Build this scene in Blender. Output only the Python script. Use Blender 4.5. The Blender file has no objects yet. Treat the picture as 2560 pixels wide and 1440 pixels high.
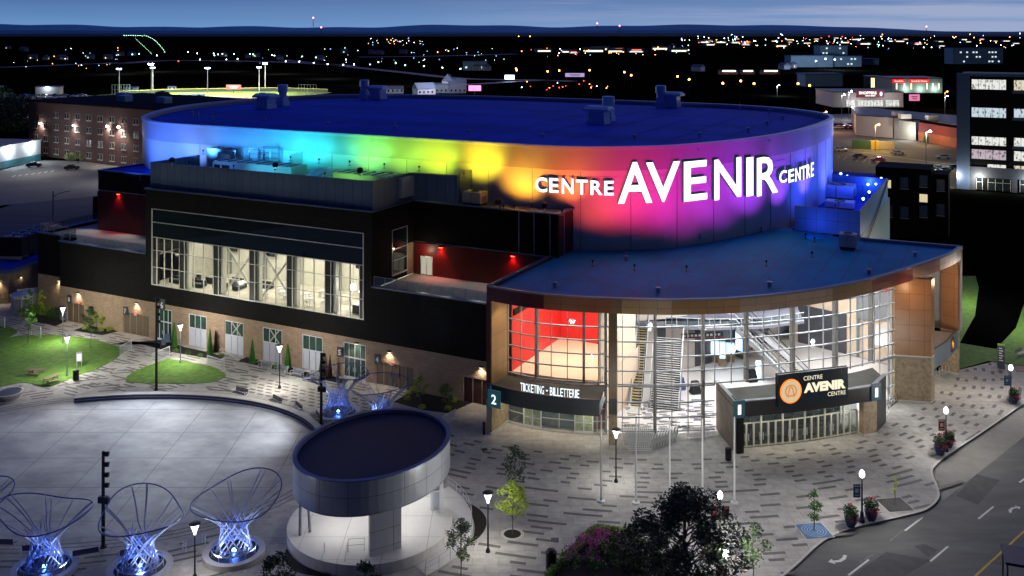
import bpy, math, random
from mathutils import Vector, Matrix
random.seed(7)
R = math.radians
scn = bpy.context.scene
COL = scn.collection
# ---------------------------------------------------------------- camera / measuring helpers
CH, CF, HV = 42.0, 2400.0, 80.0          # camera height (m), focal length and horizon of the 2560 px photograph
def G(u, v, z=0.0):                      # point of the horizontal plane z
    Y = (CH - z) * CF / (v - HV)
    return ((u - 1280) / CF * Y, Y, z)
E1 = (0.88987, -0.45621); E2 = (0.45621, 0.88987)
OX, OY = -31.883, 122.628
ANG = math.atan2(E1[1], E1[0])
def toL(p):
    dx, dy = p[0] - OX, p[1] - OY
    return (dx * E1[0] + dy * E1[1], dx * E2[0] + dy * E2[1])
def toW(s, w, z=0.0):
    return (OX + s * E1[0] + w * E2[0], OY + s * E1[1] + w * E2[1], z)
def LG(u, v, z=0.0):
    return toL(G(u, v, z))
def Fp(u, v, w=0.0):                     # facade plane w -> (s, z)
    r = (u - 1280) / CF
    Y = (OX * E2[0] + OY * E2[1] + w) / (r * E2[0] + E2[1])
    return toL((r * Y, Y))[0], CH - (v - HV) * Y / CF
def hgt(Y, v):
    return CH - (v - HV) * Y / CF
def pathhit(u, v, path):                 # first crossing of a local path with the pixel's ray
    r = (u - 1280) / CF
    c = toL((0, 0)); d = (r * E1[0] + E1[1], r * E2[0] + E2[1])
    best = None
    for a, b in zip(path, path[1:]):
        ex, ey = b[0] - a[0], b[1] - a[1]
        den = d[0] * ey - d[1] * ex
        if abs(den) < 1e-9: continue
        t = ((a[0] - c[0]) * ey - (a[1] - c[1]) * ex) / den
        k = ((a[0] - c[0]) * d[1] - (a[1] - c[1]) * d[0]) / den
        if 0 <= k <= 1 and t > 0 and (best is None or t < best[0]):
            l = math.hypot(ex, ey)
            best = (t, a[0] + k * ex, a[1] + k * ey, ex / l, ey / l)
    if best is None: return None
    return best[1], best[2], CH - (v - HV) * best[0] / CF, best[3], best[4]
def spline(pts, n=6, closed=False):
    out = []
    N = len(pts)
    rng = range(N) if closed else range(N - 1)
    for i in rng:
        if closed: p0, p1, p2, p3 = pts[i - 1], pts[i], pts[(i + 1) % N], pts[(i + 2) % N]
        else: p0, p1, p2, p3 = pts[max(i - 1, 0)], pts[i], pts[i + 1], pts[min(i + 2, N - 1)]
        for k in range(n):
            t = k / n
            out.append(tuple(.5 * (2 * p1[j] + (p2[j] - p0[j]) * t + (2 * p0[j] - 5 * p1[j] + 4 * p2[j] - p3[j]) * t * t + (3 * p1[j] - p0[j] - 3 * p2[j] + p3[j]) * t ** 3) for j in range(len(p1))))
    if not closed: out.append(tuple(pts[-1]))
    return out
def resample(path, step):
    out = [path[0]]; acc = 0; 
    for a, b in zip(path, path[1:]):
        l = math.hypot(b[0] - a[0], b[1] - a[1]); t = step - acc
        while t <= l:
            out.append((a[0] + (b[0] - a[0]) * t / l, a[1] + (b[1] - a[1]) * t / l)); t += step
        acc = l - (t - step)
    return out
def offset(path, d, closed=False):       # to the right of travel
    out = []; N = len(path)
    for i, p in enumerate(path):
        a = path[i - 1] if (i or closed) else p
        b = path[(i + 1) % N] if (i < N - 1 or closed) else p
        tx, ty = b[0] - a[0], b[1] - a[1]; l = math.hypot(tx, ty) or 1
        out.append((p[0] + ty / l * d, p[1] - tx / l * d))
    return out
# ---------------------------------------------------------------- materials
MATS = {}
def nodes(m):
    m.use_nodes = True; nt = m.node_tree; nt.nodes.clear()
    out = nt.nodes.new('ShaderNodeOutputMaterial'); b = nt.nodes.new('ShaderNodeBsdfPrincipled')
    nt.links.new(b.outputs[0], out.inputs[0]); return nt, b, out
def mat(name, col, rough=.6, metal=0., var=.15, scale=2., bump=0., bscale=None, emit=None, es=0., detail=4, spec=None, col2=None, stretch=None, sampling=True):
    if name in MATS: return MATS[name]
    m = bpy.data.materials.new(name); nt, b, out = nodes(m); L = nt.links
    b.inputs['Roughness'].default_value = rough; b.inputs['Metallic'].default_value = metal
    if spec is not None: b.inputs['Specular IOR Level'].default_value = spec
    tc = nt.nodes.new('ShaderNodeTexCoord'); src = tc.outputs['Object']
    if stretch:
        mp = nt.nodes.new('ShaderNodeMapping'); mp.inputs['Scale'].default_value = stretch[:3]
        if len(stretch) > 3: mp.inputs['Rotation'].default_value = (0, 0, stretch[3])
        L.new(src, mp.inputs[0]); src = mp.outputs[0]
    if var > 0 or col2:
        n = nt.nodes.new('ShaderNodeTexNoise'); n.inputs['Scale'].default_value = scale; n.inputs['Detail'].default_value = detail
        n.inputs['Roughness'].default_value = .65
        L.new(src, n.inputs['Vector'])
        rp = nt.nodes.new('ShaderNodeValToRGB'); L.new(n.outputs[0], rp.inputs[0])
        rp.color_ramp.elements[0].position = .3; rp.color_ramp.elements[1].position = .7
        c2 = col2 or [min(1, c * (1 + var)) for c in col]; c1 = col if col2 else [c * (1 - var) for c in col]
        rp.color_ramp.elements[0].color = (*c1, 1); rp.color_ramp.elements[1].color = (*c2, 1)
        L.new(rp.outputs[0], b.inputs['Base Color'])
    else: b.inputs['Base Color'].default_value = (*col, 1)
    if bump:
        n2 = nt.nodes.new('ShaderNodeTexNoise'); n2.inputs['Scale'].default_value = bscale or scale * 4; n2.inputs['Detail'].default_value = 5
        L.new(src, n2.inputs['Vector'])
        bp = nt.nodes.new('ShaderNodeBump'); bp.inputs['Strength'].default_value = bump; bp.inputs['Distance'].default_value = .05
        L.new(n2.outputs[0], bp.inputs['Height']); L.new(bp.outputs[0], b.inputs['Normal'])
    if emit:
        b.inputs['Emission Color'].default_value = (*emit, 1); b.inputs['Emission Strength'].default_value = es
        if not sampling: m.cycles.emission_sampling = 'NONE'
    MATS[name] = m; return m
def emi(name, col, s, sampling=False):
    if name in MATS: return MATS[name]
    m = bpy.data.materials.new(name); nt, b, out = nodes(m)
    b.inputs['Base Color'].default_value = (.02, .02, .02, 1); b.inputs['Emission Color'].default_value = (*col, 1); b.inputs['Emission Strength'].default_value = s
    if not sampling: m.cycles.emission_sampling = 'NONE'
    MATS[name] = m; return m
def glass(name, tint=(.9, .95, .95), refl=.1, rough=.03):
    if name in MATS: return MATS[name]
    m = bpy.data.materials.new(name); nt, b, out = nodes(m); nt.nodes.remove(b)
    t = nt.nodes.new('ShaderNodeBsdfTransparent'); t.inputs[0].default_value = (*tint, 1)
    g = nt.nodes.new('ShaderNodeBsdfGlossy'); g.inputs['Roughness'].default_value = rough; g.inputs[0].default_value = (.9, .95, 1, 1)
    mx = nt.nodes.new('ShaderNodeMixShader'); mx.inputs[0].default_value = refl
    nt.links.new(t.outputs[0], mx.inputs[1]); nt.links.new(g.outputs[0], mx.inputs[2]); nt.links.new(mx.outputs[0], out.inputs[0])
    MATS[name] = m; return m
def brick(name, c1, c2, mortar, bw=.5, bh=.2, ms=.015, bump=.5, rough=.85, uv=True, off=.5, bias=0., noise=.3, rel=0., spec=.5):
    if name in MATS: return MATS[name]
    m = bpy.data.materials.new(name); nt, b, out = nodes(m); L = nt.links
    tc = nt.nodes.new('ShaderNodeTexCoord'); bt = nt.nodes.new('ShaderNodeTexBrick')
    bt.inputs['Scale'].default_value = 1; bt.inputs['Brick Width'].default_value = bw; bt.inputs['Row Height'].default_value = bh
    bt.inputs['Mortar Size'].default_value = ms; bt.inputs['Bias'].default_value = bias; bt.offset = off
    bt.inputs['Color1'].default_value = (*c1, 1); bt.inputs['Color2'].default_value = (*c2, 1); bt.inputs['Mortar'].default_value = (*mortar, 1)
    L.new(tc.outputs['UV' if uv else 'Object'], bt.inputs['Vector'])
    n = nt.nodes.new('ShaderNodeTexNoise'); n.inputs['Scale'].default_value = 1.3; n.inputs['Detail'].default_value = 6; L.new(tc.outputs['UV' if uv else 'Object'], n.inputs['Vector'])
    mp = nt.nodes.new('ShaderNodeMapRange'); mp.inputs[3].default_value = 1 - noise; mp.inputs[4].default_value = 1 + noise; L.new(n.outputs[0], mp.inputs[0])
    mx = nt.nodes.new('ShaderNodeMix'); mx.data_type = 'RGBA'; mx.blend_type = 'MULTIPLY'; mx.inputs[0].default_value = 1
    L.new(bt.outputs['Color'], mx.inputs[6]); L.new(mp.outputs[0], mx.inputs[7]); L.new(mx.outputs[2], b.inputs['Base Color'])
    b.inputs['Roughness'].default_value = rough; b.inputs['Specular IOR Level'].default_value = spec
    bp = nt.nodes.new('ShaderNodeBump'); bp.inputs['Strength'].default_value = bump; bp.inputs['Distance'].default_value = .03; bp.invert = True
    L.new(bt.outputs['Fac'], bp.inputs['Height'])
    last = bp
    if rel:
        n3 = nt.nodes.new('ShaderNodeTexVoronoi'); n3.inputs['Scale'].default_value = 2.2; L.new(tc.outputs['UV' if uv else 'Object'], n3.inputs['Vector'])
        b2 = nt.nodes.new('ShaderNodeBump'); b2.inputs['Strength'].default_value = rel; b2.inputs['Distance'].default_value = .08
        L.new(n3.outputs['Distance'], b2.inputs['Height']); L.new(bp.outputs[0], b2.inputs['Normal']); last = b2
    L.new(last.outputs[0], b.inputs['Normal'])
    MATS[name] = m; return m
# ---------------------------------------------------------------- mesh builder
class MB:
    def __init__(s): s.v = []; s.f = []; s.m = []; s.uv = {}
    def add(s, vs, fs, m=0):
        o = len(s.v); s.v += [tuple(v) for v in vs]
        for f in fs: s.f.append([i + o for i in f]); s.m.append(m)
        return s
    def box(s, x0, x1, y0, y1, z0, z1, m=0):
        return s.add([(x0,y0,z0),(x1,y0,z0),(x1,y1,z0),(x0,y1,z0),(x0,y0,z1),(x1,y0,z1),(x1,y1,z1),(x0,y1,z1)],
              [(0,3,2,1),(4,5,6,7),(0,1,5,4),(1,2,6,5),(2,3,7,6),(3,0,4,7)], m)
    def obox(s, cx, cy, z0, z1, hx, hy, a=0, m=0, taper=1.):
        c, n = math.cos(a), math.sin(a); vs = []
        for z, t in ((z0, 1), (z1, taper)):
            for x, y in ((-hx,-hy),(hx,-hy),(hx,hy),(-hx,hy)): vs.append((cx + t*(x*c - y*n), cy + t*(x*n + y*c), z))
        return s.add(vs, [(0,3,2,1),(4,5,6,7),(0,1,5,4),(1,2,6,5),(2,3,7,6),(3,0,4,7)], m)
    def prism(s, poly, z0, z1, m=0, mt=None, bottom=True, top=True):
        n = len(poly)
        ar = sum(poly[i][0]*poly[(i+1)%n][1] - poly[(i+1)%n][0]*poly[i][1] for i in range(n))
        if ar < 0: poly = poly[::-1]
        o = len(s.v)
        s.v += [(p[0], p[1], z0) for p in poly] + [(p[0], p[1], z1) for p in poly]
        for i in range(n):
            j = (i + 1) % n; s.f.append([o+i, o+j, o+n+j, o+n+i]); s.m.append(m)
        if top: s.f.append([o+n+i for i in range(n)]); s.m.append(m if mt is None else mt)
        if bottom: s.f.append([o+i for i in range(n)][::-1]); s.m.append(m)
        return s
    def strip(s, path, z0, z1, t=0.3, m=0, closed=False, u0=0.):      # solid wall along a path, thickness t to the left; UV in metres
        inn = offset(path, -t, closed); n = len(path); rng = n if closed else n - 1; acc = u0
        for i in range(rng):
            j = (i + 1) % n; a, b, c, d = path[i], path[j], inn[j], inn[i]
            l = math.hypot(b[0]-a[0], b[1]-a[1]); o = len(s.v)
            s.v += [(a[0],a[1],z0),(b[0],b[1],z0),(b[0],b[1],z1),(a[0],a[1],z1),(d[0],d[1],z0),(c[0],c[1],z0),(c[0],c[1],z1),(d[0],d[1],z1)]
            for f in ((0,1,2,3),(5,4,7,6),(3,2,6,7),(1,0,4,5)):
                s.f.append([o+k for k in f]); s.m.append(m)
                q = {0:(acc,z0),1:(acc+l,z0),2:(acc+l,z1),3:(acc,z1),4:(acc,z0),5:(acc+l,z0),6:(acc+l,z1),7:(acc,z1)}
                s.uv[len(s.f)-1] = [q[k] for k in f]
            if not closed and i == 0: s.f.append([o+0,o+3,o+7,o+4]); s.m.append(m)
            if not closed and i == rng-1: s.f.append([o+1,o+5,o+6,o+2]); s.m.append(m)
            acc += l
        return s
    def tube(s, pts, r, n=6, closed=False, m=0, r2=None):
        P = [Vector(p) for p in pts]; N = len(P); o = len(s.v)
        for i, p in enumerate(P):
            a = P[i-1] if (i or closed) else p; b = P[(i+1)%N] if (i < N-1 or closed) else p
            t = (b - a).normalized() if (b-a).length > 1e-7 else Vector((0,0,1))
            up = Vector((0,0,1)) if abs(t.z) < .95 else Vector((1,0,0))
            x = t.cross(up).normalized(); y = t.cross(x)
            rr = r if r2 is None else r + (r2 - r) * i / max(1, N-1)
            for k in range(n):
                q = p + (x * math.cos(2*math.pi*k/n) + y * math.sin(2*math.pi*k/n)) * rr; s.v.append(tuple(q))
        for i in range(N if closed else N-1):
            j = (i+1) % N
            for k in range(n):
                k2 = (k+1) % n; s.f.append([o+i*n+k, o+i*n+k2, o+j*n+k2, o+j*n+k]); s.m.append(m)
        if not closed:
            s.f.append([o+k for k in range(n)][::-1]); s.m.append(m)
            s.f.append([o+(N-1)*n+k for k in range(n)]); s.m.append(m)
        return s
    def lathe(s, cx, cy, prof, n=16, m=0, sx=1., sy=1.):
        o = len(s.v)
        for r, z in prof:
            for k in range(n): s.v.append((cx + sx*r*math.cos(2*math.pi*k/n), cy + sy*r*math.sin(2*math.pi*k/n), z))
        for i in range(len(prof)-1):
            for k in range(n):
                k2 = (k+1) % n; s.f.append([o+i*n+k, o+i*n+k2, o+(i+1)*n+k2, o+(i+1)*n+k]); s.m.append(m)
        s.f.append([o+k for k in range(n)][::-1]); s.m.append(m)
        s.f.append([o+(len(prof)-1)*n+k for k in range(n)]); s.m.append(m)
        return s
    def ring(s, cx, cy, r0, r1, z0, z1, n=32, m=0):
        o = len(s.v)
        for k in range(n):
            c, t = math.cos(2*math.pi*k/n), math.sin(2*math.pi*k/n)
            s.v += [(cx+r0*c,cy+r0*t,z0),(cx+r1*c,cy+r1*t,z0),(cx+r1*c,cy+r1*t,z1),(cx+r0*c,cy+r0*t,z1)]
        for k in range(n):
            a, b = o+4*k, o+4*((k+1)%n)
            for i in range(4): s.f.append([a+i, b+i, b+(i+1)%4, a+(i+1)%4]); s.m.append(m)
        return s
    def build(s, name, mats, parent=None, smooth=False, loc=None):
        me = bpy.data.meshes.new(name); me.from_pydata(s.v, [], s.f)
        if not isinstance(mats, (list, tuple)): mats = [mats]
        for m in mats: me.materials.append(m)
        if len(mats) > 1: me.polygons.foreach_set('material_index', s.m)
        ul = me.uv_layers.new(name='UVMap')
        for p in me.polygons:
            if p.index in s.uv:
                for li, q in zip(p.loop_indices, s.uv[p.index]): ul.data[li].uv = q
            else:
                nn = p.normal
                for li in p.loop_indices:
                    v = me.vertices[me.loops[li].vertex_index].co
                    ul.data[li].uv = (v.x, v.y) if abs(nn.z) > .7 else ((v.x, v.z) if abs(nn.y) > abs(nn.x) else (v.y, v.z))
        if smooth: me.polygons.foreach_set('use_smooth', [True]*len(me.polygons))
        me.update()
        o = bpy.data.objects.new(name, me); COL.objects.link(o)
        if parent: o.parent = parent
        if loc: o.location = loc
        return o
def tag(o, label=None, cat=None, group=None, kind=None):
    if label: o['label'] = label
    if cat: o['category'] = cat
    if group: o['group'] = group
    if kind: o['kind'] = kind
    return o
def thing(name, label, cat, loc=(0,0,0), rz=0, group=None):
    o = bpy.data.objects.new(name, None); COL.objects.link(o); o.location = loc; o.rotation_euler = (0,0,rz)
    o.empty_display_size = .5
    return tag(o, label, cat, group)
def dup(o, loc=None, rz=None, label=None, group=None, scale=None, parent=None):
    c = o.copy(); COL.objects.link(c)
    if parent: c.parent = parent
    for ch in list(o.children): dup(ch, parent=c)
    if loc is not None: c.location = loc
    if rz is not None: c.rotation_euler = (0,0,rz)
    if scale is not None: c.scale = (scale,)*3 if not isinstance(scale, tuple) else scale
    if label: c['label'] = label
    if group: c['group'] = group
    return c
def light(kind, name, loc, energy, color, parent=None, target=None, size=.3, angle=90, blend=.6, sy=None):
    d = bpy.data.lights.new(name, kind); d.energy = energy; d.color = color
    if kind == 'SPOT': d.spot_size = R(angle); d.spot_blend = blend; d.shadow_soft_size = size
    elif kind == 'POINT': d.shadow_soft_size = size
    elif kind == 'AREA':
        d.shape = 'RECTANGLE'; d.size = size; d.size_y = sy or size
    o = bpy.data.objects.new(name, d); COL.objects.link(o); o.location = loc
    if parent: o.parent = parent
    if target is not None:
        o.rotation_euler = (Vector(target) - Vector(loc)).to_track_quat('-Z', 'Y').to_euler()
    return o
def textmesh(name, txt, h, mats, parent=None, depth=.06, bold=.02, loc=(0,0,0), rot=(0,0,0), align='LEFT', spacing=1.0):
    cu = bpy.data.curves.new(name, 'FONT'); cu.body = txt; cu.size = h / .7; cu.extrude = depth; cu.offset = bold
    cu.align_x = align; cu.space_character = spacing; cu.resolution_u = 3
    t = bpy.data.objects.new(name, cu); COL.objects.link(t)
    bpy.context.view_layer.update()
    me = bpy.data.meshes.new_from_object(t.evaluated_get(bpy.context.evaluated_depsgraph_get()))
    bpy.data.objects.remove(t); me.name = name
    me.materials.clear()
    if not isinstance(mats, (list, tuple)): mats = [mats]
    for m in mats: me.materials.append(m)
    if len(mats) > 1:
        for p in me.polygons: p.material_index = 0 if p.normal.z > .5 else 1
    o = bpy.data.objects.new(name, me); COL.objects.link(o)
    o.location = loc; o.rotation_euler = rot
    if parent: o.parent = parent
    return o
# ---------------------------------------------------------------- camera, sky
cam = bpy.data.cameras.new('camera'); co = bpy.data.objects.new('camera', cam); COL.objects.link(co); scn.camera = co
co.location = (0, 0, CH); co.rotation_euler = (R(90), 0, 0)
cam.sensor_width = 36; cam.lens = 36 * CF / 2560; cam.shift_y = -(720 - HV) / 2560.0; cam.clip_start = 1; cam.clip_end = 90000
scn.view_settings.view_transform = 'Standard'; scn.view_settings.look = 'None'; scn.view_settings.exposure = 1.0; scn.view_settings.gamma = 1
W_ = bpy.data.worlds.new('World'); scn.world = W_; W_.use_nodes = True
nt = W_.node_tree; nt.nodes.clear(); L = nt.links
out = nt.nodes.new('ShaderNodeOutputWorld'); bg = nt.nodes.new('ShaderNodeBackground'); L.new(bg.outputs[0], out.inputs[0])
tc = nt.nodes.new('ShaderNodeTexCoord'); sep = nt.nodes.new('ShaderNodeSeparateXYZ'); L.new(tc.outputs['Generated'], sep.inputs[0])
rp = nt.nodes.new('ShaderNodeValToRGB'); L.new(sep.outputs['Z'], rp.inputs[0])
cr = rp.color_ramp
cr.elements[0].position = 0; cr.elements[0].color = (.075, .155, .31, 1)
cr.elements[1].position = 1; cr.elements[1].color = (.002, .012, .18, 1)
for p, c in ((.012, (.062, .13, .26)), (.033, (.038, .082, .19)), (.08, (.012, .04, .18)), (.3, (.003, .016, .17))):
    e = cr.elements.new(p); e.color = (*c, 1)
# thin cloud streaks, stronger to the right
mp = nt.nodes.new('ShaderNodeMapping'); mp.inputs['Scale'].default_value = (2.2, 2.2, 60); mp.inputs['Rotation'].default_value = (0, R(1.0), 0); L.new(tc.outputs['Generated'], mp.inputs[0])
nz = nt.nodes.new('ShaderNodeTexNoise'); nz.inputs['Scale'].default_value = 1.6; nz.inputs['Detail'].default_value = 6; nz.inputs['Roughness'].default_value = .55; L.new(mp.outputs[0], nz.inputs['Vector'])
cl = nt.nodes.new('ShaderNodeValToRGB'); cl.color_ramp.elements[0].position = .40; cl.color_ramp.elements[1].position = .60; L.new(nz.outputs[0], cl.inputs[0])
mr = nt.nodes.new('ShaderNodeMapRange'); mr.inputs[1].default_value = -.1; mr.inputs[2].default_value = .38; mr.inputs[3].default_value = 0.03; mr.inputs[4].default_value = 1; L.new(sep.outputs['X'], mr.inputs[0])
mu = nt.nodes.new('ShaderNodeMath'); mu.operation = 'MULTIPLY'; L.new(cl.outputs[0], mu.inputs[0]); L.new(mr.outputs[0], mu.inputs[1])
mx = nt.nodes.new('ShaderNodeMix'); mx.data_type = 'RGBA'; L.new(mu.outputs[0], mx.inputs[0]); L.new(rp.outputs[0], mx.inputs[6]); mx.inputs[7].default_value = (.19, .21, .29, 1)
w2 = nt.nodes.new('ShaderNodeMix'); w2.data_type = 'RGBA'; w2.inputs[7].default_value = (.13, .18, .30, 1)
m3 = nt.nodes.new('ShaderNodeMapRange'); m3.inputs[1].default_value = -.35; m3.inputs[2].default_value = .5; m3.inputs[4].default_value = .45; L.new(sep.outputs['X'], m3.inputs[0])
m4 = nt.nodes.new('ShaderNodeMapRange'); m4.inputs[1].default_value = .35; m4.inputs[2].default_value = .03; m4.inputs[3].default_value = 0; m4.inputs[4].default_value = 1; L.new(sep.outputs['Z'], m4.inputs[0])
m5 = nt.nodes.new('ShaderNodeMath'); m5.operation = 'MULTIPLY'; L.new(m3.outputs[0], m5.inputs[0]); L.new(m4.outputs[0], m5.inputs[1])
L.new(m5.outputs[0], w2.inputs[0]); L.new(mx.outputs[2], w2.inputs[6])
my = nt.nodes.new('ShaderNodeMapRange'); my.inputs[1].default_value = -.2; my.inputs[2].default_value = .85; my.inputs[3].default_value = .12; my.inputs[4].default_value = 1; L.new(sep.outputs['Y'], my.inputs[0])
vm = nt.nodes.new('ShaderNodeVectorMath'); vm.operation = 'SCALE'; L.new(w2.outputs[2], vm.inputs[0]); L.new(my.outputs[0], vm.inputs['Scale']); L.new(vm.outputs[0], bg.inputs[0]); bg.inputs[1].default_value = 1.0
sd = bpy.data.lights.new('dusk_sun', 'SUN'); sd.energy = .04; sd.angle = R(25); sd.color = (.45, .6, 1)
so = bpy.data.objects.new('dusk_sun', sd); COL.objects.link(so); so.rotation_euler = (R(50), 0, R(-120))
# ================================================================ materials used around
M = dict(
 black = brick('dark_brick', (.0045,.004,.004), (.009,.008,.008), (.002,.002,.002), .6, .2, .02, .5, .85, noise=.35, spec=.2),
 tan = brick('tan_brick', (.42,.30,.20), (.34,.24,.16), (.22,.16,.11), .6, .2, .018, .6, .9, rel=.35),
 redbrick = brick('red_brick', (.11,.05,.045), (.085,.04,.036), (.06,.045,.04), .5, .18, .02, .4, .9),
 stone = mat('stone_panel', (.30,.235,.15), .6, var=.35, scale=2.5, bump=.3, bscale=6),
 coping = mat('blue_grey_metal', (.16,.2,.3), .4, .5, var=.1),
 alu = mat('aluminium', (.55,.56,.58), .35, .15, var=.05),
 darkalu = mat('dark_aluminium', (.05,.055,.06), .4, .5, var=.1),
 white = mat('white_panel', (.62,.65,.7), .5, var=.05),
 grey = mat('grey_panel', (.22,.23,.25), .5, .2, var=.08),
 cgrey = mat('charcoal_panel', (.045,.05,.055), .45, .2, var=.1),
 conc = mat('concrete', (.33,.32,.30), .8, var=.12, scale=1.2, bump=.1),
 lconc = mat('light_concrete', (.48,.46,.43), .8, var=.1, scale=1.0, bump=.08),
 black2 = mat('black_metal', (.008,.008,.009), .45, .4, var=.1),
 redpanel = mat('red_panel', (.13,.005,.005), .5, var=.25, scale=1),
 glass = glass('clear_glass', (.95,.97,.96), .03),
 railglass = glass('rail_glass', (.75,.82,.82), .12),
 darkglass = mat('dark_glass', (.012,.02,.025), .05, 0, var=0, spec=.8),
 greenglass = mat('green_glass', (.03,.075,.06), .08, 0, var=.4, scale=.8, spec=.8),
 roofblue = mat('roof_membrane_skytint', (.012,.06,.62), .7, 0, var=.38, scale=.12, bump=.15, bscale=.8, detail=10, stretch=(.35,1,1), spec=.12),  # blue of the reflected sky put into the membrane colour
 roofgrey = mat('roof_grey', (.16,.15,.16), .8, var=.15, scale=.5),
 mulch = mat('mulch', (.012,.009,.007), .95, var=.4, scale=6, bump=.8),
)
DW = mat('drum_cladding', (.55,.56,.6), .45, 0, var=.05, scale=.15)
# ================================================================ the event centre
EC = thing('event_centre', 'large arena with rainbow lit white drum, black podium and curved glass atrium', 'arena', (OX, OY, 0), ANG)
def part(mb, name, m, parent=EC, **k): return mb.build(name, m, parent, **k)
q = [(-30,13.1),(-24,13),(-10,13),(4,13),(18,13),(29,13.0),(34.5,13.2),(39.4,14.6),(44.4,17.7),(48.5,21.8),(53.4,31.0),(56.7,40.5),(58.5,51),(59.3,62)]
outl = q + [(58.8,72.5),(55,80.5),(47.2,87.3),(36,91),(20,92),(-5,91.8),(-24,90),(-37,86.5),(-49,80),(-55.5,70),(-57.2,55),(-56,42),(-51.4,31.0),(-44.5,21),(-40,17.0),(-35,14.2)]
DR = spline(outl, 5, True)                       # counter-clockwise outline of the drum
DRC = DR + [DR[0]]
# drum wall: lower band, upper fascia band a little proud, seams as real grooves between panels
part(MB().strip(DR, 0.2, 25.0, .4, closed=True), 'drum_wall', DW)
b = MB(); top = offset(DR, .10, True); b.strip(top, 25.03, 27.55, .5, closed=True); part(b, 'drum_fascia', mat('fascia_cladding', (.36,.37,.40), .4, 0, var=.08, scale=.15))
b = MB(); cop = offset(DR, .22, True); b.strip(cop, 27.56, 27.95, .75, closed=True); part(b, 'drum_coping', mat('coping_white', (.5,.53,.6), .35, .3, var=.05))
seam = mat('panel_seam', (.10,.10,.13), .7, var=0)
b = MB(); rs = resample(DRC, 6.2)
for i in range(1, len(rs)-1):
    p = rs[i]; a = math.atan2(rs[i+1][1]-rs[i-1][1], rs[i+1][0]-rs[i-1][0]); n = (math.sin(a), -math.cos(a))
    b.obox(p[0]+n[0]*.01, p[1]+n[1]*.01, .3, 24.95, .025, .03, a)
part(b, 'wall_seams', seam)
for zz in (22.2, 23.3, 24.2):                    # sign rails behind the letters
    b = MB()
    seg = [p for p in spline(q, 6) if 33 < p[0] < 57.2 and p[1] < 45]
    b.strip(offset(seg, .05), zz, zz+.07, .04)
    part(b, 'sign_rail', DW)
b = MB(); inner = offset(DR, -.5, True)
# slightly crowned roof membrane, with lap seams
cx_, cy_ = 1, 52.5; rings = [1, .92, .8, .6, .35, .12]; vs = []; nN = len(inner)
for k, r in enumerate(rings):
    for p in inner: vs.append((cx_+(p[0]-cx_)*r, cy_+(p[1]-cy_)*r, 27.1 + 1.0*(1-r)**.8))
fs = []
for k in range(len(rings)-1):
    for i in range(nN): j=(i+1)%nN; fs.append((k*nN+i, k*nN+j, (k+1)*nN+j, (k+1)*nN+i))
fs.append([ (len(rings)-1)*nN+i for i in range(nN)])
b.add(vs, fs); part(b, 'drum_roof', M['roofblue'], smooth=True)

b = MB()
for i in range(19):
    x = -52+i*6.0; ys = [p for p in inner if abs(p[0]-x) < 2.2]
    if len(ys) < 2: continue
    y0, y1 = min(p[1] for p in ys)+1.5, max(p[1] for p in ys)-1.5; n = 14; vs = []
    for k in range(n+1):
        y = y0+(y1-y0)*k/n; best = 0
        lo, hi = 0., 1.
        # crown height: interpolate on the ratio of the distance to the rim
        rr = max(abs((x-cx_)/58.), abs((y-cy_)/39.5), math.hypot((x-cx_)/66., (y-cy_)/44.)); z = 27.1+1.0*max(0,1-min(1,rr))**.8+.05
        vs += [(x-.06,y,z),(x+.06,y,z)]
    b.add(vs, [(2*k,2*k+1,2*k+3,2*k+2) for k in range(n)])
part(b, 'roof_lap_seam', mat('lap_seam', (.006,.03,.30), .8, var=0, spec=.1))
# ---- podium -----------------------------------------------------
def front(segs, w0, w1, s0, s1, z0, z1, mb=None):   # wall with openings [(sa,sb,za,zb)] full solid pieces
    mb = mb or MB(); x = s0
    for a, c, za, zb in sorted(segs):
        if a > x: mb.box(x, a, w0, w1, z0, z1)
        if za > z0: mb.box(a, c, w0, w1, z0, za)
        if zb < z1: mb.box(a, c, w0, w1, zb, z1)
        x = c
    if x < s1: mb.box(x, s1, w0, w1, z0, z1)
    return mb
WIN = [(-12.8,-9.6),(-6.4,-3.2),(0.0,3.2),(6.4,9.6)]
DOORS = [(-19.0,-15.9),(12.8,16.1)]
GAR = [(-36.8,-33.2,2.85),(-25.2,-20.2,2.95),(17.6,22.9,2.75),(29.6,33.2,2.9)]
ops = [(a,c,0.0,4.35) for a,c in WIN+DOORS] + [(a,c,0.0,z) for a,c,z in GAR]
part(front(ops, 0, .45, -38.3, 36.2, 0, 5.0), 'brick_base', M['tan'])
part(MB().box(-46.5,-38.31,2.5,2.95,0,5.3).box(-38.75,-38.3,.46,2.49,0,5.0).box(-46.5,-46.05,2.96,24,0,5.3), 'brick_base', M['tan'])
b = front([(-19.6,15.8,7.4,17.85)], -.04, .4, -20.8, 17.0, 5.0, 20.4)
b.box(-20.8,-20.4,.41,13.2,11.2,20.4); b.box(17.01-.4,17.0,.41,4.2,11.2,20.4); b.box(16.6,17.0,4.2,7.6,11.2,11.9); b.box(16.6,17.0,4.2,7.6,17.5,20.4); b.box(16.6,17.0,7.6,9.2,15.2,20.4)
b.box(17.01,36.2,-.04,.4,5.0,11.45); b.box(-38.3,-20.81,-.04,.4,5.0,11.45); b.box(-46.5,-38.31,2.46,2.9,5.3,11.45); b.box(-38.7,-38.3,.41,2.45,5.0,11.45); b.box(-46.5,-46.1,2.91,24,5.3,11.45)
b.box(-42,-20.82,9.7,10.1,11.3,20.3); b.box(-42,-41.6,10.11,30,5.3,20.3)
b.box(17.01,37.2,9.2,9.6,15.2,20.3)
b.box(36.75,37.15,-2,8.9,11.3,12.0)
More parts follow.
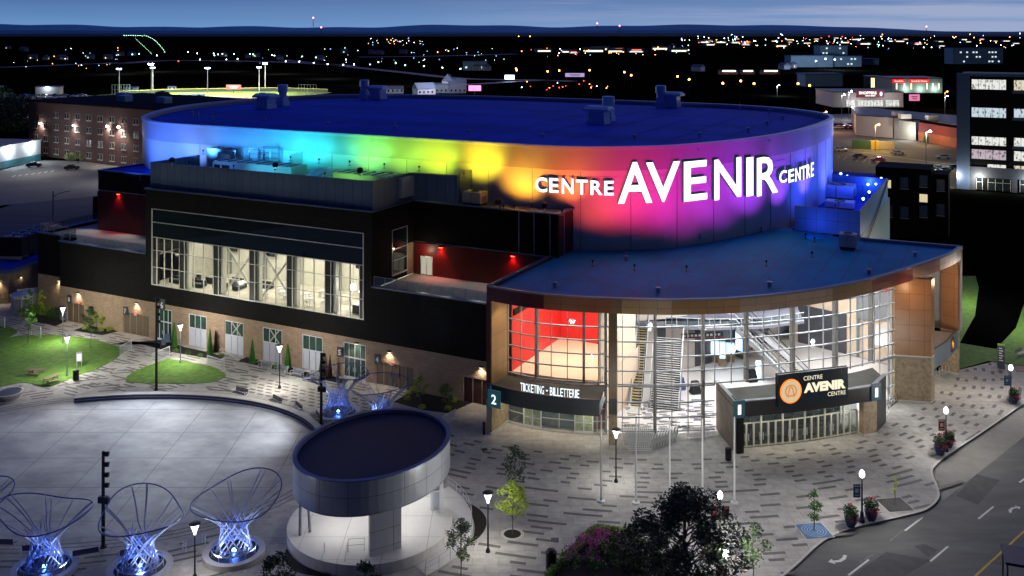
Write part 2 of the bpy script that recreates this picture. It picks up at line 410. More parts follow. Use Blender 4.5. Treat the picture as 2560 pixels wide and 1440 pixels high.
part(b, 'dark_upper_wall', M['black'])
part(MB().box(16.6,17.0,7.6,9.2,11.2,15.19), 'brick_corner', M['tan'])
part(MB().box(36.8,37.2,9.61,17,14.9,20.3), 'side_wall', mat('maroon_panel', (.05,.008,.012), .5, var=.2, scale=.5))
# copings
b = MB(); b.box(-21.0,17.15,-.12,.5,20.4,20.56); b.box(16.6,17.15,.51,9.15,20.4,20.56); b.box(17.16,37.4,9.05,9.65,20.3,20.46); b.box(36.75,37.4,9.66,17,20.3,20.46); b.box(-42.1,-21.01,9.6,10.15,20.3,20.42); b.box(-42.1,-41.5,10.16,30,20.3,20.42)
b.box(17.01,36.2,-.15,.45,11.45,11.6); b.box(-38.5,-20.81,-.15,.45,11.45,11.6); b.box(-46.7,-38.51,2.35,2.95,11.45,11.6); b.box(-46.7,-46.1,2.96,24,11.45,11.6)
part(b, 'coping', M['coping'])
# light metal trim lines on the black cladding
b = MB(); tr = 15.2
b.box(17.1,36.8,9.1,9.19,tr,tr+.09); 
for u in (1297,1335,1375):
    s_, _ = Fp(u, 600, 9.15); b.box(s_-.04, s_+.04, 9.1, 9.19, 15.3 if u!=1297 else 13.0, 20.25)
part(MB().box(-41.8,-29,9.6,9.69,17.2,17.32), 'trim_line', M['alu']); part(MB().box(37.2,37.27,11.0,11.08,15.1,20.2), 'trim_line', M['alu'])
part(b, 'trim_line', M['alu'])
# slabs
part(MB().box(17.01,36.7,.41,9.19,10.9,11.12), 'terrace_floor', M['lconc'])
part(MB().box(-46.05,-20.82,2.95,9.69,10.9,11.12).box(-38.25,-20.82,.41,2.94,10.9,11.12).box(-46.05,-42.02,9.7,24,10.9,11.12), 'terrace_floor', M['lconc'])
part(MB().box(-20.35,16.55,.45,12.95,20.1,20.3), 'podium_roof', M['roofgrey'])
part(MB().box(17.05,36.75,9.65,13.1,20.0,20.2).box(36.0,36.75,13.1,14,20.0,20.19), 'podium_roof', M['roofgrey'])
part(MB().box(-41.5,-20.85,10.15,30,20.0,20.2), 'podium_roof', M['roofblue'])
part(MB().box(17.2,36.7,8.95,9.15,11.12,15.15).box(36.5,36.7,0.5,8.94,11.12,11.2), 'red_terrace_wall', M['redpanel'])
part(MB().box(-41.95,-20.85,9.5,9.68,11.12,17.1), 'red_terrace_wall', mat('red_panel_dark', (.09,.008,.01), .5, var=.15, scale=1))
# closing walls behind (so that nothing shows through)
part(MB().box(-20.3,16.5,9.6,9.8,5.1,20.0), 'inner_back_wall', mat('cream_paint', (.62,.60,.52), .7, var=.04))
# railings
def rail(a, c, z0, name='terrace_railing', step=1.55):
    L_ = math.hypot(c[0]-a[0], c[1]-a[1]); n = max(1, round(L_/step)); ang = math.atan2(c[1]-a[1], c[0]-a[0]); b = MB(); g = MB()
    for i in range(n+1):
        t = i/n; b.obox(a[0]+(c[0]-a[0])*t, a[1]+(c[1]-a[1])*t, z0, z0+1.1, .03, .03, ang)
    mx_, my_ = (a[0]+c[0])/2, (a[1]+c[1])/2
    b.obox(mx_, my_, z0+1.11, z0+1.16, L_/2, .035, ang); g.obox(mx_, my_, z0+.08, z0+1.05, L_/2-.05, .008, ang)
    o = part(b, name, M['grey']); g.build('glass_panel', M['railglass'], o)
rail((17.2,.15),(36.1,.15),11.6); rail((-37.9,.15),(-21,.15),11.6); rail((-46.2,2.7),(-38.4,2.7),11.6); rail((-46.2,2.9),(-46.2,16),11.6); rail((-38.4,.2),(-38.4,2.6),11.6)
# ---- big lounge window ------------------------------------------
pier_u = [386,455,540,630,724,820,907]
piers = [Fp(u, 700, 0)[0] for u in pier_u]
b = MB(); PIERS_ = []
for zz in (7.4, 13.9, 15.95, 17.75): b.box(-19.6,15.8,-.1,.1,zz,zz+.1)
for zz in (9.8, 12.1): b.box(-19.6,15.8,-.06,.08,zz,zz+.08)
b.box(-19.65,-19.5,-.1,.1,7.4,17.85); b.box(15.7,15.85,-.1,.1,7.4,17.85)
for i, p in enumerate(piers):
    PIERS_.append((p-.45 if i else p-.1, p+.45 if i < 6 else p+.1))
    if i < 6:
        w_ = piers[i+1]-p-.9
        for k in (0, 1, 2, 3):
            x = p+.45+w_*k/3; b.box(x-.045, x+.045, -.06, .08, 7.5, 13.9)
        if i: b.box(p+.5, p+.95, .3, .9, 7.5, 13.9)
wf = part(b, 'lounge_window', mat('cream_metal', (.55,.53,.46), .4, .1, var=.05))
for a_, c_ in PIERS_: MB().box(a_, c_, -.02, .5, 7.5, 13.9).build('pier', M['black2'], wf)
MB().box(-19.5,15.7,-.012,.012,7.5,13.9).build('glass_panel', M['glass'], wf)
MB().box(-19.5,15.7,-.012,.012,14.0,17.75).build('glass_panel', M['darkglass'], wf)
b = MB()
for i in (2, 3):                                  # steel cross bracing behind the glass
    a, c = piers[i]+.5, piers[i+1]-.5
    b.tube([(a,1.2,7.6),(c,1.2,13.8)], .13, 6); b.tube([(a,1.35,13.8),(c,1.35,7.6)], .13, 6)
b.build('cross_brace', M['lconc'], wf)
part(MB().box(-20.3,16.5,.45,9.59,7.15,7.38), 'lounge_floor', mat('lounge_carpet', (.50,.46,.38), .8, var=.25, scale=.8))
part(MB().box(-20.3,16.5,.45,9.59,14.0,14.2), 'lounge_ceiling', M['white'])
part(MB().box(-20.3,16.5,3.0,3.2,14.2,20.0), 'inner_back_wall', M['black2'])
for s_ in (-14.5,-8,-2,5,11): part(MB().box(s_,s_+.25,9.0,9.58,7.4,13.9), 'inner_partition', M['grey'])
part(MB().box(-19,-15.8,3.5,9.5,10.6,10.8).box(-15.9,-15.7,3.5,9.5,7.4,13.9), 'inner_partition', mat('beige_wall', (.4,.38,.33), .7))
for s_ in (-16.5,-10.5,-4.5,1.5,7.5,13.0):
    light('AREA', 'lounge_light', (s_, 4.5, 13.8), 270, (1,.94,.78), EC, (s_, 4.5, 0), size=3.5, sy=4)
# side window of the podium
sw = part(MB().box(16.95,17.06,4.2,4.3,11.9,17.5).box(16.95,17.06,7.5,7.6,11.9,17.5).box(16.95,17.06,4.3,7.5,17.4,17.5).box(16.95,17.06,4.3,7.5,15.0,15.1).box(16.9,17.12,4.2,7.6,11.8,12.0).box(16.95,17.06,4.3,7.5,13.6,13.7), 'side_window', M['alu'])
MB().box(16.97,16.99,4.3,7.5,12,17.4).build('glass_panel', M['darkglass'], sw)
# ---- ground floor windows and doors -----------------------------
def gwindow(a, c, brace):
    b = MB()
    b.box(a,a+.1,.05,.2,0,4.35); b.box(c-.1,c,.05,.2,0,4.35); b.box(a+.1,c-.1,.05,.2,4.23,4.35); b.box(a+.1,c-.1,.05,.2,2.45,2.55)
    w_ = (c-a-.2)/3
    for k in (1,2): b.box(a+.1+w_*k-.03, a+.1+w_*k+.03, .06,.18,2.55,4.23)
    f = part(b, 'window', M['white'])
    MB().box(a+.1,c-.1,.12,.16,2.55,4.23).build('glass', M['greenglass'], f)
    b = MB()
    for k in range(3): b.box(a+.13+w_*k, a+.1+w_*(k+1)-.06, .1,.16,.08,2.44)
    b.build('panel', mat('frosted_panel', (.55,.58,.66), .35, var=.04), f)
    MB().box(a+.1,c-.1,.165,.2,0,2.44).build('backing', M['cgrey'], f)
    MB().box(a-.3,c+.5,-.7,-.0,0,.12).build('sill', M['lconc'], f)
    if brace:
        b = MB(); x = a+1.15; 
        b.tube([(x,.09,2.6),(x+1.5,.09,4.2)], .09, 5); b.tube([(x,.09,4.2),(x+1.5,.09,2.6)], .09, 5); b.build('brace', M['lconc'], f)
for i,(a,c) in enumerate(WIN): gwindow(a, c, i in (1,2))
def gdoor(a, c):
    b = MB()
    b.box(a,a+.1,.02,.2,0,4.35); b.box(c-.1,c,.02,.2,0,4.35); b.box(a+.1,c-.1,.02,.2,4.23,4.35); b.box(a+.1,c-.1,.02,.2,2.5,2.65)
    w_ = (c-a-.2)
    for k in (.22,.5,.78): b.box(a+.1+w_*k-.04, a+.1+w_*k+.04, .03,.18,0,2.5)
    for k in (.22,.78,.5): b.box(a+.1+w_*k-.03, a+.1+w_*k+.03, .03,.18,2.65,4.23)
    b.box(a+.1,c-.1,.03,.18,0,.25); f = part(b, 'glazed_door', M['white'])
    MB().box(a+.1,c-.1,.1,.14,.25,4.23).build('glass', M['greenglass'], f)
    for x in (-.2,.15): MB().box((a+c)/2+x,(a+c)/2+x+.05,-.05,.0,.9,1.4).build('handle', M['alu'], f)
for a,c in DOORS: gdoor(a,c)
bd = mat('brown_door', (.14,.105,.07), .6, var=.08)
for i,(a,c,z) in enumerate(GAR):
    n = max(2, round((c-a)/1.15)); w_ = (c-a)/n; b = MB(); t = MB()
    for k in range(n): b.box(a+w_*k+.04, a+w_*(k+1)-.04, .12,.2,.05,z-.08)
    for k in range(n+1): t.box(a+w_*k-.04, a+w_*k+.04, .06,.22,0,z)
    t.box(a,c,.07,.21,z-.08,z)
    f = part(t, 'exit_door', mat('tan_frame', (.34,.28,.2), .5, var=.05))
    b.build('door_leaf', bd if i < 3 else mat('maroon_door', (.05,.012,.01), .6), f)
# ---- screen enclosure on the podium roof -------------------------
scr = brick('screen_panel', (.14,.20,.28), (.11,.165,.24), (.035,.045,.06), 1.35, 8, .03, .3, .35, off=0, noise=.15)
b = MB(); path = [(-20.4,9.4),(-20.4,.45),(16.8,.45),(16.8,8.7),(23.3,8.7+.6)]
b.strip(path, 20.57, 23.95, .12)
b.strip([(23.4,9.8),(23.4,13)], 20.2, 24.3, .12)
part(b, 'roof_screen', scr)
b = MB(); b.strip(offset(path,.05), 23.96, 24.06, .22); part(b, 'screen_coping', M['coping'])
part(MB().box(-4.4,-4.2,10.6,13,20.3,24.9), 'roof_fence', M['white']); part(MB().strip([(-19.8,12.9),(-19.8,10.3),(-13.9,9.9)], 20.3, 25.0, .1), 'roof_fence', M['white']); b = MB(); b.strip([(-17.0,12.9),(-17.0,9.6),(-13.2,8.0)], 20.3, 24.6, .1); part(b, 'roof_fence', M['white'])
# ---- lower-left service wing -------------------------------------
sw_ = [(-77.7,148.2),(-101,152.0),(-101,172),(-75.2,165),(-75.2,157)]
SW = thing('service_wing', 'low tan brick wing with blue roof edge beside the black podium', 'building', (0,0,0))
MB().prism(sw_, 0, 4.6).build('wall', M['tan'], SW)
MB().prism([(-77.3,147.7),(-101.3,151.6),(-101.3,172.4),(-74.8,165.4),(-74.8,157)], 4.7, 5.2).build('roof', M['coping'], SW)
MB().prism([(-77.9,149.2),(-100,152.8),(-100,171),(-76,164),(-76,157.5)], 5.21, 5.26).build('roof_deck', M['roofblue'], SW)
MB().box(-77.66,-77.5,151,152.2,.0,2.1).build('door', bd, SW)
MB().box(-81.5,-79.4,148.3,148.5,0,2.6).build('door', M['white'], SW)
# ---- atrium -------------------------------------------------------
rim = spline([(36.3,-6.7),(40.4,-7.15),(44.8,-6.7),(49.5,-5.3),(55.1,-3.0),(60.9,.8),(65.8,5.8),(69.1,10.3),(72.4,16.0),(75.8,23.8),(78.6,31.2),(79.7,36.3)], 5)
gl = spline([(36.8,-2.8),(40.2,-3.1),(45.0,-2.0),(47.3,-.9),(52.5,1.6),(57.3,4.7),(62,8.6),(66.5,13.0),(70,17.2),(73.3,22.6)], 6)
ZR = 15.6
roofpoly = rim + [(67.8,36.0)] + [(60.5,40.5)]
dpart = [p for p in DR if 15 < p[1] < 40 and p[0] > 38]
roofpoly = offset(rim, -.3) + [(67.5,35.6),(57.5,39.8)] + [(p[0]+.05,p[1]-.05) for p in dpart[::-1]] + [(36.9,15.4),(36.9,8)]
part(MB().prism(roofpoly, 14.2, 15.2), 'atrium_roof', mat('atrium_membrane_skytint', (.004,.26,.52), .6, 0, var=.35, scale=.1, bump=.1, bscale=.8, detail=10, spec=.15))  # reflected sky blue put into the roof colour here too
# roof lap seams
b = MB()
for i in range(14):
    s_ = 40 + i*2.6
    w0_, w1_ = None, None
    for k in range(160):
        w_ = -8 + k*.3
        inside = False; n = len(roofpoly); j = n-1
        for t in range(n):
            a, c = roofpoly[t], roofpoly[j]
            if (a[1] > w_) != (c[1] > w_) and s_ < (c[0]-a[0])*(w_-a[1])/(c[1]-a[1])+a[0]: inside = not inside
            j = t
        if inside:
            if w0_ is None: w0_ = w_
            w1_ = w_
    if w0_ is not None: b.box(s_-.04, s_+.04, w0_+.4, w1_-.4, 15.2, 15.212)
part(b, 'roof_seam', mat('seam_blue', (.03,.07,.26), .6, var=0))
# fascia in coloured panels
fas_cols = [(1367,'maroon',(.10,.02,.02)),(1523,'rust',(.32,.12,.05)),(1540,'brown',(.28,.17,.09)),(1685,'tan',(.50,.32,.16)),(1837,'umber',(.36,.20,.08)),(2085,'taupe',(.42,.30,.21)),(2190,'brown',(.28,.17,.09)),(2275,'maroon2',(.20,.06,.055)),(2345,'rose',(.38,.22,.2)),(2390,'silver',(.5,.46,.46)),(9999,'umber',(.36,.20,.08))]
fo = offset(rim, .0)
segs = []
for i in range(len(fo)-1):
    mpx = toW((fo[i][0]+fo[i+1][0])/2, (fo[i][1]+fo[i+1][1])/2); u = 1280 + CF*mpx[0]/mpx[1]
    nm = next(c for c in fas_cols if u < c[0])
    if segs and segs[-1][0] == nm[1]: segs[-1][2].append(fo[i+1])
    else: segs.append([nm[1], nm[2], [fo[i], fo[i+1]]])
for nm, c, pth in segs:
    part(MB().strip(pth, 14.05, 15.45, .3), 'fascia_panel', brick('fascia_'+nm, c, tuple(x*.85 for x in c), tuple(x*.35 for x in c), 1.75, .7, .02, .3, .3, off=0, noise=.1), EC)
b = MB(); b.strip(offset(rim,.06), 15.46, 15.62, .42); b.strip([(79.75,36.3),(67.8,35.7)], 15.2, 15.62, .35); b.strip([(36.9,8.3),(36.35,8.2),(36.3,-6.7)][::1], 15.46, 15.62, .4)
part(b, 'roof_edge', M['coping'])
part(MB().box(36.3,36.75,-6.3,8.4,14.05,15.45).box(36.3,36.72,-2.6,8.4,5.3,14.04), 'atrium_side_wall', mat('maroon_wall', (.035,.008,.008), .5, var=.1))
part(MB().strip([(79.7,36.35),(67.6,35.8)], 5.2, 15.2, .4), 'atrium_side_wall', M['grey'])
woodp = brick('copper_panel', (.32,.155,.065), (.29,.14,.06), (.10,.045,.02), 1.6, 1.75, .02, .3, .35, off=0, noise=.12)
mpan = brick('maroon_fin', (.07,.014,.012), (.06,.012,.01), (.02,.004,.004), 1.6, 1.75, .02, .3, .4, off=0, noise=.1)
# fin wall left of the ticket entrance: maroon end, golden inner face
o = part(MB().box(36.2,36.62,-6.6,-2.7,5.3,14.04), 'fin_wall', mpan); MB().box(36.63,36.75,-6.45,-2.75,5.3,14.04).build('cladding', brick('gold_panel', (.36,.23,.10), (.33,.21,.09), (.14,.08,.03), 1.3, 1.7, .02, .2, .35, off=0, noise=.1), o)
MB().box(36.2,36.62,-6.6,-2.7,0,5.29).build('base_end', M['grey'], o); MB().box(36.63,36.75,-6.45,-2.75,.25,5.29).build('stone_base', M['stone'], o); MB().box(36.58,36.85,-6.65,-2.7,0,.24).build('plinth', M['lconc'], o)
# round pier beside the ticket entrance
pr = LG(1530,1118); a_ = R(18)
o = part(MB().obox(pr[0],pr[1]+.3,5.0,14.04,.42,.5,a_), 'pier', mat('brown_panel', (.15,.09,.045), .4, var=.1))
MB().obox(pr[0],pr[1]+.3,3.4,4.99,.42,.5,a_).build('pier_collar', M['cgrey'], o); MB().obox(pr[0],pr[1]+.3,.3,3.39,.42,.5,a_).build('stone_base', M['stone'], o); MB().obox(pr[0],pr[1]+.3,0,.29,.5,.58,a_).build('plinth', M['lconc'], o)
# right-hand wing walls, copper over stone
def wing(pth, t=.5):
    o = part(MB().strip(pth, 5.3, 14.04, t), 'wing_wall', woodp); MB().strip(pth, .2, 5.15, t).build('stone_base', M['stone'], o)
    MB().strip(offset(pth,.05), 5.16, 5.29, t+.1).build('ledge', M['alu'], o); MB().strip(offset(pth,.06), 0, .19, t+.12).build('plinth', M['lconc'], o)
wing([(73.2,22.5),(77.0,23.6)]); wing([(77.0,23.62),(77.25,24.8)], .4); wing([(77.3,35.6),(79.3,35.0)])
o = part(MB().strip([(77.1,24.9),(78.4,29.5),(79.3,35.0)], 3.4, 5.6, .25), 'side_canopy', mat('steel_blue_panel', (.13,.16,.19), .4, .3, var=.08))
MB().prism([(76.9,24.9),(78.2,29.5),(79.0,35.0),(70,34),(70,26)], 4.9, 5.1).build('canopy_roof', M['lconc'], o)
part(MB().box(72.6,72.9,23.3,35.6,0,14.0), 'side_entry_wall', mat('cream_render', (.5,.47,.42), .7))
# emblem on the side canopy: dark round crest with yellow and red centre
em = thing('crest', 'round dark crest with yellow and red centre on the side canopy', 'emblem', toW(78.75,31.8,4.6), ANG+R(75))
MB().lathe(0,0,[(.95,-.05),(1.0,0),(.9,.06)],20).build('disc', M['black2'], em); bb = MB().lathe(0,0,[(.62,.065),(.6,.1)],16); bb.build('centre', emi('crest_red',(.6,.04,.02),.15), em)
MB().obox(0,0,.11,.13,.12,.45,.5).obox(0,.1,.131,.15,.35,.1,-.3).build('mark', emi('crest_yellow',(.9,.55,.05),.5), em)
em.rotation_euler = (R(90), 0, ANG+R(78))
# ---- curtain wall ---------------------------------------------------
DIV = 47.6
def curtain(pts, z0, z1, rows, name, thick_every=3, step=1.72, ph=0):
    rs = resample(pts, step); b = MB(); t = MB(); g = MB()
    for i, p in enumerate(rs):
        n_ = rs[min(i+1,len(rs)-1)]; pv = rs[max(i-1,0)]; a = math.atan2(n_[1]-pv[1], n_[0]-pv[0])
        if (i+ph) % thick_every == 0:
            t.obox(p[0]-math.sin(a)*.35, p[1]+math.cos(a)*.35, z0, z1, .13, .3, a); b.obox(p[0],p[1],z0,z1,.075,.1,a,)
        else: b.obox(p[0],p[1],z0,z1,.035,.08,a)
    for z in rows: b.strip(offset(pts,.05), z, z+.11, .2)
    g.strip(pts, z0, z1, .02)
    o = part(b, name, mat('mullion_grey', (.36,.37,.40), .35, .1, var=.05)); t.build('column', mat('column_grey', (.16,.15,.14), .5, .2, var=.05), o); g.build('glass_panel', M['glass'], o); return o
rowsA = [.3,1.75,3.3,4.95,5.15,6.55,8.05,9.6,11.15,12.7]
gA = [p for p in gl if p[0] <= DIV]; gB = [p for p in gl if p[0] >= DIV-.6]
curtain(gA, 5.3, 14.1, [5.35,6.9,8.3,9.75,11.15,12.75], 'curtain_wall', ph=1)
ov = 56.9
gB1 = [p for p in gB if p[0] <= 57.4]; gB2 = [p for p in gB if p[0] >= 56.8]
curtain(gB1, .1, 14.1, rowsA, 'curtain_wall', 3, 1.72, 0)
gBv = [p for p in gB2 if p[0] < 72.0]
curtain(gBv, 5.0, 14.1, rowsA[4:], 'curtain_wall', 3, 1.85, 1)
gBe = [p for p in gB2 if p[0] >= 71.3]
curtain(gBe, .1, 14.1, rowsA, 'curtain_wall', 4, 1.5, 1)
# ---- ticket entrance ------------------------------------------------
rimT = [p for p in rim if p[0] <= 48.7]
poly = offset(rimT,-.3) + [(p[0],p[1]-.02) for p in gA[::-1]]
part(MB().prism(poly, 4.95, 5.15), 'ticket_canopy_roof', mat('canopy_deck', (.07,.07,.06), .8, var=.2, scale=.7))
part(MB().strip(rimT, 3.75, 5.3, .3), 'ticket_canopy', brick('charcoal_fascia', (.05,.055,.065), (.045,.05,.06), (.02,.022,.026), 2.4, .9, .015, .2, .35, off=0, noise=.08))
part(MB().strip(offset(rimT,.04), 5.31, 5.4, .4), 'canopy_edge', M['cgrey'])
part(MB().prism(poly, 3.8, 3.9), 'canopy_soffit', M['white'])
b = MB(); rs = resample(gA, 1.0)
for i,p in enumerate(rs):
    if i % 2 == 0: b.obox(p[0],p[1],.1,3.45,.03,.05,R(5))
for z in (.15,1.3,2.6): b.strip(offset(gA,.03), z, z+.08, .1)
o = part(b, 'ticket_window', M['alu']); MB().strip(gA,.1,3.45,.02).build('glass_panel', glass('shop_glass',(.8,.88,.88),.15), o)
MB().strip(offset(gA,.12),0,.14,.35).build('sill', M['lconc'], o)
def ddoor(u0, u1, vb, path, h=2.5):
    a = pathhit(u0, vb, path); c = pathhit(u1, vb, path); ang = math.atan2(c[1]-a[1], c[0]-a[0]); l = math.hypot(c[0]-a[0], c[1]-a[1])
    o = thing('double_door', None, None, (a[0],a[1],0), ang); o.parent = EC
    b = MB()
    for x in (0, l/2, l): b.box(x-.06, x+.06, -.14, -.02, .1, h)
    b.box(0,l,-.14,-.02,h-.1,h); b.box(0,l,-.13,-.03,.1,.35); b.box(0,l,-.12,-.04,1.15,1.22)
    b.build('frame', M['white'], o); MB().box(.06,l-.06,-.09,-.07,.3,h-.1).build('glass', mat('lit_green_glass', (.30,.38,.26), .2, var=.3, scale=2), o)
    MB().box(l/2-.2,l/2-.14,-.22,-.16,.8,1.6).build('handle', M['alu'], o); MB().box(l/2+.14,l/2+.2,-.22,-.16,.8,1.6).build('handle', M['alu'], o)
    return o
ddoor(1311,1353,1060,gA); ddoor(1437,1482,1078,gA)
ps = mat('ticket_poster_blue', (.04,.1,.22), .5, var=.6, scale=1.2, col2=(.3,.3,.2)); pth = offset(gA,-.25)
part(MB().strip([p for p in pth if p[0]<46.5], .4, 2.4, .02), 'poster', ps)
part(MB().strip([p for p in pth if p[0]>=46.0], .4, 3.1, .02), 'poster', mat('ticket_poster_red', (.5,.03,.03), .5, var=.5, scale=1.5, col2=(.5,.35,.3)))
part(MB().strip(offset(gA,-2.5),0,3.5,.1), 'lobby_wall', mat('lobby_green', (.22,.3,.2), .8, var=.4, scale=.6))
for u,v in ((1300,1040),(1400,1050),(1490,1060)):
    p = LG(u,v+20); light('SPOT','soffit_light',(p[0],p[1]-1.6,3.4),130,(1,.85,.65),EC,(p[0],p[1]-1.7,0),size=.15,angle=140,blend=.9)
# cream gallery seen through the upper ticket glazing
part(MB().prism([(36.9,-2.3),(42,-1.8),(46.2,-.8),(46.3,10.5),(36.9,10.5)], 5.2, 5.35), 'gallery_floor', mat('cream_floor', (.78,.62,.46), .6, var=.05, scale=.4))
part(MB().box(36.9,37.0,-2.3,13,5.36,14.1).box(37.01,42.0,10.4,10.55,5.36,14.1), 'gallery_wall', mat('red_paint', (.65,.02,.02), .6, var=.15, scale=.5))
part(MB().box(42.01,46.3,10.4,10.55,5.36,14.1).box(46.3,46.45,-.6,10.5,5.36,14.1).box(46.3,46.45,-.6,12,0,5.3), 'gallery_wall', mat('peach_wall', (.72,.55,.40), .7, var=.05))
light('AREA','gallery_light',(41.5,3.5,13.7),800,(1,.86,.72),EC,(41.5,3.5,0),size=7,sy=8)
# ---- main entrance vestibule ---------------------------------------
fl, fr = LG(1838,1133), LG(2186,1086)
vb = spline([fl, ((fl[0]+fr[0])/2+.35, (fl[1]+fr[1])/2-.35), fr], 6)
bl, br = (57.2,5.6), (73.0,15.8)
deck = MB().prism([bl]+offset(vb,-.3)+[br]+[p for p in gl if 57.4<p[0]<71.8][::-1], 4.4, 4.55)
part(deck, 'vestibule_roof', mat('canopy_deck', (.07,.07,.06), .8))
b = MB(); b.strip(vb, 3.55, 5.05, .3); part(b, 'vestibule_fascia', mat('dark_bronze', (.035,.034,.036), .4, .3, var=.08))
b = MB(); b.strip(offset([bl]+vb+[br],.05), 5.06, 5.16, .4); part(b, 'vestibule_coping', M['grey'])
o = part(MB().strip([bl, vb[0]], 0, 5.04, .35), 'vestibule_side_wall', mat('stone_grey', (.17,.15,.12), .6, var=.2, scale=1, bump=.2)); o2 = part(MB().strip([vb[-1], br], 0, 5.04, .35), 'vestibule_side_wall', M['cgrey'])
e_ = vb[-1]; en = vb[-3]; an = math.atan2(e_[1]-en[1], e_[0]-en[0])
o = part(MB().obox(e_[0]-.6,e_[1]-.3,0.25,3.54,.85,.35,an), 'stone_pier', M['stone']); MB().obox(e_[0]-.6,e_[1]-.3,0,.24,.92,.42,an).build('plinth', M['lconc'], o)
part(MB().obox(fl[0]+.3,fl[1]+.35,0,3.54,.35,.3,an), 'stone_pier', M['black2'])
dpth = offset([p for p in vb], -.9)
dl = resample(dpth, .1); dl = [p for p in dl]; s0_, s1_ = 8, len(dl)-14
path = dl[s0_:s1_]
b = MB(); l_ = len(path)
for z in (3.3, 2.42, .1): b.strip(offset(path,.02), z, z+.12, .12)
for i in range(0, l_, 1):
    pass
nd = 17
for i in range(nd+1):
    p = path[min(l_-1, int(i*(l_-1)/nd))]; b.obox(p[0],p[1],.1,3.4 if i%3==0 else 2.45,.085,.09,an)
o = part(b, 'entrance_doors', mat('bright_aluminium', (.6,.58,.52), .35, .3, var=.05)); MB().strip(path,.1,3.4,.02).build('glass_panel', glass('door_glass',(.62,.68,.66),.12), o)
b = MB()
for i in range(nd):
    if i in (4,5,10,11) : continue
    p = path[int((i+.5)*(l_-1)/nd)]; x = math.cos(an)*.22*(1 if i%2==0 else -1); b.obox(p[0]+x+math.sin(an)*.12,p[1]+math.sin(an)*.22*(1 if i%2==0 else -1)-math.cos(an)*.12,.75,1.5,.03,.03,an)
b.build('handle', M['alu'], o)
ins = offset(path,-2.6)
b = MB(); b.strip(ins,2.3,2.42,.1); rs = resample(ins,1.25)
for p in rs: b.obox(p[0],p[1],0,3.4,.04,.05,an)
o = part(b, 'inner_doors', M['alu']); MB().strip(ins,.05,3.5,.02).build('glass_panel', glass('smoked_glass',(.22,.25,.25),.1), o); part(MB().prism(path+ins[::-1], .012, .03), 'entrance_mat', mat('mat_dark',(.05,.055,.05),.8,var=.2,scale=2))
pm = mat('notice_white', (.7,.7,.7), .6, var=.3, scale=2)
b = MB()
for i,p in enumerate(rs[:-1]):
    if i % 3 != 2: b.obox(p[0]+.5,p[1]+.4,2.5,3.15,.3,.02,an)
part(b, 'notice', pm)
for k in range(7):
    t = (k+.5)/7; p = path[int(t*(l_-1))]
    light('SPOT','entrance_light',(p[0]+.3,p[1]-.72,3.45),60,(1,.92,.74),EC,(p[0]+.2,p[1]-.75,0),size=.1,angle=130,blend=.8)
# ---- atrium interior ---------------------------------------------------
floorpoly = [(p[0],p[1]) for p in offset(gl,-.15)] + [(72.5,34)] + [(58.5,39)] + [(p[0]+.4,p[1]-.4) for p in dpart[::-1]] + [(40,12)]
part(MB().prism([p for p in floorpoly], .01, .05), 'atrium_floor', mat('atrium_tile', (.62,.58,.56), .35, var=.04))
# dark inlay tiles in the floor
b = MB(); random.seed(3)
for _ in range(170):
    u = random.uniform(1560,1790); v = random.uniform(1000,1078)
    p = LG(u,v); 
    if pathhit(u,v,gl) and G(u,v)[1] > 0:
        b.obox(p[0],p[1],.05,.056,.42,.13,.5)
part(b, 'floor_inlay', mat('tile_dark', (.10,.09,.12), .4))
pc = LG(1600,1055)
iw = offset([(37.2,15.5)]+dpart, .35)
part(MB().strip(iw, 0, 14.1, .1), 'concourse_wall', mat('warm_white_wall', (.62,.55,.50), .7, var=.05))
b = MB(); 
for a_, c_, z0, z1 in ((.35,.42,0,6.4),(.55,.75,0,5.8),(.80,.93,0,5.8),(.78,.86,7,11)):
    n_ = len(iw); b.strip(offset(iw[int(a_*n_):int(c_*n_)+1],.12), z0, z1, .08)
part(b, 'dark_wall_panel', mat('graphite_panel', (.07,.07,.085), .5, var=.15))
part(MB().strip(offset(iw[int(.86*len(iw)):],.13), 9.5, 13.5, .08), 'red_wall_panel', mat('red_paint', (.65,.02,.02), .6))
part(MB().strip([(58.2,39.2),(65,37.2),(72.5,35.3)], 0, 14.1, .12), 'concourse_wall', mat('peach_wall', (.72,.55,.40), .7)); part(MB().strip([(64.5,37.2),(72.4,35.1)], 9.0, 13.6, .08), 'red_wall_panel', mat('red_paint', (.65,.02,.02), .6)); part(MB().strip([(59.5,38.6),(66.0,36.7)], 0, 5.2, .08), 'dark_wall_panel', mat('graphite_panel', (.07,.07,.085), .5)); part(MB().strip([(72.3,35),(72.4,24)], 0, 4.2, .08), 'dark_wall_panel', mat('graphite_panel', (.07,.07,.085), .5))
# second level: grey gallery with guard rails behind
ff = LG(1610,806,6.6)
lv = [(48.0, ff[1]), (53, ff[1]+1.5), (58.5, ff[1]+5.0), (62.5, ff[1]+9.5)]
lvp = lv + [(60,34)] + [p for p in iw[::-1] if p[0] < 58] + [(48.0, 17)]
part(MB().prism(lvp, 6.3, 6.6), 'upper_gallery', mat('gallery_carpet', (.17,.17,.22), .7, var=.2, scale=.8))
b = MB(); b.strip(lv, 7.6, 7.68, .06); b.strip(lv, 6.62, 6.75, .06)
for p in resample(lv,1.3): b.obox(p[0],p[1],6.6,7.65,.03,.03,0)
o = part(b, 'gallery_rail', M['alu']); MB().strip(lv,6.75,7.6,.015).build('glass_panel', M['railglass'], o)
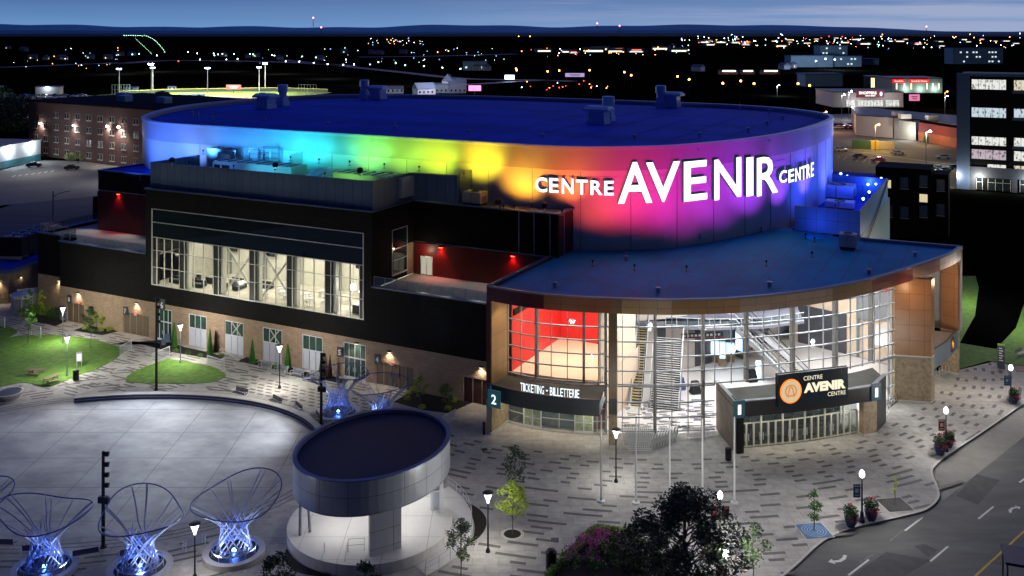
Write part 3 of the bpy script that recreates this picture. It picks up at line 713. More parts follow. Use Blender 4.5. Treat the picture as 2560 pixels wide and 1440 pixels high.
# lights
for s_,w_,e in ((51,6,700),(55.5,11,800),(61,14.5,800),(66,20,800),(69,27,900),(62,26,800),(54,15.5,400)):
    light('AREA','atrium_light',(s_,w_,13.9),e,(1,.95,.93),EC,(s_,w_,0),size=4,sy=4)
light('POINT','wing_wall_light',(75.5,20.5,12.5),120,(1,.6,.3),EC,size=.3)
light('POINT','wing_wall_light',(79.3,30.5,12.0),260,(1,.62,.35),EC,size=.3)
light('POINT','side_entry_light',(76.5,29,3.5),120,(1,.85,.65),EC,size=.3)
light('SPOT','fin_light',(38.6,-5.0,13.6),160,(1,.8,.5),EC,(36.8,-4.5,6),size=.15,angle=120)
# ---- chiller enclosure on the right -----------------------------------
b = MB(); enc = [(59.2,37.9),(67.6,37.7),(67.8,69),(58.5,70)]
b.strip(enc, 15.25, 18.5, .15); encm = brick('enclosure_panel_bluelit', (.10,.24,.52), (.09,.22,.48), (.04,.08,.2), 1.4, 1.7, .03, .3, .4, off=0, noise=.1)  # blue floodlight on the panels put partly into their colour
part(b, 'roof_enclosure', encm); b = MB(); b.strip(offset(enc,.04), 18.51, 18.62, .25); part(b, 'enclosure_coping', M['coping'])
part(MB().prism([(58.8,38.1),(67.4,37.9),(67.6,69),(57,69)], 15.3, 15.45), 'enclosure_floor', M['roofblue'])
part(MB().strip([(67.62,36.1),(67.8,72)], 0, 15.2, .3), 'rear_wall', mat('teal_grey_panel', (.14,.2,.22), .5, var=.1))
b = MB(); b.add([(67.86,40,13.3),(67.86,41.6,13.3),(67.86,69,18.4),(67.86,67.4,18.4),(67.95,40,13.3),(67.95,41.6,13.3),(67.95,69,18.4),(67.95,67.4,18.4)],[(0,1,2,3),(7,6,5,4),(0,4,5,1),(3,2,6,7),(1,5,6,2),(0,3,7,4)])
part(b, 'dark_band', M['black2'])
# ================================================================ illuminated signs
face = emi('sign_white', (1,.97,.9), 1.1, True); edge = emi('sign_edge_blue', (.03,.10,.2), .25)
def fitted(name, ch, w, h, mats, parent, depth=.12, bold=.03):
    o = textmesh(name, ch, h, mats, None, depth, bold)
    me = o.data; xs = [v.co.x for v in me.vertices]; ys = [v.co.y for v in me.vertices]
    x0, x1, y0, y1 = min(xs), max(xs), min(ys), max(ys)
    for v in me.vertices:
        v.co.x = (v.co.x-(x0+x1)/2)/(x1-x0)*w; v.co.y = (v.co.y-y0)/(y1-y0)*h
    o.parent = parent; return o
def wallword(name, label, letters, path, out_, group=None, bold=.03):
    t = thing(name, label, 'sign', (OX, OY, 0), ANG, group)
    pth = offset(path, out_)
    for ch, ua, ub, vt, vbt in letters:
        a = pathhit(ua, vbt, pth); c = pathhit(ub, vbt, pth); m = pathhit((ua+ub)/2, vbt, pth); zt = pathhit((ua+ub)/2, vt, pth)[2]
        w = math.hypot(c[0]-a[0], c[1]-a[1]); o = fitted('letter', ch, w, zt-m[2], [face, edge], t, .14, bold)
        ang = math.atan2(c[1]-a[1], c[0]-a[0]); o.location = ((a[0]+c[0])/2, (a[1]+c[1])/2, m[2]); o.rotation_euler = (R(90), 0, ang)
    return t
wallword('wall_sign', 'big glowing white letters AVENIR on the pink part of the drum wall',
  [('A',1544,1630,405,508),('V',1614,1699,405,505),('E',1708,1766,402,501),('N',1784,1851,396,496),('I',1864,1881,393,490),('R',1890,1943,391,486)], DRC, .35, 'drum wall letters', .09)
wallword('wall_sign', 'small glowing white word CENTRE left of the big letters, on orange light',
  [('C',1339,1369,443,480),('E',1374,1397,445,481),('N',1405,1434,446,484),('T',1440,1469,449,486),('R',1476,1506,451,487),('E',1510,1534,452,488)], DRC, .35, 'drum wall letters', .05)
wallword('wall_sign', 'small glowing white word CENTRE right of the big letters, on violet light',
  [('C',1946,1965,426,457),('E',1969,1983,423,455),('N',1986,1999,419,452),('T',2001,2012,415,449),('R',2014,2023,410,445),('E',2025,2032,406,441)], DRC, .35, 'drum wall letters', .05)
# entrance sign board on the vestibule
a = pathhit(1945, 996, offset(vb,.35)); c = pathhit(2120, 973, offset(vb,.35)); sz0 = 4.35; ang = math.atan2(c[1]-a[1], c[0]-a[0]); Ls = math.hypot(c[0]-a[0], c[1]-a[1])
wa = toW(a[0], a[1], sz0)
SB = thing('entrance_sign', 'dark teal sign board with orange ringed round emblem and cream letters over the main entrance', 'sign', wa, ANG+ang)
SH = 3.25
MB().box(0, Ls, 0, .28, 0, SH).build('board', mat('sign_teal', (.008,.022,.034), .4, var=.2, scale=.4), SB)
MB().box(-.05,Ls+.05,.29,.4,-.05,SH+.05).box(1,1.1,.41,1.6,.2,.3).box(Ls-1.1,Ls-1,.41,1.6,.2,.3).build('frame', M['black2'], SB)
cream = emi('sign_cream', (1,.88,.62), .55)
def cut(txt, x, z, h, w, bold=.03, mm=cream, d=.05):
    o = fitted('lettering', txt, w, h, [mm, edge], SB, d, bold); o.location = (x+w/2, -.02, z); o.rotation_euler = (R(90),0,0); return o
RX, RZ, RR = Ls*.175, SH*.46, Ls*.148
o = MB().ring(0,0,RR*.9,RR,0,.1,40).build('emblem_ring', emi('orange_glow',(1,.17,.01),1.1), SB); o.location=(RX,-.01,RZ); o.rotation_euler=(R(90),0,0)
o = MB().lathe(0,0,[(RR*.9,0),(RR*.9,.06)],40).build('emblem_disc', emi('emblem_cream',(.95,.72,.45),.36), SB); o.location=(RX,-.01,RZ); o.rotation_euler=(R(90),0,0)
org = emi('emblem_orange',(1,.33,.03),.36)
b = MB()
for k in range(40):                                  # inner broken circle and arch figure
    an_ = R(-60+k*300/39.)
    if 80 < (math.degrees(an_)+0) < 100: pass
    b.obox(RR*.5*math.cos(an_), RR*.5*math.sin(an_), .065, .1, RR*.05, RR*.05, an_)
for k in range(16):
    t = k/15; b.obox(RR*(-.3+.27*t), RR*(-.35+.7*math.sin(t*1.57)), .065,.1,.035,.06,1.2-.6*t); b.obox(RR*(.3-.27*t), RR*(-.35+.7*math.sin(t*1.57)), .065,.1,.035,.06,-1.2+.6*t)
b.obox(0,-RR*.38,.065,.1,RR*.26,RR*.05,0)
o = b.build('emblem_mark', org, SB); o.location=(RX,-.01,RZ); o.rotation_euler=(R(90),0,0)
cut('CENTRE', Ls*.355, SH*.74, SH*.13, Ls*.27, .0); cut('AVENIR', Ls*.36, SH*.35, SH*.30, Ls*.60, .09); cut('CENTRE', Ls*.70, SH*.16, SH*.13, Ls*.26, .0)
# ticketing letters standing on the canopy edge
tp = offset(rim, -.15)
t = thing('ticket_sign', 'glowing white words TICKETING - BILLETTERIE standing on the ticket canopy edge', 'sign', (OX,OY,0), ANG)
txt = 'TICKETING - BILLETTERIE'; n = len(txt); xs = 1301; stepu = (1449-1301)/(n-1.3)
tw = {'I':.55,'-':.7,' ':.6}
tot = sum(tw.get(ch,1.) for ch in txt); x = 1301.
for ch in txt:
    w_ = tw.get(ch,1.)*(1449-1301)/tot
    if ch != ' ':
        vbt = 977 + (x-1301)/148*12
        ua, ub = x+.5, x+w_-.6
        a = pathhit(ua, vbt, tp); c = pathhit(ub, vbt, tp); a0 = pathhit(ua, 900, tp)
        h_ = .82; o = fitted('letter', ch, math.hypot(c[0]-a[0],c[1]-a[1]), h_ if ch!='-' else .14, [emi('ticket_white',(.85,.97,1),.8,True), emi('ticket_edge',(.05,.3,.45),.25)], t, .04, .0)
        o.location = ((a[0]+c[0])/2,(a[1]+c[1])/2, 5.42+(.35 if ch=='-' else 0)); o.rotation_euler = (R(90),0,math.atan2(c[1]-a[1],c[0]-a[0]))
    x += w_
# door number signs
def numsign(digit, label, loc, ang, h=1.0, lit=False, w=.95, twin=None):
    t = thing('number_sign', label, 'sign', loc, ang, 'door number signs')
    MB().box(-w/2,w/2,-.06,.06,-h*.15,h*1.15).build('panel', mat('sign_slate',(.035,.05,.065),.5) if not lit else emi('lit_teal',(.01,.06,.09),.35), t)
    o = fitted('digit', digit, h*.42 if digit!='1' else h*.27, h*.72, [emi('num_white',(.8,.95,1),.8) if lit else mat('num_paint',(.75,.75,.75),.5,var=0), M['white']], t, .02, .02 if digit!='1' else 0); o.location=(0,-.09,h*.12); o.rotation_euler=(R(90),0,0)
    return t
def fsign(d, u, v, label, h=.9, w=.8):
    s_, z_ = Fp(u, v, -.1); return numsign(d, label, toW(s_, -.12, z_-h*.5), ANG, h, False, w)
fsign('8',174,748,'slate sign with number 8 above a brown double door, leftmost of the numbers'); fsign('7',314,777,'slate sign with number 7 above the wide brown door'); fsign('6',406,762,'number 6 above the tall white glazed door',1.15,.95)
fsign('5',850,880,'slate sign with number 5 left of the white door behind the sculpture'); fsign('4',944,898,'slate sign with number 4 on rough lit brick')
e0 = pathhit(1246, 990, offset(rim,.1)); numsign('2','glowing teal cube face with number 2 at the ticket entrance corner, facing the plaza', toW(e0[0],e0[1]-.9,3.75), ANG+R(-3), 1.35, True, 1.5)
numsign('2','narrow glowing number 2 seen edge on at the ticket entrance corner', toW(e0[0]-.8,e0[1]-.2,3.75), ANG-R(62), 1.35, True, 1.5)
a = pathhit(1848, 1030, offset(vb,.12)); numsign('1','glowing teal panel with number 1 at the left front corner of the vestibule', toW(a[0],a[1]-.05,3.75), ANG+ang, 1.35, True, 1.25)
numsign('1','glowing number 1 on the side face at the left corner of the vestibule', toW(vb[0][0]-.28,vb[0][1]+.75,3.75), ANG+math.atan2(vb[0][1]-bl[1],vb[0][0]-bl[0]), 1.35, True, 1.1)
a = pathhit(2190, 980, offset(vb+[(vb[-1][0]+2,vb[-1][1]+1.9)],.15)) or (vb[-1][0],vb[-1][1]); numsign('1','glowing teal panel with number 1 at the right corner of the vestibule', toW(a[0],a[1],3.8), ANG+ang, 1.35, True, 1.1)
def redsign(u, v, w=0, label=''):
    s_, z_ = Fp(u, v, -.08); t = thing('warning_sign', label, 'sign', toW(s_, -.1, z_), ANG, 'small red notices above the exit doors')
    MB().box(-.38,.38,-.03,.03,-.18,.18).build('plate', mat('notice_red',(.5,.03,.04),.5,var=0), t)
    b = MB(); b.box(-.3,.3,-.045,-.031,.04,.1); b.box(-.25,.25,-.045,-.031,-.1,-.03); b.build('lettering', M['white'], t)
redsign(197,758,label='small red notice over the brown door left, beside the number 8'); redsign(339,786,label='small red notice over the brown door beside the number 7'); redsign(979,911,label='small red notice over the brown door beside the number 4')
# ================================================================ wash lights on the drum
fl_m = M['black2']
def flood(label, loc, target, energy, color, angle, blend=1.0, size=.3, group='floodlights washing the drum', fixture=True, h=.5):
    t = thing('floodlight', label, 'floodlight', loc, 0, group)
    if fixture:
        MB().box(-.03,.03,-.03,.03,-h,-.1).obox(0,0,-h-.04,-h,.2,.2).build('stand', fl_m, t)
        d = Vector(target)-Vector(loc); o = MB().lathe(0,0,[(.06,.1),(.12,.06),(.14,-.08)],10).build('head', fl_m, t); o.rotation_euler = d.to_track_quat('-Z','Y').to_euler()
    l = light('SPOT','lamp',(0,0,0),energy,color,t,None,size,angle,blend); l.rotation_euler = (Vector(target)-Vector(loc)).to_track_quat('-Z','Y').to_euler()
    return t
WASH = [  # u, v of the bright spot, colour, power, distance from wall, fixture z, cone
 (395,330,(.08,.20,1),9500,9,21.0,95),(455,345,(.06,.18,1),5600,8,21.0,80),(497,338,(.22,.42,1),3400,6,21.0,80),(565,352,(.06,.30,1),2300,4.6,24.9,105),(640,350,(.05,.38,1),2400,4.6,24.9,105),
 (715,362,(.03,.55,1),2700,4.6,24.9,105),(780,365,(.03,.72,.80),2600,4.6,24.9,100),(850,372,(.04,.60,.42),1700,4.6,24.9,100),(925,372,(.20,.85,.12),3000,4.6,24.9,100),(1010,378,(.40,.85,.06),1700,4.6,24.9,100),
 (1095,385,(.62,.85,.03),2800,4.6,24.9,95),(1205,395,(1,.74,.02),3600,4.6,24.5,90),(1300,428,(1,.42,.02),3000,4.5,20.9,85),(1322,445,(1,.36,.03),1500,4,20.9,85),(1420,428,(1,.20,.02),3000,5,20.9,85),
 (1480,470,(1,.10,.06),2600,10,16.3,60),(1535,455,(1,.05,.10),6200,12,16.3,62),(1620,450,(1,.02,.28),6800,13,16.2,62),(1710,455,(.85,.03,.62),6800,14,16.2,62),(1800,440,(.70,.04,.95),7000,14,16.2,60),
 (1875,430,(.45,.05,1),7000,9.5,16.2,66),(1945,420,(.34,.07,1),5500,6,16.4,75),(2010,410,(.20,.10,1),4800,4.5,17.2,85),(2060,400,(.12,.13,1),7000,6.5,16.2,75),(2078,380,(.06,.14,1),8000,8,18.0,75)]
cn = ['deep blue','blue','pale blue','sky blue','azure','cyan','turquoise','teal green','green','lime','yellow green','yellow','amber','amber','orange','scarlet','red','crimson','magenta','purple','violet','indigo','royal blue','cobalt','ultramarine']
KW = .68
for i,(u,v,cc,e,dist,fz,cone) in enumerate(WASH):
    h = pathhit(u, v, DRC); nx, ny = h[4], -h[3]
    p = toW(h[0]+nx*dist, h[1]+ny*dist, fz); tg = toW(h[0], h[1], h[2]+.3)
    flood('black floodlight throwing %s light on the drum wall%s' % (cn[i], ', lower of two' if i == 13 else ''), p, tg, e*KW, cc, cone, fixture=True)
# blue spill on the left side of the drum and the right enclosure
for (s_,w_,z_,tx,tw_,tz,e,cc) in ((-52,14,20.9,-54,30,25,9000,(.05,.10,1)),(-66,30,21,-56,38,25,6000,(.06,.14,1)),(64,45,17.0,57,48,22,2200,(.03,.08,1)),(66,62,17.0,57.5,60,22,2200,(.03,.10,1)),(61.5,33.0,15.9,63.5,38,17,520,(.03,.10,1))):
    flood('blue floodlight at the far side of the drum', toW(s_,w_,z_), toW(tx,tw_,tz), e*KW, cc, 110)
for k,(u,v) in enumerate(((2102,434),(2118,440),(2170,461),(2190,460),(2203,446),(2173,480),(2158,497))):
    p = G(u,v,17.6); t = thing('blue_lamp','small glowing blue lamp inside the rooftop enclosure','lamp',p,0,'blue lamps in the right rooftop enclosure')
    MB().lathe(0,0,[(.05,-.2),(.16,-.1),(.2,.05),(.1,.15)],10).build('bulb', emi('blue_bulb',(.15,.3,1),14), t); MB().box(-.04,.04,-.04,.04,-1.8,-.2).build('post', M['black2'], t)
    if k in (0,2,4,6): light('POINT','lamp',(0,0,.3),160,(.05,.12,1),t,size=.2)
# ================================================================ rooftop plant
galv = mat('galvanised_blue', (.42,.60,.85), .45, .2, var=.1)
def hood(loc, label, k=1.):
    t = thing('roof_exhaust', label, 'roof vent', loc, ANG, 'exhaust hoods on the drum roof')
    MB().box(-1.3*k,1.3*k,-1.2,1.2,-.4,1.7).box(-1.45*k,1.45*k,-1.35,1.35,-.4,.35).build('housing', galv, t)
    b = MB(); b.add([(-2.1*k,-1.6,1.75),(2.1*k,-1.6,1.75),(2.1*k,1.6,1.75),(-2.1*k,1.6,1.75),(-2.1*k,-1.5,2.1),(2.1*k,-1.5,2.1),(2.1*k,1.5,2.1),(-2.1*k,1.5,2.1),(-1.8*k,-.8,2.5),(1.8*k,-.8,2.5),(1.8*k,.8,2.5),(-1.8*k,.8,2.5)],
       [(0,3,2,1),(0,1,5,4),(1,2,6,5),(2,3,7,6),(3,0,4,7),(4,5,9,8),(5,6,10,9),(6,7,11,10),(7,4,8,11),(8,9,10,11)]); b.build('hood', galv, t)
    return t
def fan(loc, label):
    t = thing('roof_fan', label, 'roof fan', loc, ANG, 'round fans on the drum roof')
    MB().box(-.9,.9,-.9,.9,-.4,.6).box(-.75,.75,-.75,.75,.61,1.4).build('curb', galv, t)
    MB().lathe(0,0,[(.78,1.4),(.78,2.3),(.98,2.31),(.98,3.7),(.9,3.75)],18).build('stack', galv, t)
    return t
for k,(u,v,lb) in enumerate(((665,266,'nearer left group'),(945,243,'back edge group'),(1497,305,'nearer right group'),(1680,262,'far right group'))): hood(G(u,v,27.9), 'blue grey exhaust hood, '+lb)
for k,(u,v,lb) in enumerate(((707,259,'nearer left group'),(911,243,'back edge group'),(1521,299,'nearer right group'),(1652,262,'far right group'))): fan(G(u,v,27.9), 'round blue grey roof fan, '+lb)
pv = thing('roof_drain', 'small pale drain vent on the blue drum roof', 'vent', (0,0,-50), 0, 'small vents on the roofs')
MB().lathe(0,0,[(.2,-.3),(.2,.35),(.28,.36),(.28,.5)],8).lathe(0,0,[(.03,.5),(.03,1.1)],5).build('pipe', mat('pipe_grey',(.4,.45,.55),.4,.3), pv)
pos = [(481,286,27.7),(495,290,27.7),(531,298,27.4),(662,303,27.4),(820,312,27.4),(988,323,27.4),(1172,332,27.4),(1357,343,27.4),(1587,345,27.4),(1749,340,27.4),(1871,328,27.4),(1918,310,27.4),(1957,297,27.5),(1849,270,27.6),(1923,281,27.6)]
for i,(u,v,z) in enumerate(pos):
    (dup(pv, G(u,v,z)) if i else setattr(pv,'location',G(u,v,z)))
for u,v in ((1387,717),(1645,730),(1924,716),(2172,684),(2287,640),(1566,650)):
    dup(pv, G(u,v,15.2), label='small dark vent on the atrium roof')
# rooftop air handlers
lm = mat('unit_pale', (.45,.5,.52), .45, .1, var=.06)
def ahu(name, label, s0, s1, w0, w1, z0, z1, ribs=8, louvre=True):
    t = thing(name, label, 'air handler', toW(s0, w0, z0), ANG, None); l_, d_, h_ = s1-s0, w1-w0, z1-z0
    MB().box(0,l_,0,d_,.15,h_).build('cabinet', lm, t); b = MB()
    for k in range(ribs): b.box(l_*(k+.5)/ribs-.06, l_*(k+.5)/ribs+.06, .1,d_-.1,h_,h_+.1)
    b.build('rib', mat('unit_dark', (.14,.17,.2), .5), t)
    if louvre: MB().box(.3,l_*.1,-.05,-.003,h_*.35,h_*.85).box(l_*.12,l_*.22,-.05,-.003,h_*.35,h_*.85).build('louvre', M['black2'], t)
    MB().box(.2,l_-.2,.2,d_-.2,0,.15).build('base_rail', M['black2'], t)
    return t
s0,z0 = Fp(532,402,6); s1,_ = Fp(728,410,6)
ahu('air_handler', 'long cyan lit air handler with ribbed top behind the roof screen', s0, s1, 6, 9.2, 21.0, z0)
s2,z2 = Fp(838,430,6.5); s3,_ = Fp(1010,440,6.5)
ahu('air_handler', 'green lit air handler with ribbed top near the screen corner', s2, s3, 6.0, 9.0, 21.0, z2, 8, False)
d_ = thing('duct', 'round silvery ducts between the two air handlers', 'duct', toW((s1+s2)/2-1.5, 7, 21), ANG)
b = MB()
for k in range(3): b.tube([(k*1.3,0,0),(k*1.3,.2,1.6),(k*1.3+.6,1,2.2),(k*1.3+.6,3,2.2)], .5, 10)
b.build('pipe', galv, d_, smooth=True)
# maintenance platform with guard rails
pl = thing('service_platform', 'small raised platform with railings against the cyan wall', 'platform', toW(Fp(632,400,11)[0], 10.3, 20.3), ANG)
b = MB(); w_ = Fp(684,400,11)[0]-Fp(632,400,11)[0]
for x in (0,w_): 
    for y in (0,1.8): b.box(x-.06,x+.06,y-.06,y+.06,0,5.0)
b.box(w_-.5,w_+.1,-.1,.1,0,3.2)
for z in (3.6,4.3,4.95): b.box(-.05,w_+.05,-.06,.06,z,z+.08); b.box(-.05,w_+.05,1.74,1.86,z,z+.08)
b.box(w_/2-.04,w_/2+.04,-.05,.05,3.2,5.0); b.build('frame', M['grey'], pl); MB().box(-.1,w_+.1,-.1,1.9,3.1,3.25).build('deck', M['grey'], pl)
b = MB()
for k in range(10): b.box(-.9,-.35,0,.05,.3+k*.35,.35+k*.35)
b.box(-.92,-.86,0,.06,0,4.6); b.box(-.38,-.32,0,.06,0,4.6); b.build('ladder', M['grey'], pl)
# boxes on the mid roof and others
def box_unit(label, loc, sx, sy, h, m, rz=ANG, group=None):
    t = thing('rooftop_unit', label, 'rooftop unit', loc, rz, group)
    MB().box(-sx/2,sx/2,-sy/2,sy/2,.35,h).build('cabinet', m, t); MB().box(-sx/2+.1,sx/2-.1,-sy/2+.1,sy/2-.1,0,.35).build('curb', M['black2'], t)
    MB().ring(0,0,min(sx,sy)*.2,min(sx,sy)*.32,h,h+.08,16).build('fan_guard', M['black2'], t)
    MB().box(-sx*.02,sx*.02,-sy/2-.02,-sy/2-.003,.4,h-.05).box(sx/2+.003,sx/2+.02,-sy*.3,sy*.3,.5,h*.7).build('seam', M['grey'], t)
    return t
box_unit('pale beige rooftop unit on the grey middle roof beside the yellow light', G(1187,512,20.3), 2.6, 1.9, 1.7, mat('beige_unit',(.5,.42,.32),.5))
box_unit('white chiller box on the blue atrium roof', G(2120,622,15.25), 1.9, 1.7, 1.9, mat('unit_white',(.42,.45,.6),.5))
for k,(u,v,sx,sy,h) in enumerate(((2095,495,5,4,2.2),(2140,470,4.5,4,1.6),(2100,522,4,2.5,1.2))):
    box_unit(['large curved duct housing in the right rooftop enclosure','square duct housing behind the large one in the right enclosure','low grating topped unit at the front of the right enclosure'][k], G(u,v,15.6), sx, sy, h, galv)
# generator rack on the service wing
gr_ = thing('condenser_rack','black row of condensers with fans on the blue service wing roof','condenser',(-80.8,154.5,5.3),R(84))
b = MB()
for k in range(6): b.box(k*2.0,k*2.0+1.9,-2,2,.6,3.6)
b.build('cabinet', M['black2'], gr_); b = MB()
for k in range(6): b.ring(k*2.0+.95,-.9,.45,.6,3.62,3.75,12); b.ring(k*2+.95,.9,.45,.6,3.62,3.75,12)
b.build('fan_guard', M['alu'], gr_); b = MB()
for k in range(7): b.box(k*1.95,k*1.95+.15,-1.9,1.9,0,.6)
b.build('stand', M['grey'], gr_)
# flood heads on the mid roof
for u,v in ((1361,530),(1245,522),(900,442),(688,428),(430,415)):
    z=20.4 if u>1100 else 24.1
    t = thing('floodlight','black round unlit floodlight head on a short post at the podium roof edge','floodlight',G(u,v,z),ANG,'podium roof floodlight heads')
    MB().lathe(0,0,[(.25,.5),(.38,.7),(.38,1.0),(.2,1.15)],12).build('head', M['black2'], t); MB().box(-.04,.04,-.04,.04,0,.5).build('stand', M['alu'], t)
# wall boxes on the drum base
for u,v in ((1587,596),(1756,590),(1907,572)):
    h = pathhit(u, v, DRC); a = math.atan2(h[4],h[3]); t = thing('wall_box','pale square cabinet fixed low on the drum wall above the atrium roof','cabinet',toW(h[0]+h[4]*.12,h[1]-h[3]*.12,h[2]),ANG+a,'pale cabinets on the drum base')
    MB().box(-.55,.55,-.12,.1,-.35,.35).build('case', mat('unit_white',(.42,.45,.6),.5), t); MB().box(-.5,.5,-.14,-.121,-.3,.3).build('door', M['white'], t)
# wall-mounted lights on the brick facade
def downlight(u, v, energy, col=(1,.82,.58), w=0, label='small wall light shining down on rough brick', rot=ANG, pos=None, n=None, ang=125):
    if pos is None:
        s_, z_ = Fp(u, v, w); pos = toW(s_, w-.22, z_); tg = toW(s_, w+.02, z_-2.2)
    else: tg = (pos[0]+n[0]*.0, pos[1]+n[1]*.0, pos[2]-2)
    t = thing('wall_light', label, 'wall light', pos, rot, 'wall lights along the brick base')
    MB().box(-.22,.22,-.14,.2,.06,.2).build('housing', M['black2'], t); MB().box(-.18,.18,-.1,.12,.03,.058).build('lens', emi('warm_lens',(1,.85,.6),5), t)
    l = light('SPOT','lamp',(0,-.05,0),energy,col,t,None,.08,ang,.9); l.rotation_euler = Vector((0,.12,-2)).to_track_quat('-Z','Y').to_euler() if True else None
downlight(197,733,190); downlight(343,758,190); downlight(893,859,110); downlight(975,880,190); downlight(1205,919,190)

downlight(150,702,150,w=2.5,label='wall light beside the brick corner step')
downlight(0,0,170,pos=(-77.1,150.6,3.5),n=(1,0),rot=R(75),label='wall light on the service wing, right of the corner'); downlight(0,0,150,pos=(-79.4,148.2,3.5),n=(0,-1),rot=R(-8),label='wall light on the service wing, left of the corner')
for u,v,lb in ((1103,620,'left'),(1283,640,'right')):
    s_, z_ = Fp(u,v,8.9); t = thing('red_light','red glowing downlight over the right hand terrace, %s of two'%lb,'wall light',toW(s_,8.75,14.9),ANG,'red terrace lights')
    MB().box(-.25,.25,-.1,.15,0,.15).build('housing', M['black2'], t); MB().box(-.22,.22,-.08,.12,-.04,-.003).build('lens', emi('red_lens',(1,.05,.02),18), t)
    l = light('SPOT','lamp',(0,-.1,-.1),170,(1,.06,.04),t,None,.08,112,.9); l.rotation_euler = Vector((0,.10,-2)).to_track_quat('-Z','Y').to_euler()
s_, z_ = Fp(298,516,9.6); t = thing('red_light','red glowing downlight over the left hand terrace','wall light',toW(s_,9.35,17.0),ANG,'red terrace lights')
MB().box(-.25,.25,-.1,.15,0,.15).build('housing', M['black2'], t); MB().box(-.22,.22,-.08,.12,-.04,-.003).build('lens', emi('red_lens',(1,.05,.02),18), t)
l = light('SPOT','lamp',(0,-.1,-.1),170,(1,.06,.04),t,None,.08,105,.9); l.rotation_euler = Vector((0,.10,-2)).to_track_quat('-Z','Y').to_euler()
td = thing('terrace_door','white framed glazed door on the right terrace wall',"door",toW(18.2,8.95,11.13),ANG); td.parent = None
MB().box(0,.1,-.1,.0,0,2.4).box(1.7,1.8,-.1,0,0,2.4).box(.85,.95,-.1,0,0,2.3).box(.1,1.7,-.1,0,2.3,2.4).build('frame', M['white'], td); MB().box(.1,1.7,-.06,-.04,.1,2.3).build('glass', emi('lit_door_glass',(.6,.6,.45),.35), td)
light('POINT','terrace_lamp',toW(19.2,7.9,14.2),40,(1,.85,.6),size=.1)
for s_ in (22,27,32): light('SPOT','terrace_lamp',toW(s_,8.3,14.6),60,(1,.95,.85),None,toW(s_,5.5,11.1),.1,120)
for s_ in (-26,-34,-42): light('SPOT','terrace_lamp',toW(s_,8.6,15),130,(1,.95,.85),None,toW(s_,5,11.1),.1,120)

# added floods standing in for wash spill on the plant behind the screen
for (s_,w_,z_,tx,tw_,tz,e,cc,lb) in ((-14,1.2,24.4,-11,9,21,500,(.12,.35,1),'blue'),(-6,1.2,24.4,-4,9,21.5,900,(.10,.65,1),'cyan'),(1,1.2,24.4,2,9,21.5,800,(.08,.85,.85),'turquoise'),(9,1.2,24.4,9.5,9,21.5,700,(.35,1,.15),'green')):
    flood('small added floodlight on the roof screen imitating %s wash spill on the air handlers' % lb, toW(s_,w_,z_), toW(tx,tw_,tz), e, cc, 100, group='added floodlights on the roof screen')
# ================================================================ the ground
def inside(p, poly):
    r = False; j = len(poly)-1
    for i in range(len(poly)):
        a, c = poly[i], poly[j]
        if (a[1] > p[1]) != (c[1] > p[1]) and p[0] < (c[0]-a[0])*(p[1]-a[1])/(c[1]-a[1])+a[0]: r = not r
        j = i
    return r
def st(o): return tag(o, kind='structure')
def gp(pts, z=0): return [G(u, v, z)[:2] for u, v in pts]
def sheet(name, poly, z, m, zb=None):
    b = MB(); n = len(poly)
    ar = sum(poly[i][0]*poly[(i+1)%n][1] - poly[(i+1)%n][0]*poly[i][1] for i in range(n))
    if ar < 0: poly = poly[::-1]
    b.add([(p[0],p[1],z) for p in poly], [list(range(n))]); return st(b.build(name, m))
gm = mat('night_ground', (.0015,.002,.002), .95, var=.5, scale=.02, col2=(.004,.005,.0035), detail=8, spec=0.)
sheet('ground', [(-30000,-300),(30000,-300),(30000,40000),(-30000,40000)], -.22, gm)
pave = brick('plaza_concrete', (.40,.39,.365), (.33,.32,.30), (.24,.235,.22), 2.1, 1.05, .02, .15, .85, noise=.38)
kerb = spline(gp([(1700,1640),(1960,1440),(2060,1352),(2140,1318),(2260,1290),(2318,1273),(2348,1245),(2345,1215),(2334,1190),(2336,1168),(2370,1138),(2450,1085),(2560,1010),(2800,850)]), 6)
plaza = [(-20,40)] + kerb + gp([(2800,905),(2560,917),(2480,905),(2392,926),(2380,926)]) + [(50,119),(40,135),(-60,170),(-110,160),(-110,60)]
st(MB().prism(plaza, -.2, 0.0, bottom=False).build('plaza_paving', pave))
asph = mat('asphalt', (.085,.088,.088), .9, scale=.35, bump=.15, bscale=25, col2=(.15,.152,.146), detail=12, stretch=(.5,1.6,1,-.75))
asph2 = mat('asphalt_patch', (.07,.07,.072), .9, var=.2, scale=1)
road = [(-10,40)] + offset(kerb,.05)[:-1] + [(95,118),(120,135),(140,120),(100,70),(60,35)]
sheet('road', road, -.14, asph)
b = MB(); b.strip(offset(kerb,.0), -.2, .012, .22); st(b.build('kerb', M['lconc']))
sheet('concrete_apron', gp([(2355,1248),(2348,1215),(2338,1190),(2340,1168),(2372,1142),(2452,1090),(2562,1014),(2700,930),(2700,990),(2562,1087),(2362,1245)]), -.13, mat('apron_concrete', (.20,.195,.18), .8, var=.12, scale=.6))
for pts in ([(2285,1365),(2310,1360),(2345,1375),(2320,1392)],[(2295,1215),(2415,1160)] and [(2390,1240),(2440,1185),(2500,1200),(2445,1262)],[(2215,1380),(2330,1400),(2260,1440),(2130,1440)]):
    sheet('road_patch', gp(pts,-.14), -.134, asph2)
def stripe(a, c, w, name, m, z=-.128):
    p, q_ = G(*a,z), G(*c,z); an = math.atan2(q_[1]-p[1], q_[0]-p[0]); l = math.hypot(q_[0]-p[0], q_[1]-p[1])
    return st(MB().obox((p[0]+q_[0])/2,(p[1]+q_[1])/2,z-.002,z,l/2,w/2,an).build(name, m))
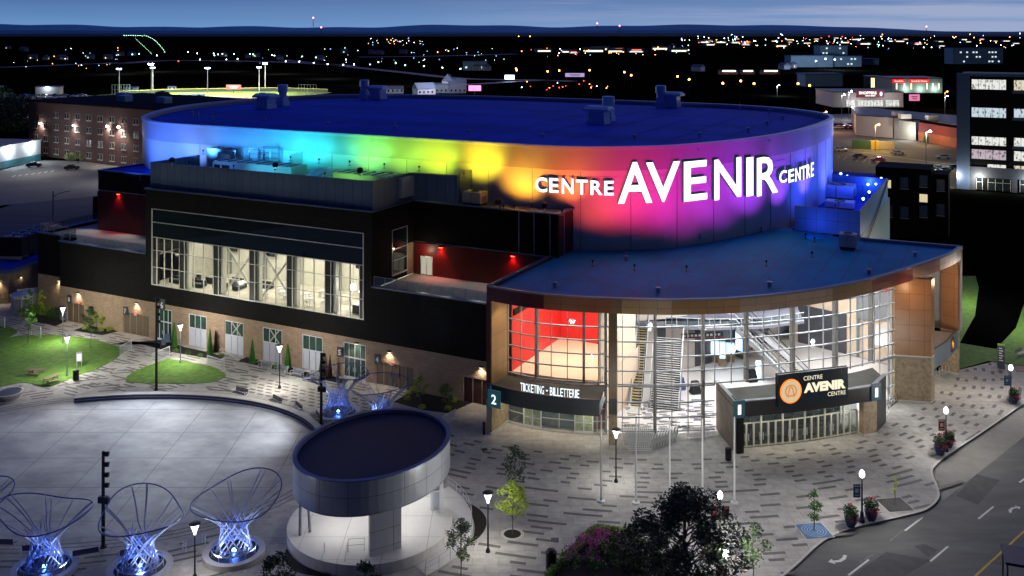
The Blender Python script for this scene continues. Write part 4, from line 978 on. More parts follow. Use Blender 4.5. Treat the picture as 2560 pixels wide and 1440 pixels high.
wp = mat('road_white', (.62,.62,.6), .7, var=.15, scale=3); yp = mat('road_yellow', (.55,.36,.04), .7, var=.15, scale=3); ywp = mat('road_white_worn', (.16,.16,.16), .8, var=.3, scale=3)
for a, c in (((2121,1438),(2172,1399)),((2262,1327),(2305,1294)),((2326,1403),(2370,1366)),((2446,1297),(2484,1266)),((2549,1206),(2590,1175))): stripe(a, c, .17, 'lane_dash', wp)
for a, c in (((2150,1405),(2184,1386)),((2225,1352),(2257,1326)),((2287,1303),(2310,1290))): stripe(a, c, .14, 'worn_dash', ywp)
stripe((2400,1475),(2640,1255), .17, 'yellow_line', yp)
def arrow(u, v, an, k=1.):
    g = G(u, v, -.14); t = MB(); c, s_ = math.cos(an), math.sin(an)
    pts = [(0,0),(.55,.45),(.55,.17),(1.1,.2),(1.6,.55),(2.0,1.05),(2.25,.9),(1.85,.3),(1.2,-.12),(.55,-.17),(.55,-.45)]
    t.add([(g[0]+k*(x*c-y*s_), g[1]+k*(x*s_+y*c), -.126) for x,y in pts], [list(range(len(pts)))]); st(t.build('lane_arrow', wp))
arrow(2070,1405,R(5),.85); arrow(2552,1268,R(190),.75)
sheet('service_road', gp([(-80,560),(0,520),(232,445),(232,560),(130,590),(0,640),(-80,680)]), -.13, mat('service_asphalt',(.03,.035,.07),.9,var=.5,scale=.15,detail=10,stretch=(.3,2,1,.3)))
# rink and its rim
rc = (-40.5,94.6); ra, rb = 21.2, 15.2
def rinkp(t, da=0): return (rc[0]+(ra+da)*math.copysign(abs(math.cos(t))**.95, math.cos(t)), rc[1]+(rb+da)*math.copysign(abs(math.sin(t))**.95, math.sin(t)))
rink = [rinkp(2*math.pi*k/96) for k in range(96)]
rm = mat('rink_concrete', (.20,.205,.215), .65, scale=.30, bump=.08, bscale=3, col2=(.42,.425,.43), detail=15, stretch=(.8,1.1,1,.6))
sheet('rink_slab', rink, .012, rm)
b = MB()
for k in range(-3, 4):
    for ax in (0, 1):
        c_ = k*6.1; lim = (ra if ax else rb); other = (rb if ax else ra)
        if abs(c_) >= lim-1: continue
        hl = other*math.sqrt(1-(c_/lim)**2)-.6
        if ax: b.box(rc[0]+c_-.025, rc[0]+c_+.025, rc[1]-hl, rc[1]+hl, .0125, .016)
        else: b.box(rc[0]-hl, rc[0]+hl, rc[1]+c_-.025, rc[1]+c_+.025, .0165, .019)
st(b.build('rink_joints', mat('joint_dark', (.10,.10,.11), .8)))
b = MB(); arc = [rinkp(R(a), .15) for a in range(18, 118, 3)]
arc = [p for p in arc if p[0] > G(172,1010)[0]]
RW = thing('rink_wall', 'low curved rink edge wall with pale top and navy face', 'wall', (0,0,0))
MB().strip(arc[::-1], .0, .5, .35).build('face', mat('navy_face', (.03,.035,.07), .35, .2, var=.1), RW)
MB().strip(offset(arc[::-1],.03), .2, .27, .06).build('band', mat('lavender_band', (.22,.22,.5), .3, .3, var=0), RW)
MB().strip(offset(arc[::-1],.06), .51, .58, .75).build('coping', M['lconc'], RW)
b = MB()
for k,d in enumerate((.9,1.5,2.1)):
    c = [rinkp(2*math.pi*i/120, d) for i in range(121)]; b.strip(c, .002, .008, .1)
st(b.build('paving_bands', mat('band_dark', (.10,.10,.10), .8)))
# lawns
grass = mat('lawn_grass', (.04,.12,.008), .9, scale=1.2, bump=.8, bscale=14, col2=(.13,.26,.025), detail=10)
lawns = [gp([(-60,870),(0,850),(70,838),(200,843),(298,868),(302,888),(238,925),(205,935),(140,962),(105,966),(60,957),(0,967),(-60,975)]),
         gp([(-60,800),(0,812),(40,825),(30,840),(-60,870)]), gp([(315,945),(345,925),(410,901),(430,899),(525,916),(563,935),(555,947),(520,957),(450,959),(335,957)])]
for L_ in lawns: st(MB().prism(spline(L_, 4, True), -.01, .05, bottom=False).build('lawn', grass))
sheet('side_lawn', gp([(2390,690),(2440,690),(2700,640),(2700,915),(2560,915),(2440,880),(2394,868),(2394,930),(2380,930)]), .02, grass)
sheet('planting_bed', gp([(2425,640),(2447,720),(2437,790),(2412,835),(2400,858),(2490,873),(2540,820),(2560,760),(2640,640)]), .03, mat('dark_planting', (.0015,.0018,.0015), .95, var=.4, scale=1, spec=0.))
sheet('side_lawn', gp([(2392,858),(2480,876),(2530,865),(2600,845),(2700,840),(2700,915),(2560,915),(2470,903),(2392,925)]), .036, grass)
sheet('brick_walk', gp([(2530,895),(2600,880),(2600,935),(2545,930)]), .004, mat('pink_pavers', (.22,.12,.1), .8, var=.2))
beds = [gp([(280,862),(320,853),(430,880),(545,900),(560,893),(545,888),(440,862),(400,850)]), gp([(597,903),(615,890),(660,900),(705,915),(760,925),(800,935),(870,950),(860,960),(760,940),(650,915)]),
        gp([(185,826),(245,805),(305,826),(255,838)]), gp([(985,1005),(1035,975),(1200,1000),(1185,1005),(1120,1033),(1060,1025)]), gp([(60,780),(140,760),(190,792),(140,815),(70,800)])]
for p_ in beds: st(MB().prism(p_, -.01, .045, bottom=False).build('mulch_bed', M['mulch']))
# inlaid darker paving strips
C0 = toW(35.2,34.6)[:2]
bld = [toW(*p)[:2] for p in [(-60,-.6),(17,-.6),(36,-.6),(36,-7.5)]+[(p[0],p[1]) for p in rim]+[(85,60),(-60,60)]]
beam = [toW(*p)[:2] for p in [(56.5,6),(60.4,.2),(72.8,11.6),(73.4,17)]]
tick = [toW(*p)[:2] for p in [(36,-1.8),(42,-1.4),(47,0),(49,3),(36,3)]]
def okp(p):
    if not inside(p, plaza) or inside(p, rink) or any(inside(p, q_) for q_ in lawns+beds): return False
    if ((p[0]+11.85)/8.6)**2 + ((p[1]-81.5)/9.2)**2 < 1: return False
    return True
front_ok = [toW(*p)[:2] for p in [(36.9,-7.6),(36.9,-2.9),(42,-2.3),(47,-1),(53,1),(57,3)]]
s1m = mat('strip_stone', (.11,.108,.105), .75, var=.15, scale=1)
b = MB(); random.seed(11)
rows = [43.2+.95*k for k in range(70)]
for k, r in enumerate(rows):
    th = random.uniform(0,.05)-math.pi
    while th < .5:
        l = random.choice((1.3,1.9,2.6,3.4)) if r > 49 else random.choice((.9,1.2)); gap = random.uniform(2.4,6.0) if r > 49 else random.uniform(1.5,3.2)
        x, y = C0[0]+r*math.cos(th), C0[1]+r*math.sin(th)
        lp = toL((x,y)); ok = okp((x,y)) and not inside((x,y), bld) and not inside((x,y), beam) and x > -19 and (x > -5 or y < 96 or lp[0] > 30)
        if inside((x,y), [toW(*q_)[:2] for q_ in ((36.9,-7.4),(36.9,-3),(47,-1.2),(49,-5.5))]): ok = True
        if ok:
            n_ = max(1,int(l/1.0)); w = .19
            vs = []; 
            for i in range(n_+1):
                t = th + l*i/n_/r
                vs += [(C0[0]+(r-w)*math.cos(t), C0[1]+(r-w)*math.sin(t), .006), (C0[0]+(r+w)*math.cos(t), C0[1]+(r+w)*math.sin(t), .006)]
            b.add(vs, [(2*i,2*i+1,2*i+3,2*i+2) for i in range(n_)])
        th += (l+gap)/r
# strips round the rink
for d in [3.2+.85*k for k in range(12)]:
    i = random.uniform(0,3)
    while i < 360:
        t = R(i); p = rinkp(t, d); L2 = random.choice((1.6,2.4,3.2)); 
        if okp(p) and not inside(p, bld) and (p[1] < 88 or p[0] < -32) and toL(p)[1] < -4.5 and ((p[0]+11.85)**2+(p[1]-81.5)**2 > 110):
            p2 = rinkp(t+.02, d); a = math.atan2(p2[1]-p[1], p2[0]-p[0]); b.obox(p[0],p[1],.002,.006,L2/2,.15,a)
        i += (L2+random.uniform(1.5,4.5))/20*57
# chequered area between the facade and the rink, and long strips on the left walk
for s_ in [x*1.25 for x in range(-12,30)]:
    for k in range(22):
        w_ = -2.6-k*.78; s2_ = s_+(k%2)*.62+random.uniform(-.08,.08); p = toW(s2_,w_)[:2]
        if okp(p) and p[0] > -32 and ((p[0]+40.5)/24.6)**2+((p[1]-94.6)/18.6)**2 > 1 and random.random() < .8 and w_ < -4.2 and s_ < 26: b.obox(p[0],p[1],.002,.006,.42,.16,ANG)
for k in range(26):
    s_ = -45+random.uniform(0,3)
    while s_ < 30:
        w_ = -.9-k*.72; l = random.choice((1.4,2.2,3)); p = toW(s_,w_)[:2]
        if okp(p) and (p[0] < -32 or w_ > -3.6) and ((p[0]+40.5)/24.2)**2+((p[1]-94.6)/18.2)**2 > 1: b.obox(p[0],p[1],.002,.006,l/2,.14,ANG)
        s_ += l+random.uniform(1.2,3.5)
st(b.build('paving_strips', s1m))
# ================================================================ oval stage pavilion
pc_ = (-11.85,82.3)
def pel(t, k=0.): return (pc_[0]+(6.45+k)*math.cos(t), pc_[1]+(7.25+k)*math.sin(t+.18))
PV = thing('stage_pavilion', 'oval grey panelled pavilion with dark blue roof over a lit white stage', 'pavilion', (0,0,0))
N_ = 64; el = [pel(2*math.pi*k/N_) for k in range(N_)]
pvp = brick('pavilion_panel', (.42,.45,.50), (.36,.39,.44), (.07,.075,.085), 2.35, 1.38, .018, .3, .35, off=0, noise=.06)
MB().strip(el, 4.05, 6.78, .3, closed=True).build('fascia', pvp, PV)
MB().strip([pel(2*math.pi*k/N_,.06) for k in range(N_)], 6.79, 6.88, .4, closed=True).build('coping', M['coping'], PV)
MB().prism([pel(2*math.pi*k/N_,-.3) for k in range(N_)], 6.35, 6.6).build('roof', mat('pavilion_roof', (.006,.007,.035), .6, var=.1), PV)
MB().prism([pel(2*math.pi*k/N_,-.31) for k in range(N_)], 4.06, 4.2).build('soffit', M['white'], PV)
stg = [(-11.9+6.9*math.cos(2*math.pi*k/48), 80.9+6.9*math.sin(2*math.pi*k/48)) for k in range(48)]
stage_m = brick('stage_concrete', (.62,.61,.59), (.58,.57,.55), (.25,.24,.23), 3.4, 3.4, .02, .1, .6, off=0, noise=.08)
MB().prism(stg, 0, .88).build('stage', stage_m, PV)
pa, pb = G(926,1395,.88), G(1003,1371,.88); an = math.atan2(pb[1]-pa[1], pb[0]-pa[0]); l = math.hypot(pb[0]-pa[0], pb[1]-pa[1])
MB().obox((pa[0]+pb[0])/2-.1,(pa[1]+pb[1])/2+.25,.88,4.2,l/2,.2,an).build('panel_wall', pvp, PV)
for u, v, u2, v2 in ((750,1338,751,1255),(775,1330,762,1262)):
    p = G(u,v,.88); MB().tube([(p[0],p[1],.88),(p[0]-(.25 if u==775 else 0),p[1]+.2,4.1)], .12, 10).build('column', M['grey'], PV)
p = G(1117,1290,.88); MB().obox(p[0]-.5,p[1]+.6,.88,4.1,.15,.15,0).build('column', M['white'], PV)
MB().obox(p[0]-1.0,p[1]+1.2,.88,2.4,.5,.08,.4).build('cabinet', M['white'], PV)
b = MB(); sp = G(840,1392,.6); 
for k in range(4): b.obox(sp[0]+.02*k-.0,sp[1]-.35*k-.1,0,.72-.18*k,.85,.19,R(2))
b.build('steps', stage_m, PV)
b = MB()
for x in (-.9,.9): b.tube([(sp[0]+x,sp[1],.9),(sp[0]+x,sp[1],1.75),(sp[0]+x,sp[1]-1.2,1.0),(sp[0]+x,sp[1]-1.2,.0)], .025, 5)
b.tube([(sp[0]+.95,sp[1]+.2,.88),(sp[0]+.95,sp[1]+.2,1.9),(sp[0]+2.2,sp[1]+.35,1.9),(sp[0]+2.2,sp[1]+.35,.88)], .025, 5); b.tube([(sp[0]+.95,sp[1]+.2,1.4),(sp[0]+2.2,sp[1]+.35,1.4)],.02,5)
b.build('handrail', M['alu'], PV)
b = MB(); h_ = MB(); bed = MB(); vs = []; NA = 22; rl = []; fs = []
for k in range(NA+1):
    a = R(-52+k*96/NA); z = .06+.8*(k/NA); c, s_ = math.cos(a), math.sin(a)
    vs += [(-11.9+6.95*c,80.9+6.95*s_,z),(-11.9+8.6*c,80.9+8.6*s_,z),(-11.9+8.6*c,80.9+8.6*s_,-.02),(-11.9+6.95*c,80.9+6.95*s_,-.02)]; rl.append((-11.9+8.5*c,80.9+8.5*s_,z+.9))
for k in range(NA):
    for i in range(4): fs.append((4*k+i,4*k+4+i,4*k+4+(i+1)%4,4*k+(i+1)%4))
b.add(vs, fs); b.build('ramp', stage_m, PV)
h_.tube(rl, .025, 5); h_.tube([(x,y,z-.4) for x,y,z in rl], .02, 5)
for x,y,z in rl[::2]: h_.tube([(x,y,z),(x,y,z-.9)], .02, 5)
h_.build('handrail', M['alu'], PV)
vs = []
for k in range(17):
    a = R(-12+k*48/16); w_ = .95*math.sin(math.pi*k/16)+.15; vs += [(-11.9+8.75*math.cos(a),80.9+8.75*math.sin(a)),(-11.9+(8.75+w_)*math.cos(a),80.9+(8.75+w_)*math.sin(a))]
st(MB().prism(vs[0::2]+vs[1::2][::-1], -.01, .05, bottom=False).build('mulch_bed', M['mulch']))
vs = []
for k in range(17):
    a = R(205+k*48/16); w_ = .75*math.sin(math.pi*k/16)+.1; vs += [(-11.9+7.0*math.cos(a),80.9+7.0*math.sin(a)),(-11.9+(7.0+w_)*math.cos(a),80.9+(7.0+w_)*math.sin(a))]
st(MB().prism(vs[0::2]+vs[1::2][::-1], -.01, .05, bottom=False).build('mulch_bed', M['mulch']))
for x, y in ((-14.5,79.0),(-9.2,79.5),(-11.5,84.5),(-14.8,84),(-8.3,84.2)):
    light('AREA','stage_light',(x,y,3.98),38,(1,.97,.95),PV,(x,y,0),size=1.2)
# ================================================================ wire sculptures
rodm = mat('rod_shade_tint', (.30,.34,.50), .35, .2, var=.03); rimm = mat('rim_shade_navy', (.03,.045,.22), .35, .2, var=.03)  # shade of the unlit upper parts put into navy rim and bluish rods
def sculpture(label, loc, rz, k=1., rim_tilt=.5, seed=1, dim=1.):
    rnd = random.Random(seed); t = thing('wire_sculpture', label, 'sculpture', loc, rz, 'flaring wire tree sculptures around the rink')
    MB().ring(0,0,1.95,2.45,0,.42,40).build('planter_ring', M['lconc'], t); MB().lathe(0,0,[(1.94,0),(1.94,.30)],32).build('soil', M['black2'], t)
    MB().ring(0,0,1.05,1.12,.72,.80,32).ring(0,0,1.72,1.79,.72,.80,32).build('hoop', rodm, t)
    b = MB(); 
    for i in range(10): a = i*math.pi/5; b.tube([(1.75*math.cos(a),1.75*math.sin(a),.3),(1.75*math.cos(a),1.75*math.sin(a),.72)], .03, 5); b.tube([(1.1*math.cos(a),1.1*math.sin(a),.76),(1.72*math.cos(a),1.72*math.sin(a),.76)], .025, 5)
    b.build('hoop_post', rodm, t)
    rimf = lambda a: (k*(3.4+.35*math.sin(2*a+.6)+.2*math.sin(3*a)), 4.6*k+.55*rim_tilt*math.sin(a+.4)+.3*math.sin(2*a))
    rp_ = [(rimf(a)[0]*math.cos(a)+.25, rimf(a)[0]*math.sin(a), rimf(a)[1]) for a in [2*math.pi*i/48 for i in range(48)]]
    MB().tube(rp_, .05, 7, closed=True).build('rim', rimm, t, smooth=True)
    b = MB(); NR = 20
    for i in range(NR):
        for sgn in (1, -1):
            if sgn < 0 and i % 2: continue
            a0 = 2*math.pi*(i+.3*rnd.random())/NR; tw_ = sgn*(1.35+.4*rnd.random()); pts = []; full = sgn > 0 and i%4 != 3
            tmax = 1 if full else rnd.uniform(.5,.66)
            for j in range(13):
                q_ = j/12*tmax; a = a0+tw_*min(q_,.55)/.55*.9+tw_*.15*max(0,q_-.55)
                re, ze = rimf(a)
                f = max(0,(q_-.44)/.56); r = (1.4-.42*math.sin(min(q_/.5,1)*math.pi*.5))*(1-f)+re*f**1.25+.0
                if f == 0: r = 1.4-.42*math.sin(min(q_/.5,1)*math.pi*.5)
                z = .5+(ze-.5)*(q_**.93)
                pts.append((r*math.cos(a)+.25*f, r*math.sin(a), z))
            if full:
                a = a0+tw_*.9+tw_*.15*.45; re, ze = rimf(a); pts[-1] = (re*math.cos(a)+.25, re*math.sin(a), ze)
            b.tube(pts, .062, 6, r2=.045)
    b.build('rods', rodm, t, smooth=True)
    MB().lathe(0,0,[(.05,.32),(.16,.36),(.13,.5),(.02,.56)],10).build('blue_lamp', emi('blue_lamp_glow',(.12,.35,1),30), t)
    light('POINT','lamp',(0,0,.72),80*dim,(.07,.18,1),t,size=.12)
    light('SPOT','lamp',(1.9,-1.7,.5),420*dim,(.6,.75,1),t,(0,0,3.0),.1,80); light('SPOT','lamp',(-1.9,-1.2,.5),260*dim,(.5,.65,1),t,(0,0,3.2),.1,80)
    return t
sculpture('wire tree sculpture at the bottom left between the rink and the paving', G(585,1388), 0.5, 1., .75, 3)
sculpture('wire tree sculpture second from the left edge, bottom row', G(350,1428), 1.4, .98, .6, 5)
sculpture('wire tree sculpture in front at the bottom left corner with darker rods', G(112,1428), 2.3, 1.0, .5, 8)
sculpture('wire tree sculpture cut off by the left edge of the photo', G(-110,1395), 0., 1., .5, 9)
sculpture('dark wire tree sculpture behind the pavilion beside the speaker mast', G(845,1038), 3.6, 1.0, .6, 12, .8)
sculpture('dark wire tree sculpture mostly hidden by the pavilion roof', G(955,1068), 4.2, 1.0, .5, 14, .8)
# ================================================================ street furniture
glow = emi('lamp_white', (1,.98,.95), 14)
polem = mat('pole_dark', (.02,.022,.025), .4, .5, var=0); polel = mat('pole_steel', (.2,.22,.24), .4, .5, var=0)
def plamp(label, u, v, vt, energy=420, m=polem):
    g = G(u, v); h = 42*(v-vt)/(v-HV); t = thing('plaza_lamp', label, 'lamp post', g, 0, 'post top lamps on the plaza')
    MB().lathe(0,0,[(.2,0),(.2,.1),(.12,.3),(.065,.35),(.05,h-.95)],10).build('pole', m, t)
    MB().lathe(0,0,[(.09,h-.95),(.10,h-.8),(.30,h-.30),(.36,h-.16)],14).build('lens', emi('lens_white',(1,.98,.94),2.5), t)
    MB().lathe(0,0,[(.42,h-.15),(.46,h-.1),(.30,h-.02),(.05,h)],16).build('cap', m, t)
    light('POINT','lamp',(0,0,h-.45),energy*1.5,(1,.95,.86),t,size=.35)
    return t
plamp('black post lamp beside the pavilion and the lime green tree',1220,1380,1228,620); plamp('black post lamp at the bottom edge between sculpture and rink bench',487,1445,1305,330)
plamp('grey post lamp standing on the small triangular lawn',451,907,808,2000,polel); plamp('post lamp on the checker paving before the white windows',699,970,860,1700)
plamp('post lamp in front of the curtain wall pier among the flagpoles',1540,1205,1070,650); plamp('post lamp on the left lawn near the info board',168,940,838,2000,polel); plamp('post lamp by the mailboxes at the left end of the walk',157,858,765,2200,polel)
globe = emi('globe_white', (1,.98,.94), 9)
def hlamp(label, u, v, vt, banners, energy=520):
    g = G(u, v); h = 42*(v-vt)/(v-HV); t = thing('street_lamp', label, 'street lamp', g, 0, 'globe street lamps along the kerb')
    MB().lathe(0,0,[(.24,0),(.24,.25),(.16,.35),(.15,.85),(.08,.95),(.055,h-.75),(.1,h-.7),(.1,h-.62)],10).build('pole', mat('pole_navy',(.02,.035,.09),.4,.3,var=0), t)
    MB().lathe(0,0,[(.1,h-.62),(.2,h-.5),(.22,h-.3),(.14,h-.1),(.03,h)],14).build('globe', globe, t)
    for sx, col in banners:
        b = MB(); b.box(.12*sx if sx>0 else -.75,.75 if sx>0 else -.12,-.012,.012,h-2.35,h-1.25); o = b.build('banner', mat('banner_'+col, {'red':(.22,.015,.02),'blue':(.03,.07,.16),'dark':(.05,.01,.015)}[col], .7, var=.3, scale=3), t)
        x = .43*sx; bb = MB(); bb.obox(x,-.017,h-1.95,h-1.6,.15,.004).obox(x,-.017,h-1.42,h-1.34,.24,.004).obox(x,-.017,h-2.2,h-2.12,.2,.004); bb.build('emblem', mat('banner_mark_'+col, {'red':(.6,.5,.5),'blue':(.3,.4,.5),'dark':(.5,.04,.05)}[col], .7, var=0), o)
        MB().tube([(0,0,h-1.24),(.78*sx,0,h-1.24)],.015,5).build('arm', M['black2'], o)
    light('POINT','lamp',(0,0,h+.12),energy*1.4,(1,.95,.88),t,size=.22)
    return t
hlamp('globe lamp with one blue banner between two flower pots',2155,1305,1175,[(-1,'blue')]); hlamp('globe lamp with one red banner above flower pots near the kerb bend',2365,1128,1018,[(-1,'red')])
hlamp('globe lamp with blue banner by the bench at the right edge',2527,1005,912,[(-1,'blue')]); hlamp('globe lamp with two dark red banners behind the big tree',1800,1370,1228,[(-1,'dark'),(1,'dark')],420)
hlamp('globe lamp low on the right side of the big tree crown',1815,1500,1373,[(-1,'dark')],240)
def mast(label, u, v, vt, col=(.75,.8,1), spk=True):
    g = G(u, v); h = 42*(v-vt)/(v-HV); t = thing('speaker_mast', label, 'mast', g, 0, 'tall masts with round lights around the rink')
    MB().lathe(0,0,[(.3,0),(.3,.08),(.16,.1),(.12,h)],10).build('pole', M['black2'], t)
    for k in range(4):
        o = MB().tube([(0,.05,0),(.42,.05,0)],.2,10).build('spotlight', M['black2'], t); o.location=(0,0,h-.25-k*.85)
    MB().box(-.35,.35,-.25,.1,h*.47,h*.47+.5).box(.2,.55,-.3,.0,h*.47-.05,h*.47+.45).build('loudspeaker', M['black2'], t)
    return t
mast('black mast in the near part of the rink with four round lights',258,1368,1128); mast('black mast behind the far rink wall near the triangular lawn',391,975,745); mast('black mast next to the dark sculptures, left of the pavilion roof',803,1062,882)
# flood lights carried by the masts (they throw the long pole shadows)
light('SPOT','mast_lamp',(G(803,1062)[0]-.6,G(803,1062)[1]-.3,7.8),2800,(.86,.91,1),None,(-36,98,0),.15,110); light('SPOT','mast_lamp',(G(391,975)[0]+.5,G(391,975)[1]-.4,9.2),4600,(.86,.91,1),None,(-42,92,0),.15,120)
# flagpoles
for i,(u,v,vt) in enumerate(((1503,1254,1037),(1590,1258,1045),(1674,1262,1048),(1756,1262,1046),(1836,1258,1042))):
    g = G(u,v); h = 42*(v-vt)/(v-HV)
    t = thing('flagpole', ['bare steel flagpole left of the post lamp, leftmost of five','bare steel flagpole just right of the post lamp','bare steel flagpole in the middle of the row of five','bare steel flagpole rising right of the big tree crown','bare steel flagpole near the vestibule corner, rightmost of five'][i], 'flagpole', g, 0, 'flagpoles before the atrium')
    MB().lathe(0,0,[(.10,.0),(.06,h)],10).build('pole', mat('flagpole_white',(.75,.75,.74),.35,.1,var=0), t); MB().lathe(0,0,[(.34,0),(.36,.1),(.2,.16),(.12,.18),(.12,.4)],14).build('base', M['alu'], t); MB().lathe(0,0,[(.02,h),(.07,h+.06),(.02,h+.14)],10).build('finial', polem, t)
# benches
def bench(label, loc, rz, L_=1.9, m=None, group='benches facing the rink'):
    t = thing('park_bench', label, 'bench', loc, rz, group); m = m or mat('navy_slats', (.02,.022,.045), .5, var=.1)
    b = MB()
    for k in range(4): b.box(-L_/2,L_/2,-.25+k*.13,-.15+k*.13,.42,.46)
    b.build('seat', m, t); b = MB()
    for k in range(4): b.box(-L_/2,L_/2,.27+k*.025,.30+k*.025,.5+k*.11,.59+k*.11)
    b.build('backrest', m, t)
    for x in (-L_/2-.04, L_/2+.04):
        b = MB(); b.tube([(x,-.27,0),(x,-.27,.64),(x,-.1,.68),(x,.28,.64),(x,.32,.2),(x,.34,0)],.032,5); b.tube([(x,.3,.4),(x,.4,.95)],.03,5); b.tube([(x,-.27,.4),(x,.3,.42)],.03,5); b.build('side_frame', M['alu'], t)
    return t
b0 = None
for i,(u,v) in enumerate(((600,992),(687,1013),(740,1030),(788,1054))):
    g = G(u,v); a = math.atan2(g[1]-rc[1], g[0]-rc[0]); lb = ['dark slatted bench farthest left behind the rink wall','dark slatted bench second along the rink wall','dark slatted bench third along the rink wall','dark slatted bench by the speaker mast'][i]
    if b0 is None: b0 = bench(lb, g, a-math.pi/2)
    else: dup(b0, g, a-math.pi/2-R(0), lb)
bg_ = None
for i,u in enumerate((662,702,742,784)):
    v = 926+(u-662)*.205; g = G(u,v); lb = ['pale grey bench leftmost in the row along the facade','pale grey bench second in the row along the facade','pale grey bench third in the row along the facade','pale grey bench at the right end of the facade row'][i]
    if bg_ is None: bg_ = bench(lb, g, ANG, 1.55, mat('pale_slats',(.24,.26,.3),.5,var=.05), 'pale benches along the facade')
    else: dup(bg_, g, ANG, lb)
for i,(u,v) in enumerate(((485,1368),(330,1392),(215,1395),(90,1385),(10,1370))):
    g = G(u,v); a = math.atan2(g[1]-rc[1], g[0]-rc[0])
    dup(bg_ if i == 0 else b0, g, a-math.pi/2, ['pale bench on the near edge of the rink beside the post lamp','dark bench right of the second sculpture base','dark bench between the two left sculptures','dark bench behind the front left sculpture','dark bench at the left edge below the rink'][i], 'benches on the near side of the rink')
bench('pale bench beside the pink pavers at the right edge', G(2553,890), R(40), 1.8, mat('pale_slats2',(.3,.3,.27),.5), None)
# picnic tables
def picnic(label, loc, rz):
    t = thing('picnic_table', label, 'picnic table', loc, rz, 'picnic tables on the left lawn'); m = mat('brown_plank', (.16,.10,.075), .7, var=.15)
    MB().box(-.95,.95,-.38,.38,.72,.77).build('table_top', m, t)
    for y in (-.75,.75): MB().box(-.95,.95,y-.13,y+.13,.42,.46).build('seat', m, t)
    for x in (-.65,.65): MB().tube([(x,-.7,.0),(x,-.2,.7)],.04,5).tube([(x,.7,0),(x,.2,.7)],.04,5).tube([(x,-.85,.4),(x,.85,.4)],.035,5).build('leg_frame', m, t)
picnic('brown picnic table farther from the rink on the lawn', G(88,938), R(-5)); picnic('brown picnic table at the lawn edge by the curved path', G(128,957), R(62))
def bin_(label, loc, h=1.15, r=.32, m=None):
    t = thing('litter_bin', label, 'bin', loc, 0, None); m = m or M['black2']
    MB().lathe(0,0,[(r*.9,0),(r,.1),(r,h*.78),(r*.95,h*.8)],14).build('body', m, t); MB().lathe(0,0,[(r*1.08,h*.8),(r*1.08,h*.86),(r*.7,h*.97),(.05,h)],14).build('lid', m, t); return t
bin_('black litter bin at the lawn edge under the post lamp', G(190,950), 1.3,.36); bin_('black litter bin beside the left corner of the vestibule', G(1821,1150), 1.25); bin_('tall black litter bin beside the flower bed', G(1378,1423),1.6,.42)
bin_('small blue grey bin left of the number 6 door', G(409,862),.9,.3,mat('blue_bin',(.1,.16,.26),.5)); bin_('blue grey bin just right of the number 6 door', G(419,855),1.1,.34,mat('blue_bin',(.1,.16,.26),.5))
t = thing('info_board','small grey standing info board on the left lawn','board',G(198,918),R(20)); MB().box(-.35,.35,-.06,.06,.7,1.9).build('panel', M['grey'], t); MB().box(-.28,.28,-.08,-.062,.8,1.7).build('map', M['white'], t); MB().box(-.3,-.24,-.04,.04,0,.7).box(.24,.3,-.04,.04,0,.7).build('post', M['alu'], t)
t = thing('round_planter','round pale concrete fire bowl table at the left edge','planter',G(22,993),0); MB().lathe(0,0,[(1.1,0),(1.55,.5),(1.6,.62),(1.35,.66),(1.3,.55)],32).build('bowl', M['lconc'], t); MB().lathe(0,0,[(1.25,.56),(1.2,.6)],32).build('lid', mat('slate_lid',(.07,.08,.1),.5), t)
# mailboxes, kiosk
t = thing('mailbox','pair of grey blue mailboxes behind the post lamp','mailbox',G(162,802),ANG)
for x in (-.5,.15): MB().box(x-.28,x+.28,-.25,.25,.5,1.25).lathe(x,0,[(.1,.0),(.1,.5)],8).build('box', mat('blue_bin',(.1,.16,.26),.5), t)
t = thing('storage_kiosk','white octagonal storage kiosk by the service wing','kiosk',G(58,775),R(20)); MB().lathe(0,0,[(1.7,0),(1.7,2.3),(1.85,2.32),(1.85,2.5),(.6,2.8)],8).build('body', M['white'], t); MB().box(-1.0,1.0,-1.68,-1.6,.2,2.0).build('door', M['grey'], t)
t = thing('privacy_screen','white panel screen standing behind the kiosk','screen',G(78,768),R(35)); MB().box(-1.8,1.8,0,.1,0,2.9).build('panel', M['white'], t); MB().box(-1.9,-1.8,-.05,.15,0,3).box(1.8,1.9,-.05,.15,0,3).build('post', M['alu'], t)
